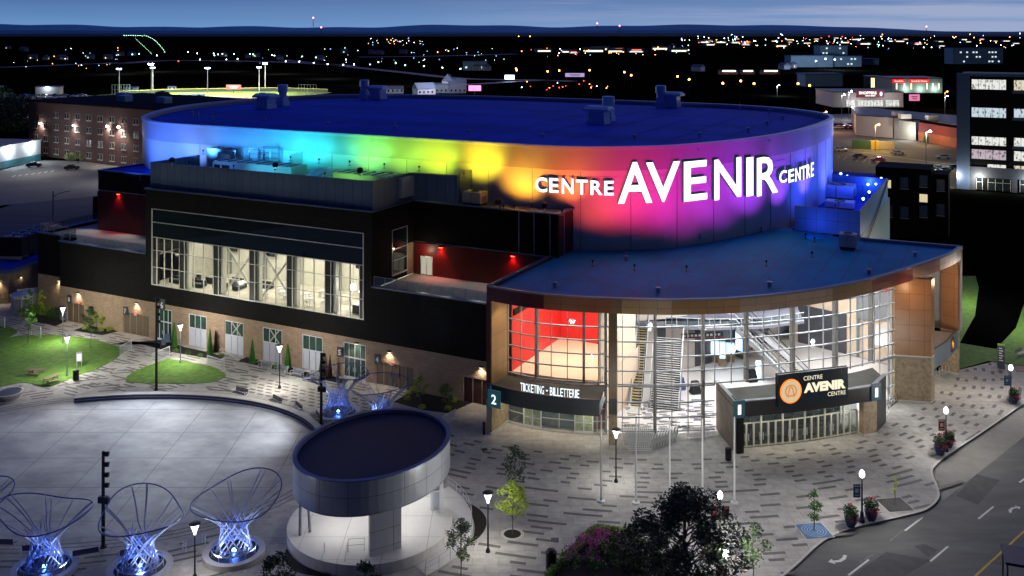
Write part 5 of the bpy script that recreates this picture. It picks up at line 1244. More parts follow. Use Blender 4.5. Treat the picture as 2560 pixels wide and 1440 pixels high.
# crowd barriers
def barrier(label, loc, rz, group, L_=2.2, mesh=True):
    t = thing('crowd_barrier', label, 'barrier', loc, rz, group); b = MB()
    b.tube([(-L_/2,0,.15),(-L_/2,0,1.1),(L_/2,0,1.1),(L_/2,0,.15)],.04,5,closed=True); b.build('frame', M['alu'], t); b = MB()
    n = 12
    for k in range(1,n): b.box(-L_/2+L_*k/n-.018,-L_/2+L_*k/n+.018,-.014,.014,.15,1.1)
    b.build('bars', M['alu'], t); b = MB()
    for x in (-L_*.35,L_*.35): b.tube([(x,-.28,.01),(x,0,.18),(x,.28,.01)],.018,4)
    b.build('foot', M['alu'], t); return t
def bar2(label, u0,v0,u1,v1, h=1.1, group='white panel barriers on the walk'):
    a, c = G(u0,v0), G(u1,v1); l = math.hypot(c[0]-a[0],c[1]-a[1]); t = thing('panel_barrier', label, 'barrier', a, math.atan2(c[1]-a[1],c[0]-a[0]), group)
    MB().tube([(0,0,.05),(0,0,h),(l,0,h),(l,0,.05)],.045,6).tube([(0,0,.18),(l,0,.18)],.03,5).build('frame', M['white'], t); b = MB()
    n = int(l/.14)
    for k in range(1,n): b.box(l*k/n-.014,l*k/n+.014,-.01,.01,.18,h)
    b.build('bars', mat('bar_pale',(.4,.43,.46),.4,.3,var=0), t); MB().box(-.05,.05,-.35,.35,0,.05).box(l-.05,l+.05,-.35,.35,0,.05).build('foot', M['white'], t)
bar2('white railing barrier at the right tip of the left lawn',300,893,328,877,1.4); bar2('white railing barrier beside the triangular lawn, left end',380,912,424,893,1.4); bar2('white railing barrier at the right side of the triangular lawn',518,914,560,928,1.3)
bar2('pale barrier left of the first lawn at the walk',78,838,102,845,1.5); bar2('pale barrier at the left edge of the picture',-10,812,12,820,1.5); bar2('white barrier beside the right rim of the pavilion',1108,1068,1138,1048,1.1)
for k in range(9):
    p = toW(50.0, -1.6-k*.33+ (0), 0); q_ = G(1560+0, 1092+k*5.2)
    barrier('steel crowd barrier stored in the dense rows by the curtain wall', G(1590+(k%3)*6, 1088+k*5.3), ANG+R(24), 'stored crowd barriers', 2.5)
for k in range(9): barrier('steel crowd barrier leaning in the fanned stack by the curtain wall', G(1632+k*7.5, 1118-k*2.6), ANG+R(100), 'fanned crowd barriers', 1.9)
for k in range(3): barrier('grey crowd barrier against the glass, left of the vestibule', G(1735+k*18, 1098-k*3), ANG+R(28), 'barriers left of the vestibule', 1.6)
# bike racks
def hoops(label, u0,v0,u1,v1,n,r=.42,m=M['alu']):
    a, c = G(u0,v0), G(u1,v1); t = thing('bike_rack', label, 'bike rack', a, math.atan2(c[1]-a[1],c[0]-a[0])); l = math.hypot(c[0]-a[0],c[1]-a[1])
    for k in range(n):
        o = MB().tube([(r*math.cos(x),0,r+.05+r*math.sin(x)) for x in [2*math.pi*i/18 for i in range(18)]],.03,5,closed=True).build('hoop', m, t); o.location=(l*k/(n-1),0,0); o.rotation_euler=(0,0,R(35))
    MB().box(-.3,l+.3,-.04,.04,0,.05).build('rail', m, t)
hoops('row of steel bike hoops in front of a white window',556,889,588,896,5); hoops('dark bike hoop rack right of the vestibule',2222,1020,2262,990,7,.42,M['black2']); hoops('pale bike hoops under the side canopy',2340,940,2372,930,5); hoops('grey bike hoops close to the right side of the vestibule',2206,1056,2222,1032,4,.4)
t = thing('bollard','black smoking bollard at the ticket entrance fin wall','bollard',G(1210,1086),0); MB().lathe(0,0,[(.14,0),(.14,1.1),(.18,1.12),(.1,1.3)],10).build('post', M['black2'], t)
t = thing('wayfinding_sign','tall dark wayfinding pillar with green top on the right lawn','sign',G(2503,922),R(-30)); MB().box(-.4,.4,-.08,.08,0,2.9).build('panel', M['cgrey'], t); MB().box(-.4,.4,-.09,.09,2.91,3.1).build('cap', mat('lime_cap',(.25,.5,.05),.5), t)
b = MB()
for k in range(6): b.box(-.25,.1+(k%2)*.12,-.1,-.081,2.5-k*.3,2.62-k*.3)
b.build('lettering', M['white'], t)
# tree grates
for u,v,m_,lb in ((2035,1327,mat('grate_blue',(.03,.12,.30),.5,var=.2,scale=3),'square blue tree grate with pale rings'),(2237,1262,mat('grate_dark',(.03,.032,.03),.6,var=.2,scale=3),'square dark tree grate with rings')):
    t = thing('tree_grate', lb, 'tree grate', G(u,v), R(8)); MB().box(-1.15,1.15,-1.15,1.15,.002,.03).build('plate', m_, t); b = MB()
    for k in range(4): b.ring(0,0,.3+k*.22,.36+k*.22,.031,.036,28)
    b.build('rings', mat('ring_pale_blue',(.25,.4,.55),.5) if u<2100 else mat('ring_dark',(.10,.10,.09),.6), t); MB().ring(0,0,1.35*1.15,1.55*1.15,.0,.012,4).build('border', M['lconc'], t).rotation_euler=(0,0,R(45))
t = thing('drain_cover','dark square drain cover on the paving near the lime tree','drain',G(1387,1350),R(-3)); MB().box(-.32,.32,-.32,.32,.007,.02).build('plate', mat('drain_dark',(.03,.032,.04),.5), t)
t = thing('drain_cover','dark square drain cover on the paving between pavilion and ticket entrance','drain',G(1211,1124),R(20)); MB().box(-.3,.3,-.3,.3,.007,.02).build('plate', M['black2'], t)
t = thing('bus_shelter','dark blue shelter roof at the bottom right corner','shelter',G(2560,1470,0),R(-20)); MB().box(-1.5,3,-2,.8,2.5,2.7).build('roof', mat('navy_roof',(.01,.012,.06),.5), t); MB().box(-1.4,-1.3,-1.9,-1.8,0,2.5).box(-1.4,-1.3,.6,.7,0,2.5).build('post', M['black2'], t)
# ================================================================ plants
def leafmat(name, c, c2, tr=.25): return mat(name, c, .6, scale=1.5, col2=c2)
LM = dict(lime=leafmat('leaf_lime',(.22,.34,.03),(.38,.46,.05)), green=leafmat('leaf_green',(.035,.12,.015),(.10,.24,.03)), dark=leafmat('leaf_dark',(.012,.035,.012),(.04,.09,.03)), red=leafmat('leaf_purple',(.03,.010,.012),(.07,.02,.02)), pale=leafmat('leaf_pale',(.14,.2,.08),(.35,.4,.2)), ever=leafmat('leaf_cypress',(.02,.10,.01),(.05,.22,.02)), mag=leafmat('petal_magenta',(.35,.02,.25),(.6,.05,.4)), pink=leafmat('petal_pink',(.5,.03,.08),(.7,.08,.2)))
bark = mat('bark', (.10,.085,.07), .9, var=.3, scale=4)
def leaves(b, c, n, rad, size, rnd, sq=(1,1,1)):
    for _ in range(n):
        while True:
            p = [rnd.uniform(-1,1) for _ in range(3)]
            if sum(x*x for x in p) <= 1: break
        q_ = [c[i]+p[i]*rad*sq[i] for i in range(3)]; s_ = size*rnd.uniform(.6,1.3)
        a = Vector((rnd.gauss(0,1),rnd.gauss(0,1),rnd.gauss(0,.6))).normalized(); d = a.cross(Vector((rnd.gauss(0,1),rnd.gauss(0,1),rnd.gauss(0,1)))).normalized()
        v = Vector(q_); b.add([v-a*s_, v+d*s_*.45, v+a*s_, v-d*s_*.45], [(0,1,2,3)])
def tree(label, u, v, vt, w, lm, n=900, size=.14, seed=1, name='young_tree', cat='tree', group='young trees', z0=0, crown0=.38, ring=None, clumps=22, trunk_r=.05, loc=None, h=None):
    rnd = random.Random(seed); g = loc or G(u, v, z0); h = h or 42*(v-vt)/(v-HV); t = thing(name, label, cat, g, 0, group)
    b = MB(); lf = MB(); b.tube([(0,0,0),(.03*h*.3,.0,h*.3),(0,.02,h*.6),(0,0,h*.93)], trunk_r, 7, r2=trunk_r*.3)
    for k in range(clumps):
        zf = crown0+(1-crown0)*(k+.5)/clumps; prof = math.sin(math.pi*min(1,(zf-crown0)/(1-crown0)*.88+.12))**.8; a = rnd.uniform(0,6.28); r = w/2*prof*rnd.uniform(.35,1)
        c = (r*math.cos(a), r*math.sin(a), h*zf*.97); zb = max(h*.25, c[2]-r*.9-.2)
        b.tube([(0,0,zb),(c[0]*.5,c[1]*.5,(zb+c[2])/2),c], trunk_r*.4, 4, r2=trunk_r*.12)
        leaves(lf, c, n//clumps, w*.17, size, rnd, (1,1,.8))
    b.build('trunk', bark, t); lf.build('crown', lm, t)
    if ring: MB().ring(0,0,.72,1.0,0,.02,32).build('surround', M['lconc'], t); MB().lathe(0,0,[(.72,.004),(.7,.018)],24).build('soil', M['mulch'], t)
    return t
tree('dark green sapling with forked bare top on the plaza',1287,1225,1115,2.6,LM['dark'],700,.13,2,ring=1,crown0=.3); tree('lime yellow young tree beside the post lamp',1281,1335,1205,2.6,LM['lime'],1500,.12,3,ring=1,crown0=.42)
tree('pale green young tree at the pavilion ramp foot',1152,1448,1300,2.4,LM['pale'],1300,.11,4,crown0=.4); tree('dark bushy tree at the bottom edge left of the pavilion steps',695,1520,1385,2.8,LM['dark'],1400,.13,5,crown0=.3); tree('dark bushy tree at the bottom edge below the pavilion steps',912,1520,1405,2.2,LM['dark'],1200,.12,6,crown0=.3)
tree('thin green sapling standing in the blue tree grate',2035,1325,1225,1.5,LM['ever'],420,.12,7,crown0=.25,clumps=16); tree('spindly lime sapling standing in the dark tree grate',2237,1262,1192,.6,LM['lime'],180,.11,8,crown0=.4,clumps=5)
tree('half bare small tree right of the big dark tree',1882,1480,1305,2.9,LM['green'],520,.12,9,crown0=.45)
# left walk and beds
for i,a_ in enumerate(((70,858,770,1.8,'green'),(72,800,722,1.6,'green'),(102,785,724,1.4,'lime'),(227,872,770,1.6,'green'),(222,820,765,1.8,'dark'),(241,818,778,1.1,'lime'),(259,820,783,1.3,'lime'),(281,820,785,1.4,'red'),(129,765,725,1.2,'red'),(1050,1008,940,1.8,'lime'),(1115,1018,958,1.7,'green'))):
    tree(['slim green tree with black stake rails on the left lawn','slim green tree in the hedge bed by the kiosk','lime tree in the hedge bed before the brick corner','slim tree with slat guard behind the left lawn','dark leaved tree in the diamond bed by number 8','small lime tree in the diamond bed','bright lime tree in the diamond bed','purple leaved shrub tree in the diamond bed','purple leaved shrub tree against the brick corner','lime tree in the dark bed before the rough brick','green tree in the dark bed near the ticket entrance'][i], a_[0],a_[1],a_[2],a_[3],LM[a_[4]],500,.13,20+i,crown0=.3 if i not in (0,3) else .45,clumps=14)
def cypress(label, u, v, vt, m, w=.9):
    rnd = random.Random(u); g = G(u,v); h = 42*(v-vt)/(v-HV); t = thing('cypress', label, 'shrub', g, 0, 'clipped cypresses along the brick base'); b = MB()
    for k in range(1100):
        z = h*rnd.random()**1.2; r = w/2*(1-z/h)**.75*rnd.uniform(.75,1.05); a = rnd.uniform(0,6.28); c = Vector((r*math.cos(a), r*math.sin(a), z+.05)); s_ = .09
        up = Vector((.2*math.cos(a),.2*math.sin(a),1)).normalized(); sd_ = Vector((-math.sin(a),math.cos(a),0)); b.add([c-up*s_, c+sd_*s_*.6, c+up*s_*1.4, c-sd_*s_*.6],[(0,1,2,3)])
    b.lathe(0,0,[(w*.36,.05),(w*.38,h*.2),(w*.2,h*.6),(.02,h*.96)],9); b.build('foliage', m, t); MB().lathe(0,0,[(.05,0),(.05,.3)],6).build('stem', bark, t)
for i,(u,v,vt) in enumerate(((436,866,808),(525,885,825),(631,908,850),(719,920,863),(805,937,885))): cypress(['green cypress right of the number 6 door','green cypress between the first and second white windows','green cypress between the second and third white windows','green cypress behind the grey benches','green cypress behind the dark sculpture'][i], u, v, vt, LM['ever'])
for i,(u,v,vt) in enumerate(((539,880,828),(825,945,890))): cypress(['brown thin cypress beside the second white window','brown thin cypress behind the dark sculpture'][i], u, v, vt, LM['red'], .6)
def shrub(label, loc, r, h, m, n=500, size=.1, group='low shrubs', name='shrub'):
    rnd = random.Random(int(loc[0]*10)); t = thing(name, label, 'shrub', loc, 0, group); b = MB(); leaves(b,(0,0,h*.5),n,1,size,rnd,(r,r,h*.55)); b.build('foliage', m, t); MB().lathe(0,0,[(.05,0),(.03,h*.6)],5).build('stem', bark, t)
hd = thing('hedge','low clipped bright green hedge before the kiosk','hedge',(0,0,0)); b = MB(); rnd = random.Random(4)
for u,v in ((62,792),(75,786),(88,783),(100,785),(112,788),(124,790),(135,790),(120,783),(95,775),(80,776)): g = G(u,v); leaves(b,(g[0],g[1],.55),420,1,.1,rnd,(1.5,1.2,.5))
b.build('foliage', leafmat('leaf_hedge',(.08,.18,.01),(.16,.30,.02)), hd); b = MB()
for u,v in ((70,789),(95,784),(120,788)): g = G(u,v); b.lathe(g[0],g[1],[(.05,0),(.03,.5)],5)
b.build('stem', bark, hd)
shrub('dark grey mounded shrub by the mailboxes', G(140,798), 1.3, 1.6, LM['dark'], 900, .12)
for i,(u,v) in enumerate(((213,824),(252,829),(274,828))): shrub('small yellow green mound in the diamond bed', G(u,v), .5, .7, LM['lime'], 260, .08)
for i,(u,v) in enumerate(((1018,1000),(1055,1022),(1022,985),(1120,1026),(1135,1005),(1100,990),(440,880),(470,887),(500,893),(555,893),(650,912),(690,918),(800,940))): shrub('small low shrub in the dark mulch bed along the facade', G(u,v), .45, .5, LM['green'] if i>5 else LM['lime'], 160, .08, 'small shrubs in the beds')
# flower pots at the kerb
def pot(label, u, v, k=1.):
    rnd = random.Random(u); t = thing('flower_pot', label, 'planter', G(u,v), 0, 'flower pots by the globe lamps')
    MB().lathe(0,0,[(.28*k,0),(.42*k,.35*k),(.5*k,.75*k),(.45*k,.78*k)],16).build('pot', mat('pot_navy',(.02,.03,.09),.4,var=0), t)
    b = MB(); leaves(b,(0,0,1.15*k),420,1,.13,rnd,(.55*k,.55*k,.55*k)); b.build('foliage', LM['dark'], t); b = MB(); leaves(b,(.15,-.3,.75*k),150,1,.09,rnd,(.5*k,.3*k,.35*k)); leaves(b,(0,0,1.65*k),30,1,.08,rnd,(.25,.25,.2)); b.build('flowers', LM['pink'], t)
pot('flower pot left of the lamp with the blue banner',2127,1316,1.1); pot('flower pot right of the lamp with the blue banner',2178,1300,1.15); pot('flower pot in front of the lamp with the red banner',2350,1136,1.2); pot('flower pot behind the lamp with the red banner',2372,1118,1.); pot('flower pot beside the lamp at the right edge',2535,1008,1.)
# raised flower bed and the big dark tree
bedp = gp([(1352,1460),(1400,1410),(1440,1375),(1468,1345),(1490,1332),(1530,1335),(1570,1345),(1620,1375),(1700,1470),(1600,1560),(1380,1560)])
FB = thing('flower_bed','raised flower bed with lime edging plants and magenta blooms under the big tree','flower bed',(0,0,0))
MB().prism(bedp,0,.32).build('kerb_wall', M['cgrey'], FB); MB().prism([(p[0]+(11-p[0])*.03,p[1]+(73-p[1])*.03) for p in bedp],.33,.40).build('soil', M['mulch'], FB)
rnd = random.Random(5); b = MB(); edge_ = spline([p for p in bedp[:9]], 8)
for p in edge_: q_ = (p[0]+(8.5-p[0])*.09, p[1]+(75.5-p[1])*.09); leaves(b,(q_[0],q_[1],.6),75,1,.1,rnd,(.45,.45,.3))
b.build('edging', leafmat('leaf_edge',(.10,.20,.02),(.25,.42,.05)), FB)
b = MB(); fl2 = MB()
for _ in range(90):
    u = rnd.uniform(1400,1600); v = rnd.uniform(1350,1440); g = G(u,v)
    if inside(g[:2], bedp): leaves(b,(g[0],g[1],.7),24,1,.12,rnd,(.35,.35,.35)); 
for _ in range(70):
    u = rnd.gauss(1500,32); v = 1352+abs(rnd.gauss(0,40)); g = G(u-(v-1352)*.6,v)
    if inside(g[:2], bedp): leaves(fl2,(g[0],g[1],1.0),22,1,.07,rnd,(.25,.25,.22))
b.build('foliage', LM['green'], FB); tag(fl2.build('flowers', LM['mag'], FB), kind='stuff')
BT = thing('big_tree','big dark leafy tree at the bottom centre right of the flower bed','tree',(12.6,69.8,0)); rnd = random.Random(8); b = MB(); lf = MB()
b.tube([(0,0,0),(.1,0,2),(-.1,.1,4.2),(0,0,7.2)],.24,9,r2=.08)
for k in range(78):
    a = rnd.uniform(0,6.28); zf = rnd.uniform(0,1); z = 2.2+5.9*zf; pr_ = (1-abs(zf-.35)/.75)**.6 if abs(zf-.35) < .75 else 0; r = 4.6*max(.12,pr_)*rnd.uniform(.3,1.0)**.6; c = (r*math.cos(a)*1.15, r*math.sin(a)*.8, z)
    b.tube([(0,0,max(1.4,z-r*.6)),(c[0]*.5,c[1]*.5,z-r*.2),c],.06,4,r2=.015); leaves(lf,c,210,rnd.uniform(.6,1.05),.13,rnd,(1,1,.8))
b.build('trunk', bark, BT); lf.build('crown', leafmat('leaf_big',(.008,.016,.008),(.06,.095,.045)), BT)
BT2 = thing('dark_bush','dark bush left of the big tree trunk beside the flower bed','bush',(10.4,75.6,0)); lf = MB()
for k in range(26): leaves(lf,(rnd.uniform(-2.2,1.6),rnd.uniform(-1.6,1.4),rnd.uniform(.4,2.6)),90,.6,.14,rnd)
lf.build('foliage', MATS['leaf_big'], BT2); MB().tube([(0,0,0),(0,0,2)],.08,6).build('stem', bark, BT2)
# ================================================================ distance: hills, town, lights
rnd = random.Random(21)
def hills(name, Y, h0, amp, seed, m, x0=-16000, x1=16000, n=160, dep=3000):
    r_ = random.Random(seed); ph = [r_.uniform(0,6.28) for _ in range(7)]; b = MB(); k = 5; rows = []
    for j in range(k):
        row = []
        for i in range(n+1):
            x = x0+(x1-x0)*i/n; f = sum(math.sin(x/(420+520*q_)+ph[q_])*(1+.25*q_)/9 for q_ in range(7))
            tilt = 1-.55*max(0,(x-2000)/12000)
            hh = (h0+amp*(f+.3*r_.random()*(0 if j else .15)))*tilt*math.sin(math.pi*(j+.0)/(k-1)*.5+0)**.8 if j else -5
            row.append((x, Y+dep*j/(k-1), hh))
        rows.append(row)
    vs = [p for r in rows for p in r]; fs = []
    for j in range(k-1):
        for i in range(n): a = j*(n+1)+i; fs.append((a,a+1,a+n+2,a+n+1))
    b.add(vs, fs); o = b.build(name, m, smooth=True); return st(o)
hills('far_hills', 24000, 235, 150, 3, mat('hill_haze_blue', (.14,.42,.62), .95, scale=.002, col2=(.13,.5,.70)), -24000, 24000, dep=5000)  # distance haze put into the colours of both hill ranges
hills('near_hills', 15000, 66, 26, 5, mat('hill_haze_teal', (.025,.19,.30), .95, scale=.004, col2=(.035,.23,.36)), -17000, 17000, dep=3000)
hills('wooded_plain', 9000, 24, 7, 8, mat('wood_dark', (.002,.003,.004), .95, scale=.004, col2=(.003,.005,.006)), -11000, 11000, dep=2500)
# pole lamps far away: small mesh of post and glowing head
def farlamp_proto(nm, lb, col, s, grp):
    t = thing('far_street_lamp', lb, 'street lamp', (0,0,-90), 0, grp)
    MB().lathe(0,0,[(.35,-.5),(.6,0),(.35,.5)],8).build('lamp_head', emi('far_'+nm, col, s), t)
    MB().box(-.08,.08,-.08,.08,-9.5,-.5).build('pole', M['black2'], t); return t
FL = {'amber': farlamp_proto('amber','distant amber street lamp on the dark plain',(1,.28,.04),14,'amber street lamps across the town'),
 'white': farlamp_proto('white','distant white street lamp on the dark plain',(.9,.95,1),11,'white street lamps across the town'),
 'green': farlamp_proto('green','distant pale green street lamp along the highway',(.45,1,.65),9,'pale green lamps along the highway'),
 'red': farlamp_proto('red','distant red light among the town lights',(1,.05,.03),9,'red lights across the town'),
 'blue': farlamp_proto('blue','distant blue white light among the houses',(.25,.5,1),7,'blue lights across the town')}
used = set(); cnt = 0
def fl_(u, v, k='white', s=1.):
    global cnt
    z = 9.0; g = G(u, v+ (0 if v > 92 else 3), z)
    if g[1] > 8800 or g[1] < 0: g = G(u, 92.5, z)
    sc = max(1., g[1]/1150.)*s; p = FL[k]; cnt += 1
    if k not in used: used.add(k); p.location = (g[0],g[1],9.5*sc); p.scale = (sc,)*3
    else: dup(p, (g[0],g[1],9.5*sc), scale=sc)
for i in range(22):                                   # curved hilltop row of pale lamps
    t = i/21; u = 310+math.sin(t*1.3)*62+t*42; v = 91-5*math.sin(t*3.14)+t*t*34+(0); fl_(u, max(v,93 if t<.35 else v), 'green', .4)
for i in range(12): t = i/11; fl_(338+t*40, 96+t*30, 'green', .25)
for u,v,k in ((331,138,'green'),(348,137,'green'),(392,140,'white'),(446,152,'red'),(470,133,'green'),(493,136,'white'),(500,148,'white'),(534,136,'green'),(536,140,'green'),(545,138,'white'),(556,137,'green'),(566,148,'white'),(585,137,'green'),(594,147,'white'),(625,137,'green'),(633,138,'green'),(680,139,'green'),(686,140,'green'),(714,152,'white'),(748,153,'white'),(755,142,'green'),(784,156,'white'),(790,144,'green'),(819,159,'white'),(858,161,'white'),(865,148,'white'),(885,160,'white'),(925,160,'blue'),(946,154,'green'),(989,157,'green'),(1013,162,'green'),(1060,164,'green'),(1106,168,'green'),(1151,171,'green')): fl_(u,v,k,.9)
for u,v in ((1297,101),(1325,101),(1121,130),(1094,132),(1292,180),(1369,183),(1398,181),(1474,180),(1561,185),(1578,193),(1694,196),(1723,204),(1852,208),(1885,215),(1995,215),(2024,220),(1807,214),(1290,176)): fl_(u,v,'amber',1.1 if v>170 else .8)
for i in range(36): fl_(rnd.gauss(1400,110) if i%2 else rnd.uniform(1330,1740), rnd.uniform(122,134), rnd.choice(('amber','amber','white','blue','red')), rnd.uniform(.35,.8))
for i in range(120): fl_(rnd.uniform(1700,2340), rnd.triangular(94,122,104), rnd.choice(('white','white','blue','amber','white','green','red')), rnd.uniform(.35,.75))
for i in range(28): fl_(rnd.uniform(2280,2560), rnd.uniform(94,120), rnd.choice(('amber','white','blue','amber')), rnd.uniform(.35,.8))
for i in range(30): fl_(rnd.uniform(920,1060), rnd.uniform(100,112), rnd.choice(('blue','white','amber','blue')), rnd.uniform(.3,.55))
for i in range(26): fl_(rnd.uniform(20,300), rnd.uniform(118,158), rnd.choice(('blue','white','blue','amber')), rnd.uniform(.3,.6))
for i in range(40): fl_(rnd.uniform(640,1300), rnd.uniform(118,146), rnd.choice(('blue','white','blue','green')), rnd.uniform(.25,.5))
for i in range(18): fl_(rnd.uniform(1300,1520), rnd.uniform(186,205), rnd.choice(('white','red','amber','red')), rnd.uniform(.3,.5))
# masts on the hills
for u,v,vt,lb in ((803,84,70,'thin lattice mast on the plain left of centre'),(1549,84,66,'lit lattice mast on the far plain right of centre'),(783,66,46,'radio mast with red tip on the blue hill'),(2316,80,68,'thin mast on the horizon at the right'),(1493,70,60,'radio mast with pink tip on the hills')):
    Y = 8500. if v > 75 else 23000.; x = (u-1280)/CF*Y; z0 = hgt(Y,v); z1 = hgt(Y,vt); r_ = Y*.00035; t = thing('radio_mast', lb, 'mast', (x,Y,z0), 0)
    MB().tube([(0,0,0),(0,0,z1-z0)],r_,4,r2=r_*.5).build('mast', M['grey'], t); MB().lathe(0,0,[(r_*1.6,z1-z0),(r_*2.2,z1-z0+r_*2),(r_,z1-z0+r_*4)],8).build('beacon', emi('beacon_pink',(1,.25,.3),4), t)
# highway and local roads (light trails and lamp glow put into the pale colour)
def hroad(name, pts, w, m, z=-.1):
    p = [G(u,v,z)[:2] for u,v in pts]; b = MB(); b.strip(spline(p,6), z-.06, z, w); return st(b.build(name, m))
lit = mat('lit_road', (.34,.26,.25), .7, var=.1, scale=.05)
hroad('highway', [(700,150),(860,167),(1000,182),(1130,196),(1260,200),(1350,201),(1420,204)], 14, lit); hroad('highway', [(1160,213),(1230,209),(1320,203),(1400,201)], 12, lit)
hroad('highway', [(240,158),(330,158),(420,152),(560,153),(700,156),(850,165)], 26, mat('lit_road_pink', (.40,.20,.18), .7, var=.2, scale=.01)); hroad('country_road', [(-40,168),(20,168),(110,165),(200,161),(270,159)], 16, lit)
hroad('country_road', [(900,143),(1000,142),(1120,140),(1300,135)], 26, lit)
# lamps that light the road deck: tall masts
for u,v in ((820,158),(960,170),(1090,186),(1200,194),(1290,196),(1380,198),(400,146),(560,146),(700,150),(300,150),(1180,206)):
    g = G(u,v,14); light('POINT','highway_lamp',(g[0],g[1],16),30000*(g[1]/1000)**1.2,(1,.8,.75),size=.8)
# little houses across the plain
hs = thing('far_house','small dim house with pitched roof on the dark plain','house',(0,0,-99),0,'small houses across the plain')
MB().box(-6,6,-4,4,0,4.5).build('wall', mat('house_wall',(.20,.25,.38),.8), hs); MB().add([(-6.5,-4.5,4.5),(6.5,-4.5,4.5),(6.5,4.5,4.5),(-6.5,4.5,4.5),(-6.5,0,7.5),(6.5,0,7.5)],[(0,1,5,4),(2,3,4,5),(1,2,5),(3,0,4),(3,2,1,0)]).build('roof', mat('house_roof',(.06,.10,.2),.8), hs)
MB().box(-3,-1.5,-4.05,-4.01,1.4,2.8).build('window', emi('house_window',(1,.8,.45),1.4), hs)
hp = [(20,122),(60,128),(82,148),(115,150),(152,149),(162,150),(225,147),(270,148),(300,140),(330,140),(560,142),(620,145),(640,143),(700,150),(800,150),(860,133),(930,135),(950,136),(1008,134),(1190,176),(1215,176),(1680,120),(1745,178),(1980,170),(1960,173),(2420,152)]
for i,(u,v) in enumerate(hp):
    g = G(u,v); (dup(hs,g,rnd.uniform(0,3),scale=max(1,g[1]/1600)) if i else setattr(hs,'location',g))
def house(label, u, v, w, d, h, rh, rz, wall=(.3,.34,.45), glow=0.):
    g = G(u,v); t = thing('house', label, 'house', g, rz)
    MB().box(-w/2,w/2,-d/2,d/2,0,h).build('wall', mat('hw%d'%int(wall[0]*100), [c*.6 for c in wall], .8, var=.1), t)
    MB().add([(-w/2-.4,-d/2-.4,h),(w/2+.4,-d/2-.4,h),(w/2+.4,d/2+.4,h),(-w/2-.4,d/2+.4,h),(-w/2-.4,0,h+rh),(w/2+.4,0,h+rh)],[(0,1,5,4),(2,3,4,5),(1,2,5),(3,0,4),(3,2,1,0)]).build('roof', mat('house_roof',(.06,.10,.2),.8), t)
    b = MB(); 
    for k in range(max(2,int(w/3))): b.box(-w/2+1+k*3,-w/2+2.1+k*3,-d/2-.05,-d/2-.01,1.2,2.6)
    b.build('windows', M['darkglass'], t)
house('pale gabled house behind the drum roof, left of two',1060,236,13,9,4,4,.5,(.4,.5,.75)); house('long blue shed behind the drum roof, middle',1105,232,16,9,6,1,.1,(.12,.2,.33)); house('tall narrow blue house behind the drum roof',1121,232,5,8,8,5,1.4,(.35,.45,.7)); house('blue barn behind the drum roof, right',1142,232,12,9,7,3,.2,(.1,.14,.28)); house('low pale house at the drum roof edge, left',985,233,12,8,3,2,.3,(.3,.4,.6))
# roadside signs: billboard, pink shop sign, blue sign
def rsign(label, u, vb_, vt, vb2, w, col, s, name='roadside_sign'):
    g = G(u,vb_); t = thing(name, label, 'sign', g, 0); z0, z1 = hgt(g[1],vb2), hgt(g[1],vt)
    MB().box(-w/2,w/2,-.15,.15,z0,z1).build('panel', emi('sg_%d_%d'%(u,vt),col,s), t); MB().box(-.2,.2,-.1,.1,0,z0).build('post', M['black2'], t); MB().box(-w/2-.1,w/2+.1,-.1,.18,z1,z1+.2).build('frame', M['grey'], t)
    b = MB(); b.box(-w*.3,w*.3,-.2,-.16,z0+(z1-z0)*.55,z0+(z1-z0)*.72); b.box(-w*.2,w*.25,-.2,-.16,z0+(z1-z0)*.25,z0+(z1-z0)*.4); b.build('lettering', M['white'], t)
rsign('glowing pink roadside sign just behind the drum roof',1187,240,214,227,8,(1,.12,.35),2.2); rsign('bright blue white roadside sign beside the highway',1274,204,188,198,8,(.45,.7,1),6); rsign('pale purple billboard between amber lamps',1437,205,183,192,16,(.35,.25,.5),.7); rsign('red scoreboard beyond the ball field',584,232,213,223,10,(1,.03,.03),2.5,'scoreboard')
rsign('red and blue pylon sign beside the pharmacy',2286,262,236,252,6,(.5,.12,.25),.9)
# gas station canopies with lit undersides
for u,w_,lb in ((1823,46,'left'),(1870,34,'middle'),(1927,46,'right')):
    g = G(u,186); k = g[1]/CF; t = thing('lit_canopy','low building with glowing white strip light, %s of three'%lb,'building',g,0,'low buildings with strip lights'); MB().box(-w_/2*k,w_/2*k,0,8,0,3.0).build('wall', mat('hw60',(.5,.25,.2),.8), t); MB().box(-w_/2*k*.7,w_/2*k*.7,-.3,-.05,3.05,3.9).build('strip_light', emi('strip_glow',(1,.9,.75),5), t); MB().box(-w_/2*k-.5,w_/2*k+.5,-.04,8.3,3.05,4.0).build('roof', M['black2'], t)
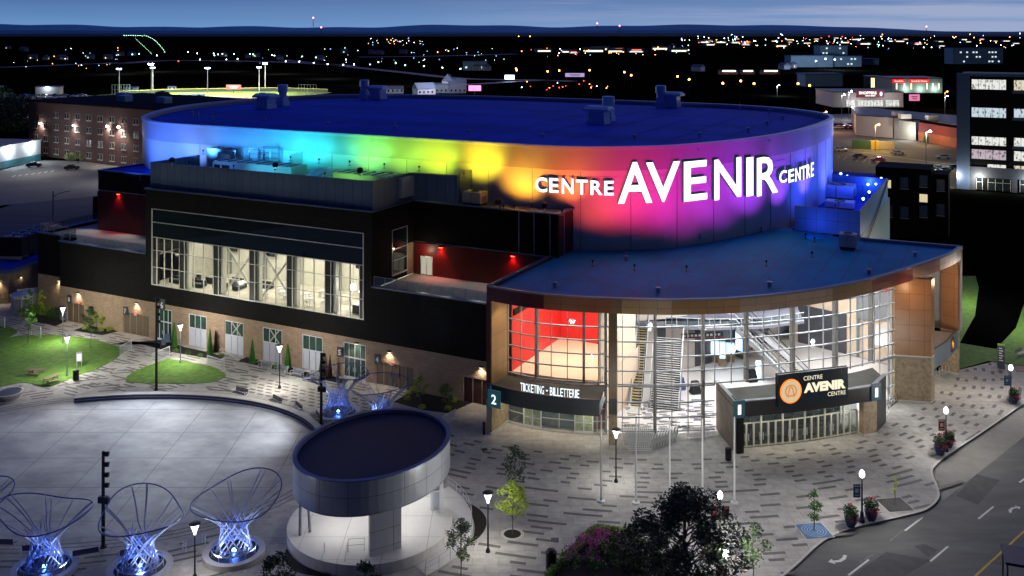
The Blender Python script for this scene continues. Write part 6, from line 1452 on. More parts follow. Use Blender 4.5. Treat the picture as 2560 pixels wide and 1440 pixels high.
# ---- ball field --------------------------------------------------
fg = mat('field_grass', (.10,.17,.025), .9, scale=.05, col2=(.22,.30,.05))
st(MB().prism(gp([(240,238),(330,232),(500,229),(640,228),(760,226),(830,231),(760,240),(640,250),(520,255),(380,249),(300,246)]),-.15,-.05,bottom=False).build('ball_field', fg))
sheet('infield_dirt', gp([(440,243),(560,240),(640,243),(640,250),(520,250)],0), .0, mat('infield', (.36,.30,.24), .9))
b = thing('field_fence','long low yellow topped fence round the ball field','fence',(0,0,0)); fp_ = [G(u,v)[:2] for u,v in ((300,236),(420,231),(560,228.5),(700,227),(820,231))]
MB().strip(spline(fp_,5),0,2.0,.1).build('mesh_panel', mat('fence_dark',(.03,.05,.05),.8), b); MB().strip(spline(fp_,5),2.01,2.35,.2).build('cap', mat('cap_yellow',(.5,.42,.05),.7), b)
for u,lb in ((302,'left'),(768,'right')):
    g = G(u,236); t = thing('batting_cage','tall pale netted backstop frame at the %s end of the ball field'%lb,'cage',g,0,'backstop frames'); bb = MB()
    for k in range(7): bb.box(-6+k*2,-5.85+k*2,-.1,.1,0,6.5)
    bb.box(-6,6.1,-.1,.1,6.5,6.65).box(-6,6.1,-.1,.1,3.2,3.3); bb.build('frame', mat('cage_pale',(.3,.38,.45),.6), t)
for u,v,vt,e,lb in ((378,248,161,1.,'brightest floodlight mast left of the ball field'),(663,226,160,1.,'brightest floodlight mast right of the ball field'),(298,242,173,.35,'smaller floodlight mast at the left end of the field'),(519,247,171,.3,'floodlight mast in the middle of the field'),(648,228,169,.3,'floodlight mast behind the bright right one'),(382,231,170,.3,'floodlight mast behind the bright left one')):
    g = G(u,v); h = hgt(g[1],vt); t = thing('floodlight_mast', lb, 'floodlight', g, 0); MB().tube([(0,0,0),(0,0,h)],.28,6,r2=.18).build('pole', mat('mast_pale',(.5,.52,.6),.5), t); MB().box(-1.6,1.6,-.2,.2,h-.3,h).build('crossarm', M['grey'], t)
    bb = MB()
    for k in range(4): bb.lathe(-1.3+k*.87,-.35,[(.25,h-.15),(.42,h+.2),(.25,h+.55)],8)
    bb.build('lamp_heads', emi('flood_glow' if e>.5 else 'flood_glow_dim',(1,.93,.95) if e>.5 else (.5,.6,1),60 if e>.5 else 14), t)
    light('SPOT','lamp',(0,.4,h),90000*e,(.95,.97,.85),t,None,.6,140,.9).rotation_euler = Vector((20 if u<500 else -20,14,-h)).to_track_quat('-Z','Y').to_euler()
for x in (-235,-200,-170): light('AREA','field_light',(x,648,24),24000,(1,1,.75),None,(x,648,0),10)
for k,(u,v,w_) in enumerate(((470,247,11),(497,246,7),(330,227,8),(430,226,5))): house(['blue roofed dugout at the near edge of the field','small pale dugout beside the blue roofed one','blue tarp shed left behind the field','small blue hut behind the field'][k],u,v,w_,4,2.4,.6,.05,(.25,.4,.7))
# ---- brick apartment block on the left -----------------------------
pA, pB = G(72,386)[:2], G(420,430)[:2]; an = math.atan2(pB[1]-pA[1], pB[0]-pA[0]); LB_ = math.hypot(pB[0]-pA[0], pB[1]-pA[1])
BB = thing('apartment_block','four storey red brick block with paired windows and three wall lights','building',(pA[0],pA[1],0),an)
MB().box(0,LB_,0,45,0,18.2).build('wall', M['redbrick'], BB); MB().box(-.3,LB_+.3,-.3,45.3,18.21,18.8).build('roof', mat('tar_roof',(.006,.006,.01),.9,spec=.05), BB)
for x,y,s_ in ((32,12,3),(50,14,3),(20,20,4)): MB().box(x,x+4.5,y,y+3,18.8,20.8).build('roof_box', galv, BB)
W0 = None
for r_,z in enumerate((1.2,5.2,9.3,13.4)):
    for c in range(11):
        if r_==3 and c in (0,1): continue
        x = 3+c*6.15
        for dx in (0,1.45):
            if W0 is None:
                W0 = MB().box(0,.95,-.06,.02,0,1.9).box(-.08,1.03,-.16,.02,-.22,-.01).build('window', [mat('sill_pale',(.5,.48,.45),.7)], BB); MB().box(.1,.85,-.09,-.061,.1,1.8).build('pane', M['darkglass'], W0); W0.location=(x+dx,0,z)
            else: dup(W0,(x+dx,0,z),parent=BB)
for u,v,e in ((106,308,900),(189,314,900),(273,316,900),(303,317,2600)):
    r = (u-1280)/CF; bestt = None
    for k in range(400):
        x = LB_*k/399; wx, wy = pA[0]+x*math.cos(an), pA[1]+x*math.sin(an)
        if abs(wx/wy-r) < .0008: bestt = (wx,wy); break
    if bestt:
        h = hgt(bestt[1],v); t = thing('wall_light','bright wall light on the red brick apartment block' if u!=303 else 'brightest light before the brick block by the drum','wall light',(bestt[0]+.5*math.sin(an),bestt[1]-.5*math.cos(an)-(0 if u!=303 else .6),h),an,None if u==303 else 'wall lights on the apartment block')
        MB().lathe(0,0,[(.2,-.2),(.4,0),(.2,.25)],8).build('lens', emi('wall_glow',(1,.9,.8),45 if u!=303 else 90), t); MB().box(-.2,.2,.1,.5,-.1,.15).build('housing', M['black2'], t)
        l = light('SPOT','lamp',(0,-.4,-.2),e,(1,.88,.78),t,None,.2,130,.7); l.rotation_euler = Vector((0,.6,-2)).to_track_quat('-Z','Y').to_euler()
for i,(u,v) in enumerate(((178,402),(210,402),(238,404),(264,405))): g = G(u,v); t = thing('bush','round lit green bush in front of the brick apartment block','bush',g,0,'bushes before the apartment block'); b = MB(); leaves(b,(0,0,1.3),600,1,.32,rnd,(2.2,1.6,1.4)); b.build('foliage', LM['pale'], t); MB().lathe(0,0,[(.1,0),(.05,1)],5).build('stem', bark, t)
# shed
pA2, pB2 = G(-60,436)[:2], G(102,401)[:2]; an2 = math.atan2(pB2[1]-pA2[1], pB2[0]-pA2[0]); l2 = math.hypot(pB2[0]-pA2[0], pB2[1]-pA2[1])
SH_ = thing('metal_shed','pale metal shed with teal lower band at the left edge','building',(pA2[0],pA2[1],0),an2); MB().box(0,l2,0,20,2.2,6.6).build('wall', mat('shed_grey',(.35,.37,.38),.6,var=.05), SH_); MB().box(-.05,l2+.05,-.05,20,0,2.19).build('base_band', mat('shed_teal',(.03,.13,.16),.6), SH_); MB().box(-.2,l2+.2,-.2,20.2,6.61,6.9).build('roof', M['lconc'], SH_)
for x in (l2*.48, l2*.83):
    t = thing('wall_light','bright white wall light on the metal shed','wall light',(pA2[0]+x*math.cos(an2)+.4*math.sin(an2),pA2[1]+x*math.sin(an2)-.4*math.cos(an2),5.2),an2,'wall lights on the shed'); MB().lathe(0,0,[(.15,-.15),(.35,0),(.15,.2)],8).build('lens', emi('cool_glow',(.85,.95,1),45), t); MB().box(-.2,.2,.1,.4,-.1,.15).build('housing', M['black2'], t); light('POINT','lamp',(0,-1.2,0),900,(.8,.9,1),t,size=.3)
sheet('left_car_park', gp([(-80,445),(100,400),(260,402),(420,440),(420,472),(-80,520)]), -.12, mat('car_park_asphalt',(.15,.15,.15),.9,var=.2,scale=.1))
for k in range(7): sheet('bay_line', gp([(30+k*16,441-k*2),(38+k*16,437-k*2),(39+k*16,437.8-k*2),(31+k*16,441.8-k*2)]), -.11, wp)
for g,e in (((-140,285,9),1700),((-112,268,9),1500)): light('POINT','car_park_lamp',g,e,(1,.93,.85),size=.4)
t = thing('road_lamp','unlit road lamp with one curved arm beyond the left terrace','street lamp',G(133,600),0); hh = hgt(G(133,600)[1],478); MB().tube([(0,0,0),(0,0,hh)],.14,6).build('pole', M['grey'], t); MB().tube([(0,0,hh*.88),(1,0,hh*.95),(2.8,0,hh*1.0)],.07,5).build('arm', M['grey'], t); MB().box(2.7,3.4,-.15,.15,hh-.08,hh+.06).build('head', M['lconc'], t)
# cars -----------------------------------------------------------------
def carproto(nm, lb, col, grp):
    t = thing('parked_car', lb, 'car', (0,0,-80), 0, grp); prof = [(-2.2,.35),(-2.25,.75),(-2.1,1.0),(-1.5,1.05),(1.0,1.0),(2.0,.85),(2.25,.65),(2.2,.35)]
    b = MB()
    for y0,y1,k in ((-.88,.88,1),): 
        n = len(prof); vs = [(x,-.88 if z<.9 else -.8,z) for x,z in prof]+[(x,.88 if z<.9 else .8,z) for x,z in prof]; b.add(vs,[(i,i+1,n+i+1,n+i) for i in range(n-1)]+[tuple(range(n))[::-1],tuple(range(n,2*n)),(n-1,0,n,2*n-1)])
    b.build('body', mat('paint_'+nm, col, .25, .3, var=0), t)
    MB().add([(-1.7,-.76,1.04),(1.0,-.76,1.0),(1.0,.76,1.0),(-1.7,.76,1.04),(-1.25,-.62,1.42),(.25,-.62,1.45),(.25,.62,1.45),(-1.25,.62,1.42)],[(0,1,5,4),(1,2,6,5),(2,3,7,6),(3,0,4,7)]).build('windows', M['darkglass'], t)
    MB().add([(-1.27,-.63,1.425),(.27,-.63,1.455),(.27,.63,1.455),(-1.27,.63,1.425),(-1.2,-.55,1.5),(.15,-.55,1.52),(.15,.55,1.52),(-1.2,.55,1.5)],[(0,1,5,4),(1,2,6,5),(2,3,7,6),(3,0,4,7),(4,5,6,7)]).build('roof', MATS['paint_'+nm], t)
    for x in (-1.35,1.4):
        for y in (-.85,.85): o = MB().tube([(0,-.1,0),(0,.1,0)],.34,12).build('wheel', M['black2'], t); o.location=(x,y,.34)
    for y in (-.6,.6): MB().box(2.16,2.24,y-.17,y+.17,.6,.75).build('headlight', M['white'], t); MB().box(-2.27,-2.2,y-.17,y+.17,.72,.86).build('taillight', mat('tail_red',(.4,.01,.01),.3,var=0), t)
    return t
CP = {'black':carproto('black','black car parked on the left car park near the shed',(.01,.012,.018),'parked cars'),'white':carproto('white','white car parked behind the drum, left end of the far car park',(.6,.6,.6),'parked cars'),'blue':carproto('blue','silver blue car parked beyond the yellow line',(.22,.32,.4),'parked cars'),'red':carproto('red','red car parked beside the dark building',(.35,.03,.04),'parked cars')}
cu_ = set()
for c,u,v,rz,lb in (('black',85,417,.25,'black car parked on the left car park near the shed'),('black',180,424,.3,'black car parked alone on the left car park'),('white',2103,378,.1,'white car nearest the drum in the right car park'),('black',2150,395,.1,'black car in the right car park'),('red',2195,404,2.9,'red car next to the dark building roof'),('white',2244,386,.2,'white car on the yellow painted edge'),('blue',2357,397,3.0,'silver car alone in the right car park'),('blue',2347,424,.8,'blue car leftmost of three parked close together'),('blue',2361,430,.5,'dark blue car nearest of three parked close together'),('blue',2387,423,.1,'silver car rightmost of three parked close together')):
    if c in cu_: dup(CP[c], G(u,v), rz, lb)
    else: cu_.add(c); CP[c].location = G(u,v); CP[c].rotation_euler = (0,0,rz); CP[c]['label'] = lb
for i in range(34): dup(CP[('black','blue','white')[i%3]], G(5+i*6.3+rnd.uniform(-2,2), 243+rnd.choice((0,3,6,-3))), rnd.uniform(-.1,.3), 'dim parked car in the far car park at the left', 'cars in the far left car park')
for i in range(14): dup(CP[('black','white','red')[i%3]], G(2095+i*3.4, 316+rnd.choice((0,3,6))), rnd.uniform(-.1,.3), 'parked car in the packed rows left of the white store', 'cars beside the white store')
sheet('far_car_park', gp([(-60,240),(280,238),(290,256),(-60,268)]), -.12, mat('far_park',(.22,.20,.23),.9))
for u in (20,110,210): g = G(u,240,10); light('POINT','far_park_lamp',(g[0],g[1],12),9000,(.8,.85,1),size=.6)
t = thing('small_station','small pale building with bright white light at the far left car park','building',G(118,236),0); MB().box(-8,8,0,6,0,5).build('wall', mat('hw60b',(.2,.2,.22),.8), t); MB().box(-8.5,8.5,-.5,6.5,5,5.5).build('roof', M['black2'], t); MB().box(-.6,.6,-.6,-.2,4,5).build('lamp', emi('cool_glow2',(.85,.95,1),25), t); light('POINT','lamp',(0,-3,5),1500,(.85,.93,1),t,size=.4)
# dark tree masses on the left
for u,v,w_,h_ in ((20,330,34,16),(45,310,26,13),(405,262,14,8),(-40,300,40,18)):
    t = thing('dark_tree','dark broad tree mass behind the left block' if u<300 else 'dark bush standing behind the drum rim','tree',G(u,v),0,'dark tree masses far left' if u<300 else None); b = MB(); leaves(b,(0,0,h_*.5),2600,1,.8,rnd,(w_*.4,w_*.3,h_*.5)); b.build('crown', LM['dark'], t); MB().lathe(0,0,[(.4,0),(.2,h_*.5)],6).build('trunk', bark, t)
# ---- right side: office tower --------------------------------------
oc = G(2402,472)[:2]; OT = thing('office_tower','seven storey dark office tower with lit offices at the right edge','office building',(oc[0],oc[1],0),ANG)
frm = mat('tower_blue', (.10,.17,.28), .4, .2, var=.06)
MB().box(0,40,.0,22,0,30.6).build('wall', mat('tower_dark', (.003,.004,.005), .5, var=.1, spec=.15), OT)
b = MB(); b.box(-1.0,2.2,-.35,.4,0,31.0); b.box(2.2,40,-.3,.2,30.2,31.0); b.build('frame', frm, OT)
for z in (25.9,18.9,11.4): MB().box(12.2,40,-1.1,-.01,z,z+.75).build('ledge', frm, OT)
b = MB(); b.box(2.2,40,-.28,-.01,3.4,6.2); 
for x in (2.2,12.0,24): b.box(x,x+1.4,-.28,-.01,0,3.4)
b.build('ground_band', mat('tower_band', (.06,.075,.10), .5), OT)
def officemat(name, c1, c2, s):
    m = bpy.data.materials.new(name); nt, bb, out = nodes(m); L = nt.links; tc = nt.nodes.new('ShaderNodeTexCoord'); vo = nt.nodes.new('ShaderNodeTexVoronoi'); vo.inputs['Scale'].default_value = 1.1; mp = nt.nodes.new('ShaderNodeMapping'); mp.inputs['Scale'].default_value = (1.6,.9,1)
    L.new(tc.outputs['UV'], mp.inputs[0]); L.new(mp.outputs[0], vo.inputs['Vector']); nz = nt.nodes.new('ShaderNodeTexNoise'); nz.inputs['Scale'].default_value = 3; nz.inputs['Detail'].default_value = 6; L.new(mp.outputs[0], nz.inputs['Vector'])
    ad = nt.nodes.new('ShaderNodeMath'); ad.operation='ADD'; L.new(vo.outputs['Distance'], ad.inputs[0]); L.new(nz.outputs[0], ad.inputs[1]); rp = nt.nodes.new('ShaderNodeValToRGB'); L.new(ad.outputs[0], rp.inputs[0])
    rp.color_ramp.elements[0].position=.62; rp.color_ramp.elements[0].color=(*c1,1); rp.color_ramp.elements[1].position=1.0; rp.color_ramp.elements[1].color=(*c2,1)
    bb.inputs['Base Color'].default_value=(.02,.02,.02,1); L.new(rp.outputs[0], bb.inputs['Emission Color']); bb.inputs['Emission Strength'].default_value = s; m.cycles.emission_sampling='NONE'; return m
om = [officemat('office_warm',(.05,.045,.03),(1,.92,.7),.38), officemat('office_cool',(.06,.09,.10),(.75,.9,1),.38), officemat('office_pink',(.06,.04,.06),(.85,.7,.8),.3), officemat('office_bright',(.1,.1,.09),(1,1,.95),.42)]
def owin(x0,x1,z0,z1,m_):
    w = MB().box(x0,x1,-.05,-.01,z0,z1).build('window', m_, OT); b = MB(); n = max(2,int((x1-x0)/1.6))
    for k in range(n+1): b.box(x0+(x1-x0)*k/n-.04,x0+(x1-x0)*k/n+.04,-.1,-.051,z0,z1)
    b.build('mullion', mat('mullion_dark',(.03,.03,.03),.5), w)
for z0,z1,a,c in ((26.8,29.4,3,0),(19.4,21.9,1,1),(11.9,14.3,None,3),(8.3,10.8,3,3),(4.3,7.0,None,0)):
    if a is not None: owin(2.6,10.8,z0,z1,om[a] if z0!=8.3 else om[2])
    if z0 == 4.3: owin(6.4,10.8,z0,z1,om[3])
    owin(12.6,22.5,z0,z1,om[c]); owin(24,38,z0,z1,om[c])
owin(2.6,10.8,11.4+.6,14.2,om[3])
for x0,x1 in ((3.8,5.2),(6.5,11.8),(14,23.5),(25.6,38)):
    w = MB().box(x0,x1,-.32,-.29,.2,3.2).build('shop_window', M['darkglass'], OT); b = MB(); n = max(1,int((x1-x0)/1.5))
    for k in range(n+1): b.box(x0+(x1-x0)*k/n-.05,x0+(x1-x0)*k/n+.05,-.36,-.321,.2,3.2)
    b.box(x0,x1,-.36,-.321,2.2,2.28); b.build('frame', M['lconc'], w)
light('POINT','tower_lamp',tuple(Vector((oc[0]+3,oc[1]-4,3.2))),900,(1,.9,.75),size=.2); light('POINT','tower_lamp',(oc[0]-1.5,oc[1]-1,3.5),500,(1,.75,.7),size=.2); light('POINT','tower_lamp',(oc[0]+14,oc[1]-9,3.2),900,(1,.95,.9),size=.2)
# dark three storey building between drum and tower
da, db_ = G(2222,600)[:2], G(2340,540)[:2]
DB = thing('dark_building','dark building with a few dim windows behind the right rooftop enclosure','building',(84,196,0),ANG)
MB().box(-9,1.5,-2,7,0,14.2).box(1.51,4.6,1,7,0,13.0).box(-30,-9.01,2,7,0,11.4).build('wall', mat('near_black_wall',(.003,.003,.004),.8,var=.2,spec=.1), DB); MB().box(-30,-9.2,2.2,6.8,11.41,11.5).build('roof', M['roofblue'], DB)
for x,z,k in ((-7.5,10,1),(-4.2,10,0),(-4.2,4,0),(-.6,10.6,0),(-.6,7.6,1),(-.6,4.5,0),(2.4,9.6,0),(2.4,4.6,0),(-7.2,4,0)):
    yy = .96 if x>1.5 else -2.04
    w = MB().box(x,x+1.5,yy-.02,yy,z,z+2.4 if not k else z+1.6).build('window', emi('dim_win',(1,.85,.5),.35) if k else mat('dim_glass',(.04,.06,.10),.2), DB); MB().box(x-.08,x+1.58,yy-.06,yy-.021,z-.1,z).build('sill', M['grey'], w)
# right car park, stores
sheet('right_car_park', gp([(2080,470),(2080,350),(2180,345),(2420,372),(2420,470)]), -.12, mat('green_lit_asphalt',(.13,.135,.09),.9,var=.2,scale=.08))
stripe((2088,372),(2405,415),.9,'curb_line',mat('yellow_kerb',(.45,.38,.15),.8),-.1); sheet('car_park_upper', gp([(2060,352),(2060,285),(2180,283),(2420,320),(2420,376),(2180,346)]), -.13, mat('grey_lit_asphalt',(.16,.15,.145),.9,var=.2,scale=.08))
for k in range(18): stripe((2100+k*16,390+k*2.1),(2093+k*16,397+k*2.3),.15,'bay_line',wp,-.1)
def clamp(u,v,vt,e,col,lb,nm='amber'):
    g = G(u,v); h = hgt(g[1],vt); t = thing('car_park_lamp', lb, 'street lamp', g, 0); MB().tube([(0,0,0),(0,0,h)],.12,6).build('pole', M['grey'], t); MB().tube([(0,0,h),(1.2,0,h+.3)],.06,5).build('arm', M['grey'], t); MB().lathe(1.3,0,[(.2,h),(.42,h+.25),(.2,h+.5)],8).build('lamp_head', emi('far_'+nm,(1,.28,.04),14) if nm=='amber' else emi('cp_white',(1,.97,.95),30), t); light('POINT','lamp',(1.3,0,h-.5),e,col,t,size=.4)
light('POINT','side_lawn_fill',(70,148,7),1500,(1,.97,.85),size=.4); light('POINT','side_lawn_fill',(74,134,7),1500,(1,.97,.85),size=.4)  # unseen fill lights added to brighten the side lawn
clamp(2188,378,313,4200,(1,.62,.25),'twin headed amber lamp in front of the white store'); clamp(2058,330,281,2500,(1,.5,.15),'bright amber lamp just above the right drum rim'); clamp(2315,420,330,3800,(1,.85,.5),'tall lamp on a yellow base by the dark building','w'); clamp(2190,330,300,3200,(1,.95,.9),'white lamp before the long pale store wall','w'); clamp(2122,300,230,1800,(1,.97,.95),'bright white lamp left of the pharmacy sign','w'); clamp(2104,300,238,1200,(1,.97,.95),'white lamp at the pharmacy corner','w'); clamp(2362,285,241,3600,(1,.9,.85),'white lamp right of the pylon sign','w'); clamp(2362,275,230,2600,(1,.35,.08),'cluster of amber lamps above the white one, right'); clamp(1943,240,214,5200,(.85,.97,1),'bright star like white lamp behind the drum, right','w')
ga, gb = G(2142,338)[:2], G(2400,374)[:2]
ST = thing('white_store','long low store with pale wall, corner entrance and red brick side','store',(0,0,0))
p1,p2,p3,p4 = G(2140,338)[:2], G(2232,345)[:2], G(2296,352)[:2], G(2420,376)[:2]
MB().prism([p1,p2,(p2[0]+14,p2[1]+45),(p1[0]+14,p1[1]+45)],0,8.0).build('wall', mat('store_pale',(.48,.43,.42),.7,var=.05), ST)
MB().prism([(p2[0]+.1,p2[1]-1),(p3[0]-1,p3[1]),(p3[0]+14,p3[1]+45),(p2[0]+14.2,p2[1]+45)],0,7.2).build('entrance_block', mat('store_grey',(.30,.31,.29),.7), ST); MB().prism([(p2[0]-.6,p2[1]-2.5),(p2[0]+6.5,p2[1]-4),(p2[0]+7,p2[1]-1.1),(p2[0],p2[1]-.1)],4.6,8.2).build('entrance_canopy', M['cgrey'], ST)
MB().prism([p3,p4,(p4[0]+20,p4[1]+35),(p3[0]+20,p3[1]+35)],0,3.6).build('lower_wall', mat('brick_orange',(.28,.09,.04),.8,var=.2,scale=.5), ST); MB().prism([(p3[0]+.02,p3[1]-.2),(p4[0],p4[1]-.2),(p4[0]+20,p4[1]+34.9),(p3[0]+20,p3[1]+34.9)],3.61,7.2).build('upper_wall', mat('wall_dark_red',(.16,.02,.02),.8), ST)
MB().prism([(p1[0]+1,p1[1]+1),(p2[0]+2,p2[1]+1),(p3[0]+1,p3[1]+1),(p4[0]+1,p4[1]+1),(p4[0]+22,p4[1]+42),(p1[0]+14,p1[1]+46)],8.01,8.2).build('roof', M['black2'], ST)
for u,v in ((2245,290),(2262,296),(2330,300)): g = G(u,v,8.2); MB().box(g[0]-2,g[0]+2,g[1]-1.5,g[1]+1.5,8.2,10).build('roof_unit', M['white'], ST)
g = G(2238,350); light('POINT','store_lamp',(g[0]+3,g[1]-3,4),900,(1,.95,.85),size=.3); g = G(2312,362); light('POINT','store_lamp',(g[0]-1,g[1]-2.5,5.2),1200,(1,.6,.3),size=.3); g = G(2180,352); light('POINT','store_lamp',(g[0],g[1]-6,7),2200,(1,.85,.75),size=.3)
MB().box(-.9,.9,-.2,0,0,2.6).build('green_door', mat('door_green',(.03,.12,.08),.6), ST, loc=(G(2312,357)[0],G(2312,357)[1]-1.2,0))
t = thing('waste_shed','green and yellow slatted waste enclosure on the car park','shed',G(2190,372),ANG+.2); MB().box(-8,-2,-1.5,1.5,0,3).build('green_panel', mat('slat_green',(.03,.08,.04),.7), t); MB().box(-1.9,1.0,-1.5,1.5,0,3).build('yellow_panel', mat('slat_yellow',(.4,.30,.04),.7), t); MB().box(1.01,6,-1.5,1.5,0,2.8).build('pale_panel', mat('slat_pale',(.3,.27,.18),.7), t)
for k in range(9): g = G(2345+k*7, 458-k*2.5 if k%2 else 452-k*2.5); t = thing('bollard','yellow bollard in the double row by the tower','bollard',g,0,'yellow bollards by the tower'); MB().lathe(0,0,[(.12,0),(.12,1.0),(.05,1.1)],8).build('post', mat('bollard_yellow',(.6,.42,.05),.6), t)
# pharmacy
fa, fb_ = G(2100,268)[:2], G(2258,268)[:2]; PH = thing('pharmacy','pale shop with dark red sign fascia and brightly lit windows','store',(fa[0],fa[1],0),math.atan2(fb_[1]-fa[1],fb_[0]-fa[0])); Lp = math.hypot(fb_[0]-fa[0],fb_[1]-fa[1]); kp = fa[1]/CF
MB().box(-4,Lp,0,30,0,8.2).build('wall', mat('shop_pale',(.40,.39,.42),.7), PH); x0,x1 = (2140-2100)*kp,(2210-2100)*kp
MB().box(x0,x1,-.6,-.01,5.4,9.6).build('sign_board', emi('dark_red_sign',(.18,.01,.02),.4), PH)
MB().box(-4.3,Lp+.3,-.05,30.3,8.21,8.7).build('roof', M['black2'], PH)
for a,c in ((2113,2140),(2141,2210),(2212,2250)):
    w = MB().box((a-2100)*kp+.4,(c-2100)*kp-.4,-.1,-.01,.6,3.9).build('shop_window', om[3], PH); b = MB(); xa,xb = (a-2100)*kp+.4,(c-2100)*kp-.4; n = int((xb-xa)/1.8)
    for k in range(n+1): b.box(xa+(xb-xa)*k/n-.07,xa+(xb-xa)*k/n+.07,-.16,-.11,.6,3.9)
    b.build('mullion', M['black2'], w)
PW = MATS.get('sgw') or emi('shop_lettering',(1,1,1),.8)
o = textmesh('lettering','SHOPPERS',1.5,PW,PH,.02,.06,((x0+x1)/2-1.5,-.7,7.3),(R(90),0,0),'CENTER'); o = textmesh('lettering','DRUG MART',.7,PW,PH,.02,.03,((x0+x1)/2,-.7,6.1),(R(90),0,0),'CENTER')
o = MB().lathe(0,0,[(1.1,0),(1.1,.05)],16,sx=.7,sy=1.1).build('pill_emblem', emi('pill_blue',(.4,.6,.9),1.2), PH); o.location=(x1-1.9,-.66,7.5); o.rotation_euler=(R(90),0,R(0))
light('POINT','shop_lamp',(fa[0]+8,fa[1]-6,3),800,(1,.95,.9),size=.4); light('POINT','shop_lamp',(fa[0]+26,fa[1]-8,5),800,(1,.95,.9),size=.4)
# gym with two red signs
ya = G(2228,232)[:2]; kg = ya[1]/CF; GY = thing('gym','grey box building with two glowing red signs and lit pilasters','building',(ya[0],ya[1],0),0)
MB().box(0,128*kg,0,30,0,9.8).build('wall', mat('gym_grey',(.22,.23,.23),.7), GY); MB().box(-.3,128*kg+.3,-.2,30.2,9.81,10.3).build('roof', M['black2'], GY)
for a,c,txt in ((2230,2262,'GoodLife'),(2272,2322,'GoodLife Fitness')):
    MB().box((a-2228)*kg,(c-2228)*kg,-.5,-.21,6.9,9.4).build('sign_board', emi('gym_red',(.45,.005,.01),1.2), GY); textmesh('lettering',txt,1.15,emi('gym_text',(1,.12,.1),3.5),GY,.02,.04,(((a+c)/2-2228)*kg,-.6,7.6),(R(90),0,0),'CENTER')
for x in (5,13,20,36,42,48): o = MB().box(x*kg*2.45,x*kg*2.45+.6,-.3,-.01,2.5,6.5).build('pilaster_light', emi('pilaster',(1,.8,.45),1.6), GY)
for x in (10,20,30): light('POINT','gym_lamp',(ya[0]+x,ya[1]-3,2.5),900,(.7,1,.8),size=.3)
g = G(2176,222); t = thing('lit_hall','small hall with tall glowing vertical windows left of the gym','building',g,0); MB().box(0,9.5,0,14,0,9).build('wall', M['black2'], t)
for k in range(6): w = MB().box(.5+k*1.5,1.5+k*1.5,-.1,-.01,1,8).build('window', emi('hall_glow',(1,.85,.5),1.1), t)
for k in range(1): MB().box(-.3,9.8,-.3,14.3,9.01,9.4).build('roof', M['grey'], t)
sp_ = thing('far_shop','small distant shop with a glowing front','shop',(0,0,-120),0,'lit shops across the far town')
MB().box(-14,14,0,14,0,5.5).build('wall', mat('far_wall_blue',(.16,.28,.42),.8,var=.15,scale=.1), sp_); MB().box(-11,11,-.3,-.05,.8,2.9).build('shop_window', emi('far_shop_glow',(1,.9,.7),.9), sp_); MB().box(-14.5,14.5,-.5,14.5,5.51,6.2).build('roof', M['black2'], sp_)
sp2 = thing('far_shop','small distant shed with a red glowing front','shop',(0,0,-120),0,'red fronted shops across the far town')
MB().box(-12,12,0,12,0,5.5).build('wall', mat('far_wall_blue',(.16,.28,.42),.8,var=.15,scale=.1), sp2); MB().box(-7,7,-.3,-.05,2.9,4.6).build('sign_band', emi('far_red_glow',(1,.12,.06),1.3), sp2); MB().box(-9,9,-.3,-.05,.6,2.0).build('shop_window', emi('far_shop_cool',(.6,.85,1),.8), sp2); MB().box(-12.5,12.5,-.5,12.5,5.51,6.2).build('roof', M['black2'], sp2)
for i in range(46):
    pr = sp_ if i%4 else sp2; g = G(rnd.uniform(1720,2560) if i < 36 else rnd.uniform(1340,1700), rnd.triangular(95,121,105) if i < 36 else rnd.uniform(124,134))
    if i in (0,1): pr.location = g; pr.rotation_euler = (0,0,rnd.uniform(-.4,.4)); pr.scale = (1.3,)*3
    else: dup(pr, g, rnd.uniform(-.4,.4), scale=rnd.uniform(.8,1.6))
# hospital like blue lit blocks farther
for u,v,w_,h_,d_,lb,ws in ((2030,168,52,13,20,'long low blue lit block, left part of the far complex',0),(2085,163,36,24,20,'tallest pale block of the far complex with lit windows',1),(2120,167,34,12,20,'low block right of the tall one in the far complex',1),(2160,162,40,7,20,'low blue roofs right of the far complex',0),(2445,160,70,20,20,'pale blue block at the far right',1),(2060,216,30,9,16,'teal roofed shop behind the drum, far right',0),(1188,176,26,9,10,'dim striped block right of the highway',1)):
    g = G(u,v); t = thing('far_block', lb, 'building', g, .1); MB().box(-w_/2,w_/2,0,d_,0,h_).build('wall', mat('far_wall_blue',(.16,.28,.42),.8,var=.15,scale=.1), t); MB().box(-w_/2-.5,w_/2+.5,-.5,d_+.5,h_,h_+1).build('roof', mat('far_roof',(.08,.16,.3),.8), t)
    if ws:
        for r_ in range(max(1,int(h_/6))):
            for k_ in range(int(w_/5)):
                if rnd.random() < .45: MB().box(-w_*.42+k_*4.4,-w_*.42+k_*4.4+2.2,-.3,-.02,2.5+r_*6,4.3+r_*6).build('window', emi('far_win',(.8,.95,1),.5), t)
for u,v in ((2040,161),(2064,155),(2087,157)): g = G(u,v,8); light('POINT','complex_lamp',(g[0],g[1]-12,12),30000,(.8,.9,1),size=.6); fl_(u,v,'white',1.3)
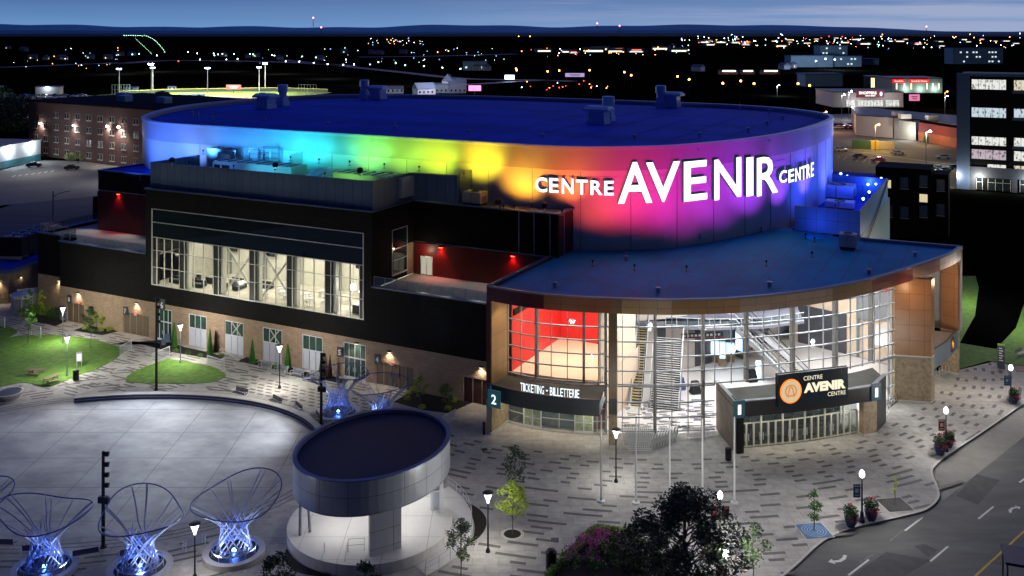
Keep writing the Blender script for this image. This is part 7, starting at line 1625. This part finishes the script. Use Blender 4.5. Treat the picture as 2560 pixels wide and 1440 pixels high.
# ================================================================ things inside the glass halls
alu = M['alu']; stepm = mat('tread_dark',(.03,.03,.035),.6,var=0); stepy = mat('tread_yellow',(.7,.55,.15),.6,var=0); wb = mat('white_balustrade',(.6,.6,.66),.3,.1,var=0)
def flight(name, label, cat, base, top, w, esc, n=None, loc_z=0.):
    """base/top: world (x,y,z)"""
    dx, dy, dz = top[0]-base[0], top[1]-base[1], top[2]-base[2]; run = math.hypot(dx,dy); a = math.atan2(dy,dx); n = n or int(dz/.2)
    t = thing(name, label, cat, base, a); b = MB(); nz = MB()
    for k in range(n):
        x0 = run*k/n; z = dz*(k+1)/n; b.box(x0,x0+run/n+.02,-w/2,w/2,z-.16,z); nz.box(x0-.012,x0+(.15 if esc else .08),-w/2,w/2,z+.001,z+.015); 
    b.build('treads', stepm if esc else mat('tread_grey',(.05,.05,.06),.6,var=0), t); nz.build('nosing', stepy if esc else mat('nosing_white',(.65,.65,.65),.5,var=0), t)
    for y in (-w/2-.18, w/2+.18):
        s_ = MB(); s_.add([(-1.0 if esc else 0,y-.1,0),(run,y-.1,dz-.4),(run,y-.1,dz+.35),(-1.0 if esc else 0,y-.1,.35),(-1.0 if esc else 0,y+.1,0),(run,y+.1,dz-.4),(run,y+.1,dz+.35),(-1.0 if esc else 0,y+.1,.35)],[(0,3,2,1),(4,5,6,7),(3,7,6,2),(0,1,5,4),(0,4,7,3),(1,2,6,5)]); s_.build('side_panel', wb if esc else M['grey'], t)
        MB().tube([(-1.2 if esc else 0,y,1.0),(0,y,1.1),(run,y,dz+1.1),(run+.8,y,dz+1.1)],.05,6).build('handrail', M['black2'] if esc else alu, t)
        if not esc:
            p_ = MB()
            for k in range(0,n,4): p_.box(run*k/n-.02,run*k/n+.02,y-.02,y+.02,dz*k/n,dz*k/n+1.1)
            p_.build('baluster', alu, t)
    if esc: MB().box(-2.2,-.02,-w/2-.3,w/2+.3,0.02,.12).build('landing_plate', M['lconc'], t)
    return t
e0 = G(1590,1018,0); e1 = G(1607,800,6.6); flight('escalator','escalator with yellow edged steps behind the left curtain wall','escalator',e0,e1,1.0,True)
m0 = G(1660,1025,0); m1 = G(1672,845,6.6); flight('staircase','wide dark staircase beside the yellow edged escalator','stairs',m0,m1,3.0,False)
s0 = G(2030,985,0); s1 = G(1835,800,6.6); flight('staircase','grey staircase rising leftwards behind the entrance sign','stairs',G(1985,960,0),G(1838,815,6.6),2.0,False); flight('escalator','escalator with yellow edged steps rising leftwards behind the entrance sign','escalator',G(2030,960,0),G(1870,800,6.6),1.0,True)
# kiosk with screens
def scr(label, u, v, h, w, rz, z0=1.0):
    t = thing('screen_kiosk', label, 'kiosk', G(u,v), rz); MB().box(-w/2,w/2,-.15,.6,0,h).build('counter', mat('oak_panel',(.30,.20,.11),.6,var=.1), t); MB().box(-w/2+.1,w/2-.1,-.22,-.16,z0,h-.1).build('screen', emi('screen_blue',(.25,.55,.9),1.6), t); b = MB()
    n = max(1,int(w)); 
    for k in range(n): b.box(-w/2+.25+k*w/n,-w/2-.15+(k+1)*w/n,-.24,-.221,z0+.25,h-.35)
    b.build('screen_text', emi('screen_white',(.85,.95,1),1.8), t); return t
scr('brown kiosk with three blue menu screens inside the atrium',1776,905,3.0,3.6,R(-25)); scr('narrow blue screen beside the column in the atrium',1806,915,3.2,.9,R(-10)); scr('blue poster stand right of the menu kiosk',1825,905,2.6,1.2,R(-5)); scr('teal poster wall at the back of the atrium',1850,895,3.4,1.4,R(-60))
t = thing('ball_lamp','round glowing white ball lamp above the kiosk','lamp',(G(1829,880,3.2)[0],G(1829,880,3.2)[1],3.6),0); MB().lathe(0,0,[(.05,-.5),(.36,-.36),(.5,0),(.36,.36),(.05,.5)],14).build('globe', emi('ball_white',(1,.98,.95),4), t); MB().box(-.02,.02,-.02,.02,.5,9).build('cable', M['black2'], t)
t = thing('info_totem','tall glowing blue white totem near the right staircase','totem',G(1896,950),R(-10)); MB().box(-.3,.3,-.1,.1,.1,2.3).build('panel', emi('totem_blue',(.5,.8,1),2.5), t); MB().box(-.35,.35,-.2,.2,0,.1).build('base', M['black2'], t)
for k,(u,v,lb) in enumerate(((1738,985,'black covered machine standing in the atrium'),(1880,955,'black folded equipment near the blue totem'),(1700,975,'blue covered stand beside the wide staircase'))):
    t = thing('covered_stand', lb, 'stand', G(u,v), .3); MB().obox(0,0,.15,1.5,.6,.45,0,taper=.6).build('cover', M['black2'] if k<2 else mat('blue_cover',(.03,.06,.2),.6), t); MB().box(-.5,.5,-.4,.4,0,.14).build('base', M['grey'], t)
# hanging sign band
t = thing('hanging_sign','long dark overhead direction sign across the atrium','sign',(G(1750,868,3.0)[0],G(1750,868,3.0)[1]+1,3.9),R(8)); MB().box(-3.2,3.2,-.06,.06,0,.55).build('panel', mat('sign_black',(.015,.015,.02),.5,var=0), t); b = MB()
for k in range(12): b.box(-3+k*.5,-2.7+k*.5,-.08,-.061,.15,.4)
b.build('pictograms', M['white'], t); MB().box(-3.2,3.2,-.07,.05,-.08,-.005).build('red_edge', mat('notice_red',(.5,.03,.04),.5), t)
# sofas, tables and lamps in the lounge (positions on the lounge floor, z 7.4)
def sofa(label, s, w, rz, L_=2.0, first=None):
    if first: return dup(first, toW(s,w,7.39), ANG+rz, label)
    t = thing('lounge_sofa', label, 'sofa', toW(s,w,7.39), ANG+rz, 'sofas in the lounge'); m = mat('sofa_dark',(.03,.035,.04),.8); c = mat('sofa_cushion',(.10,.11,.11),.8)
    MB().box(-L_/2,L_/2,-.45,.45,.1,.42).build('base', m, t); MB().box(-L_/2,L_/2,.25,.47,.43,.85).build('backrest', m, t)
    for x in (-L_/2+.1,L_/2-.1): MB().box(x-.1,x+.1,-.45,.24,.43,.62).build('armrest', m, t)
    MB().box(-L_/2+.22,-.02,-.43,.23,.43,.54).box(.02,L_/2-.22,-.43,.23,.43,.54).build('cushion', c, t); return t
sf = None
for i,(s_,w_,rz) in enumerate(((-17.2,2.2,.1),(-16,4.0,0),(-13,2.0,.1),(-12.5,4.2,3.1),(-9.5,2.4,0),(-9.3,5.2,0),(-7.2,3.6,1.6),(-4.4,5.6,0))): 
    lb = 'dark sofa in the lounge bay %s' % ['farthest left, near the glass','farthest left, behind','second from left, near the glass','second from left, behind','third from left, near the glass','third from left, at the back','third from left, turned sideways','with cross bracing, at the back'][i]; sf_ = sofa(lb,s_,w_,rz,first=sf); sf = sf or sf_
tb = thing('cafe_table','white round high table','table',(0,0,-60),0,'white round tables in the lounge'); MB().lathe(0,0,[(.5,1.0),(.5,1.04)],18).build('table_top', wb, tb); MB().lathe(0,0,[(.3,0),(.3,.03),(.03,.05),(.03,1.0)],10).build('leg', alu, tb)
sl = thing('bar_stool','white bar stool','stool',(0,0,-60),0,'white stools round the lounge tables'); MB().lathe(0,0,[(.19,.7),(.2,.76)],12).build('seat', wb, sl); b = MB()
for k in range(4): a = k*math.pi/2; b.tube([(.22*math.cos(a),.22*math.sin(a),0),(.12*math.cos(a),.12*math.sin(a),.7)],.02,4)
b.build('leg_frame', alu, sl)
first = True
for i,(s_,w_) in enumerate(((-1.5,1.8),(1.2,2.6),(2.9,1.6),(4.4,3.2),(6.3,1.6),(7.6,3.6),(8.6,2.0),(9.6,4.6),(-.2,4.0),(5.5,5.4))):
    lb = 'white round table in the lounge, %s' % ['first past the bracing','second past the bracing, set back','close to the glass by the fourth pier','set back in the fifth bay','close to the glass in the fifth bay','middle of the fifth bay','nearest the glass before the last pier','at the back of the fifth bay','behind the cross bracing','at the back of the fourth bay'][i]
    if first: tb.location = toW(s_,w_,7.39); tb['label'] = lb
    else: dup(tb,toW(s_,w_,7.39),label=lb)
    for k,(dx,dy) in enumerate(((-.7,.1),(.7,0),(0,.75))):
        lb2 = 'white bar stool at the lounge high tables'
        if first and k==0: sl.location = toW(s_+dx,w_+dy,7.39); sl['label'] = lb2
        else: dup(sl,toW(s_+dx,w_+dy,7.39),label=lb2)
    first = False
t = thing('bar_counter','grey curved bar counter in the last lounge bay','counter',toW(14.2,3.0,7.39),ANG); MB().box(-1.3,1.3,-1.4,1.4,0,1.05).build('base', M['cgrey'], t); MB().box(-1.45,1.45,-1.55,1.55,1.06,1.12).build('worktop', wb, t)
for i,(s_,w_,z) in enumerate(((12.6,2.2,10.4),(13.6,2.9,10.9),(14.1,2.0,10.1))): t = thing('pendant_lamp',['left glowing pendant ball over the bar counter','highest glowing pendant ball over the bar counter','right glowing pendant ball over the bar counter'][i],'lamp',toW(s_,w_,z),0,'pendant balls over the bar'); MB().lathe(0,0,[(.05,-.42),(.3,-.3),(.42,0),(.3,.3),(.05,.42)],14).build('globe', emi('pendant_white',(1,.97,.88),5), t); MB().box(-.015,.015,-.015,.015,.42,13.9-z).build('cable', M['black2'], t)
for i,(s_,w_) in enumerate(((-13.5,8.9),(-6.6,8.9),(9,8.9))): t = thing('wall_screen',['dark wall screen in the second lounge bay','dark wall screen in the third lounge bay','dark wall screen above the high tables'][i],'screen',toW(s_,w_,10.8),ANG); MB().box(-.9,.9,-.05,.05,0,1.1).build('panel', M['black2'], t); MB().box(-.8,.8,-.06,-.051,.1,1.0).build('display', M['darkglass'], t)
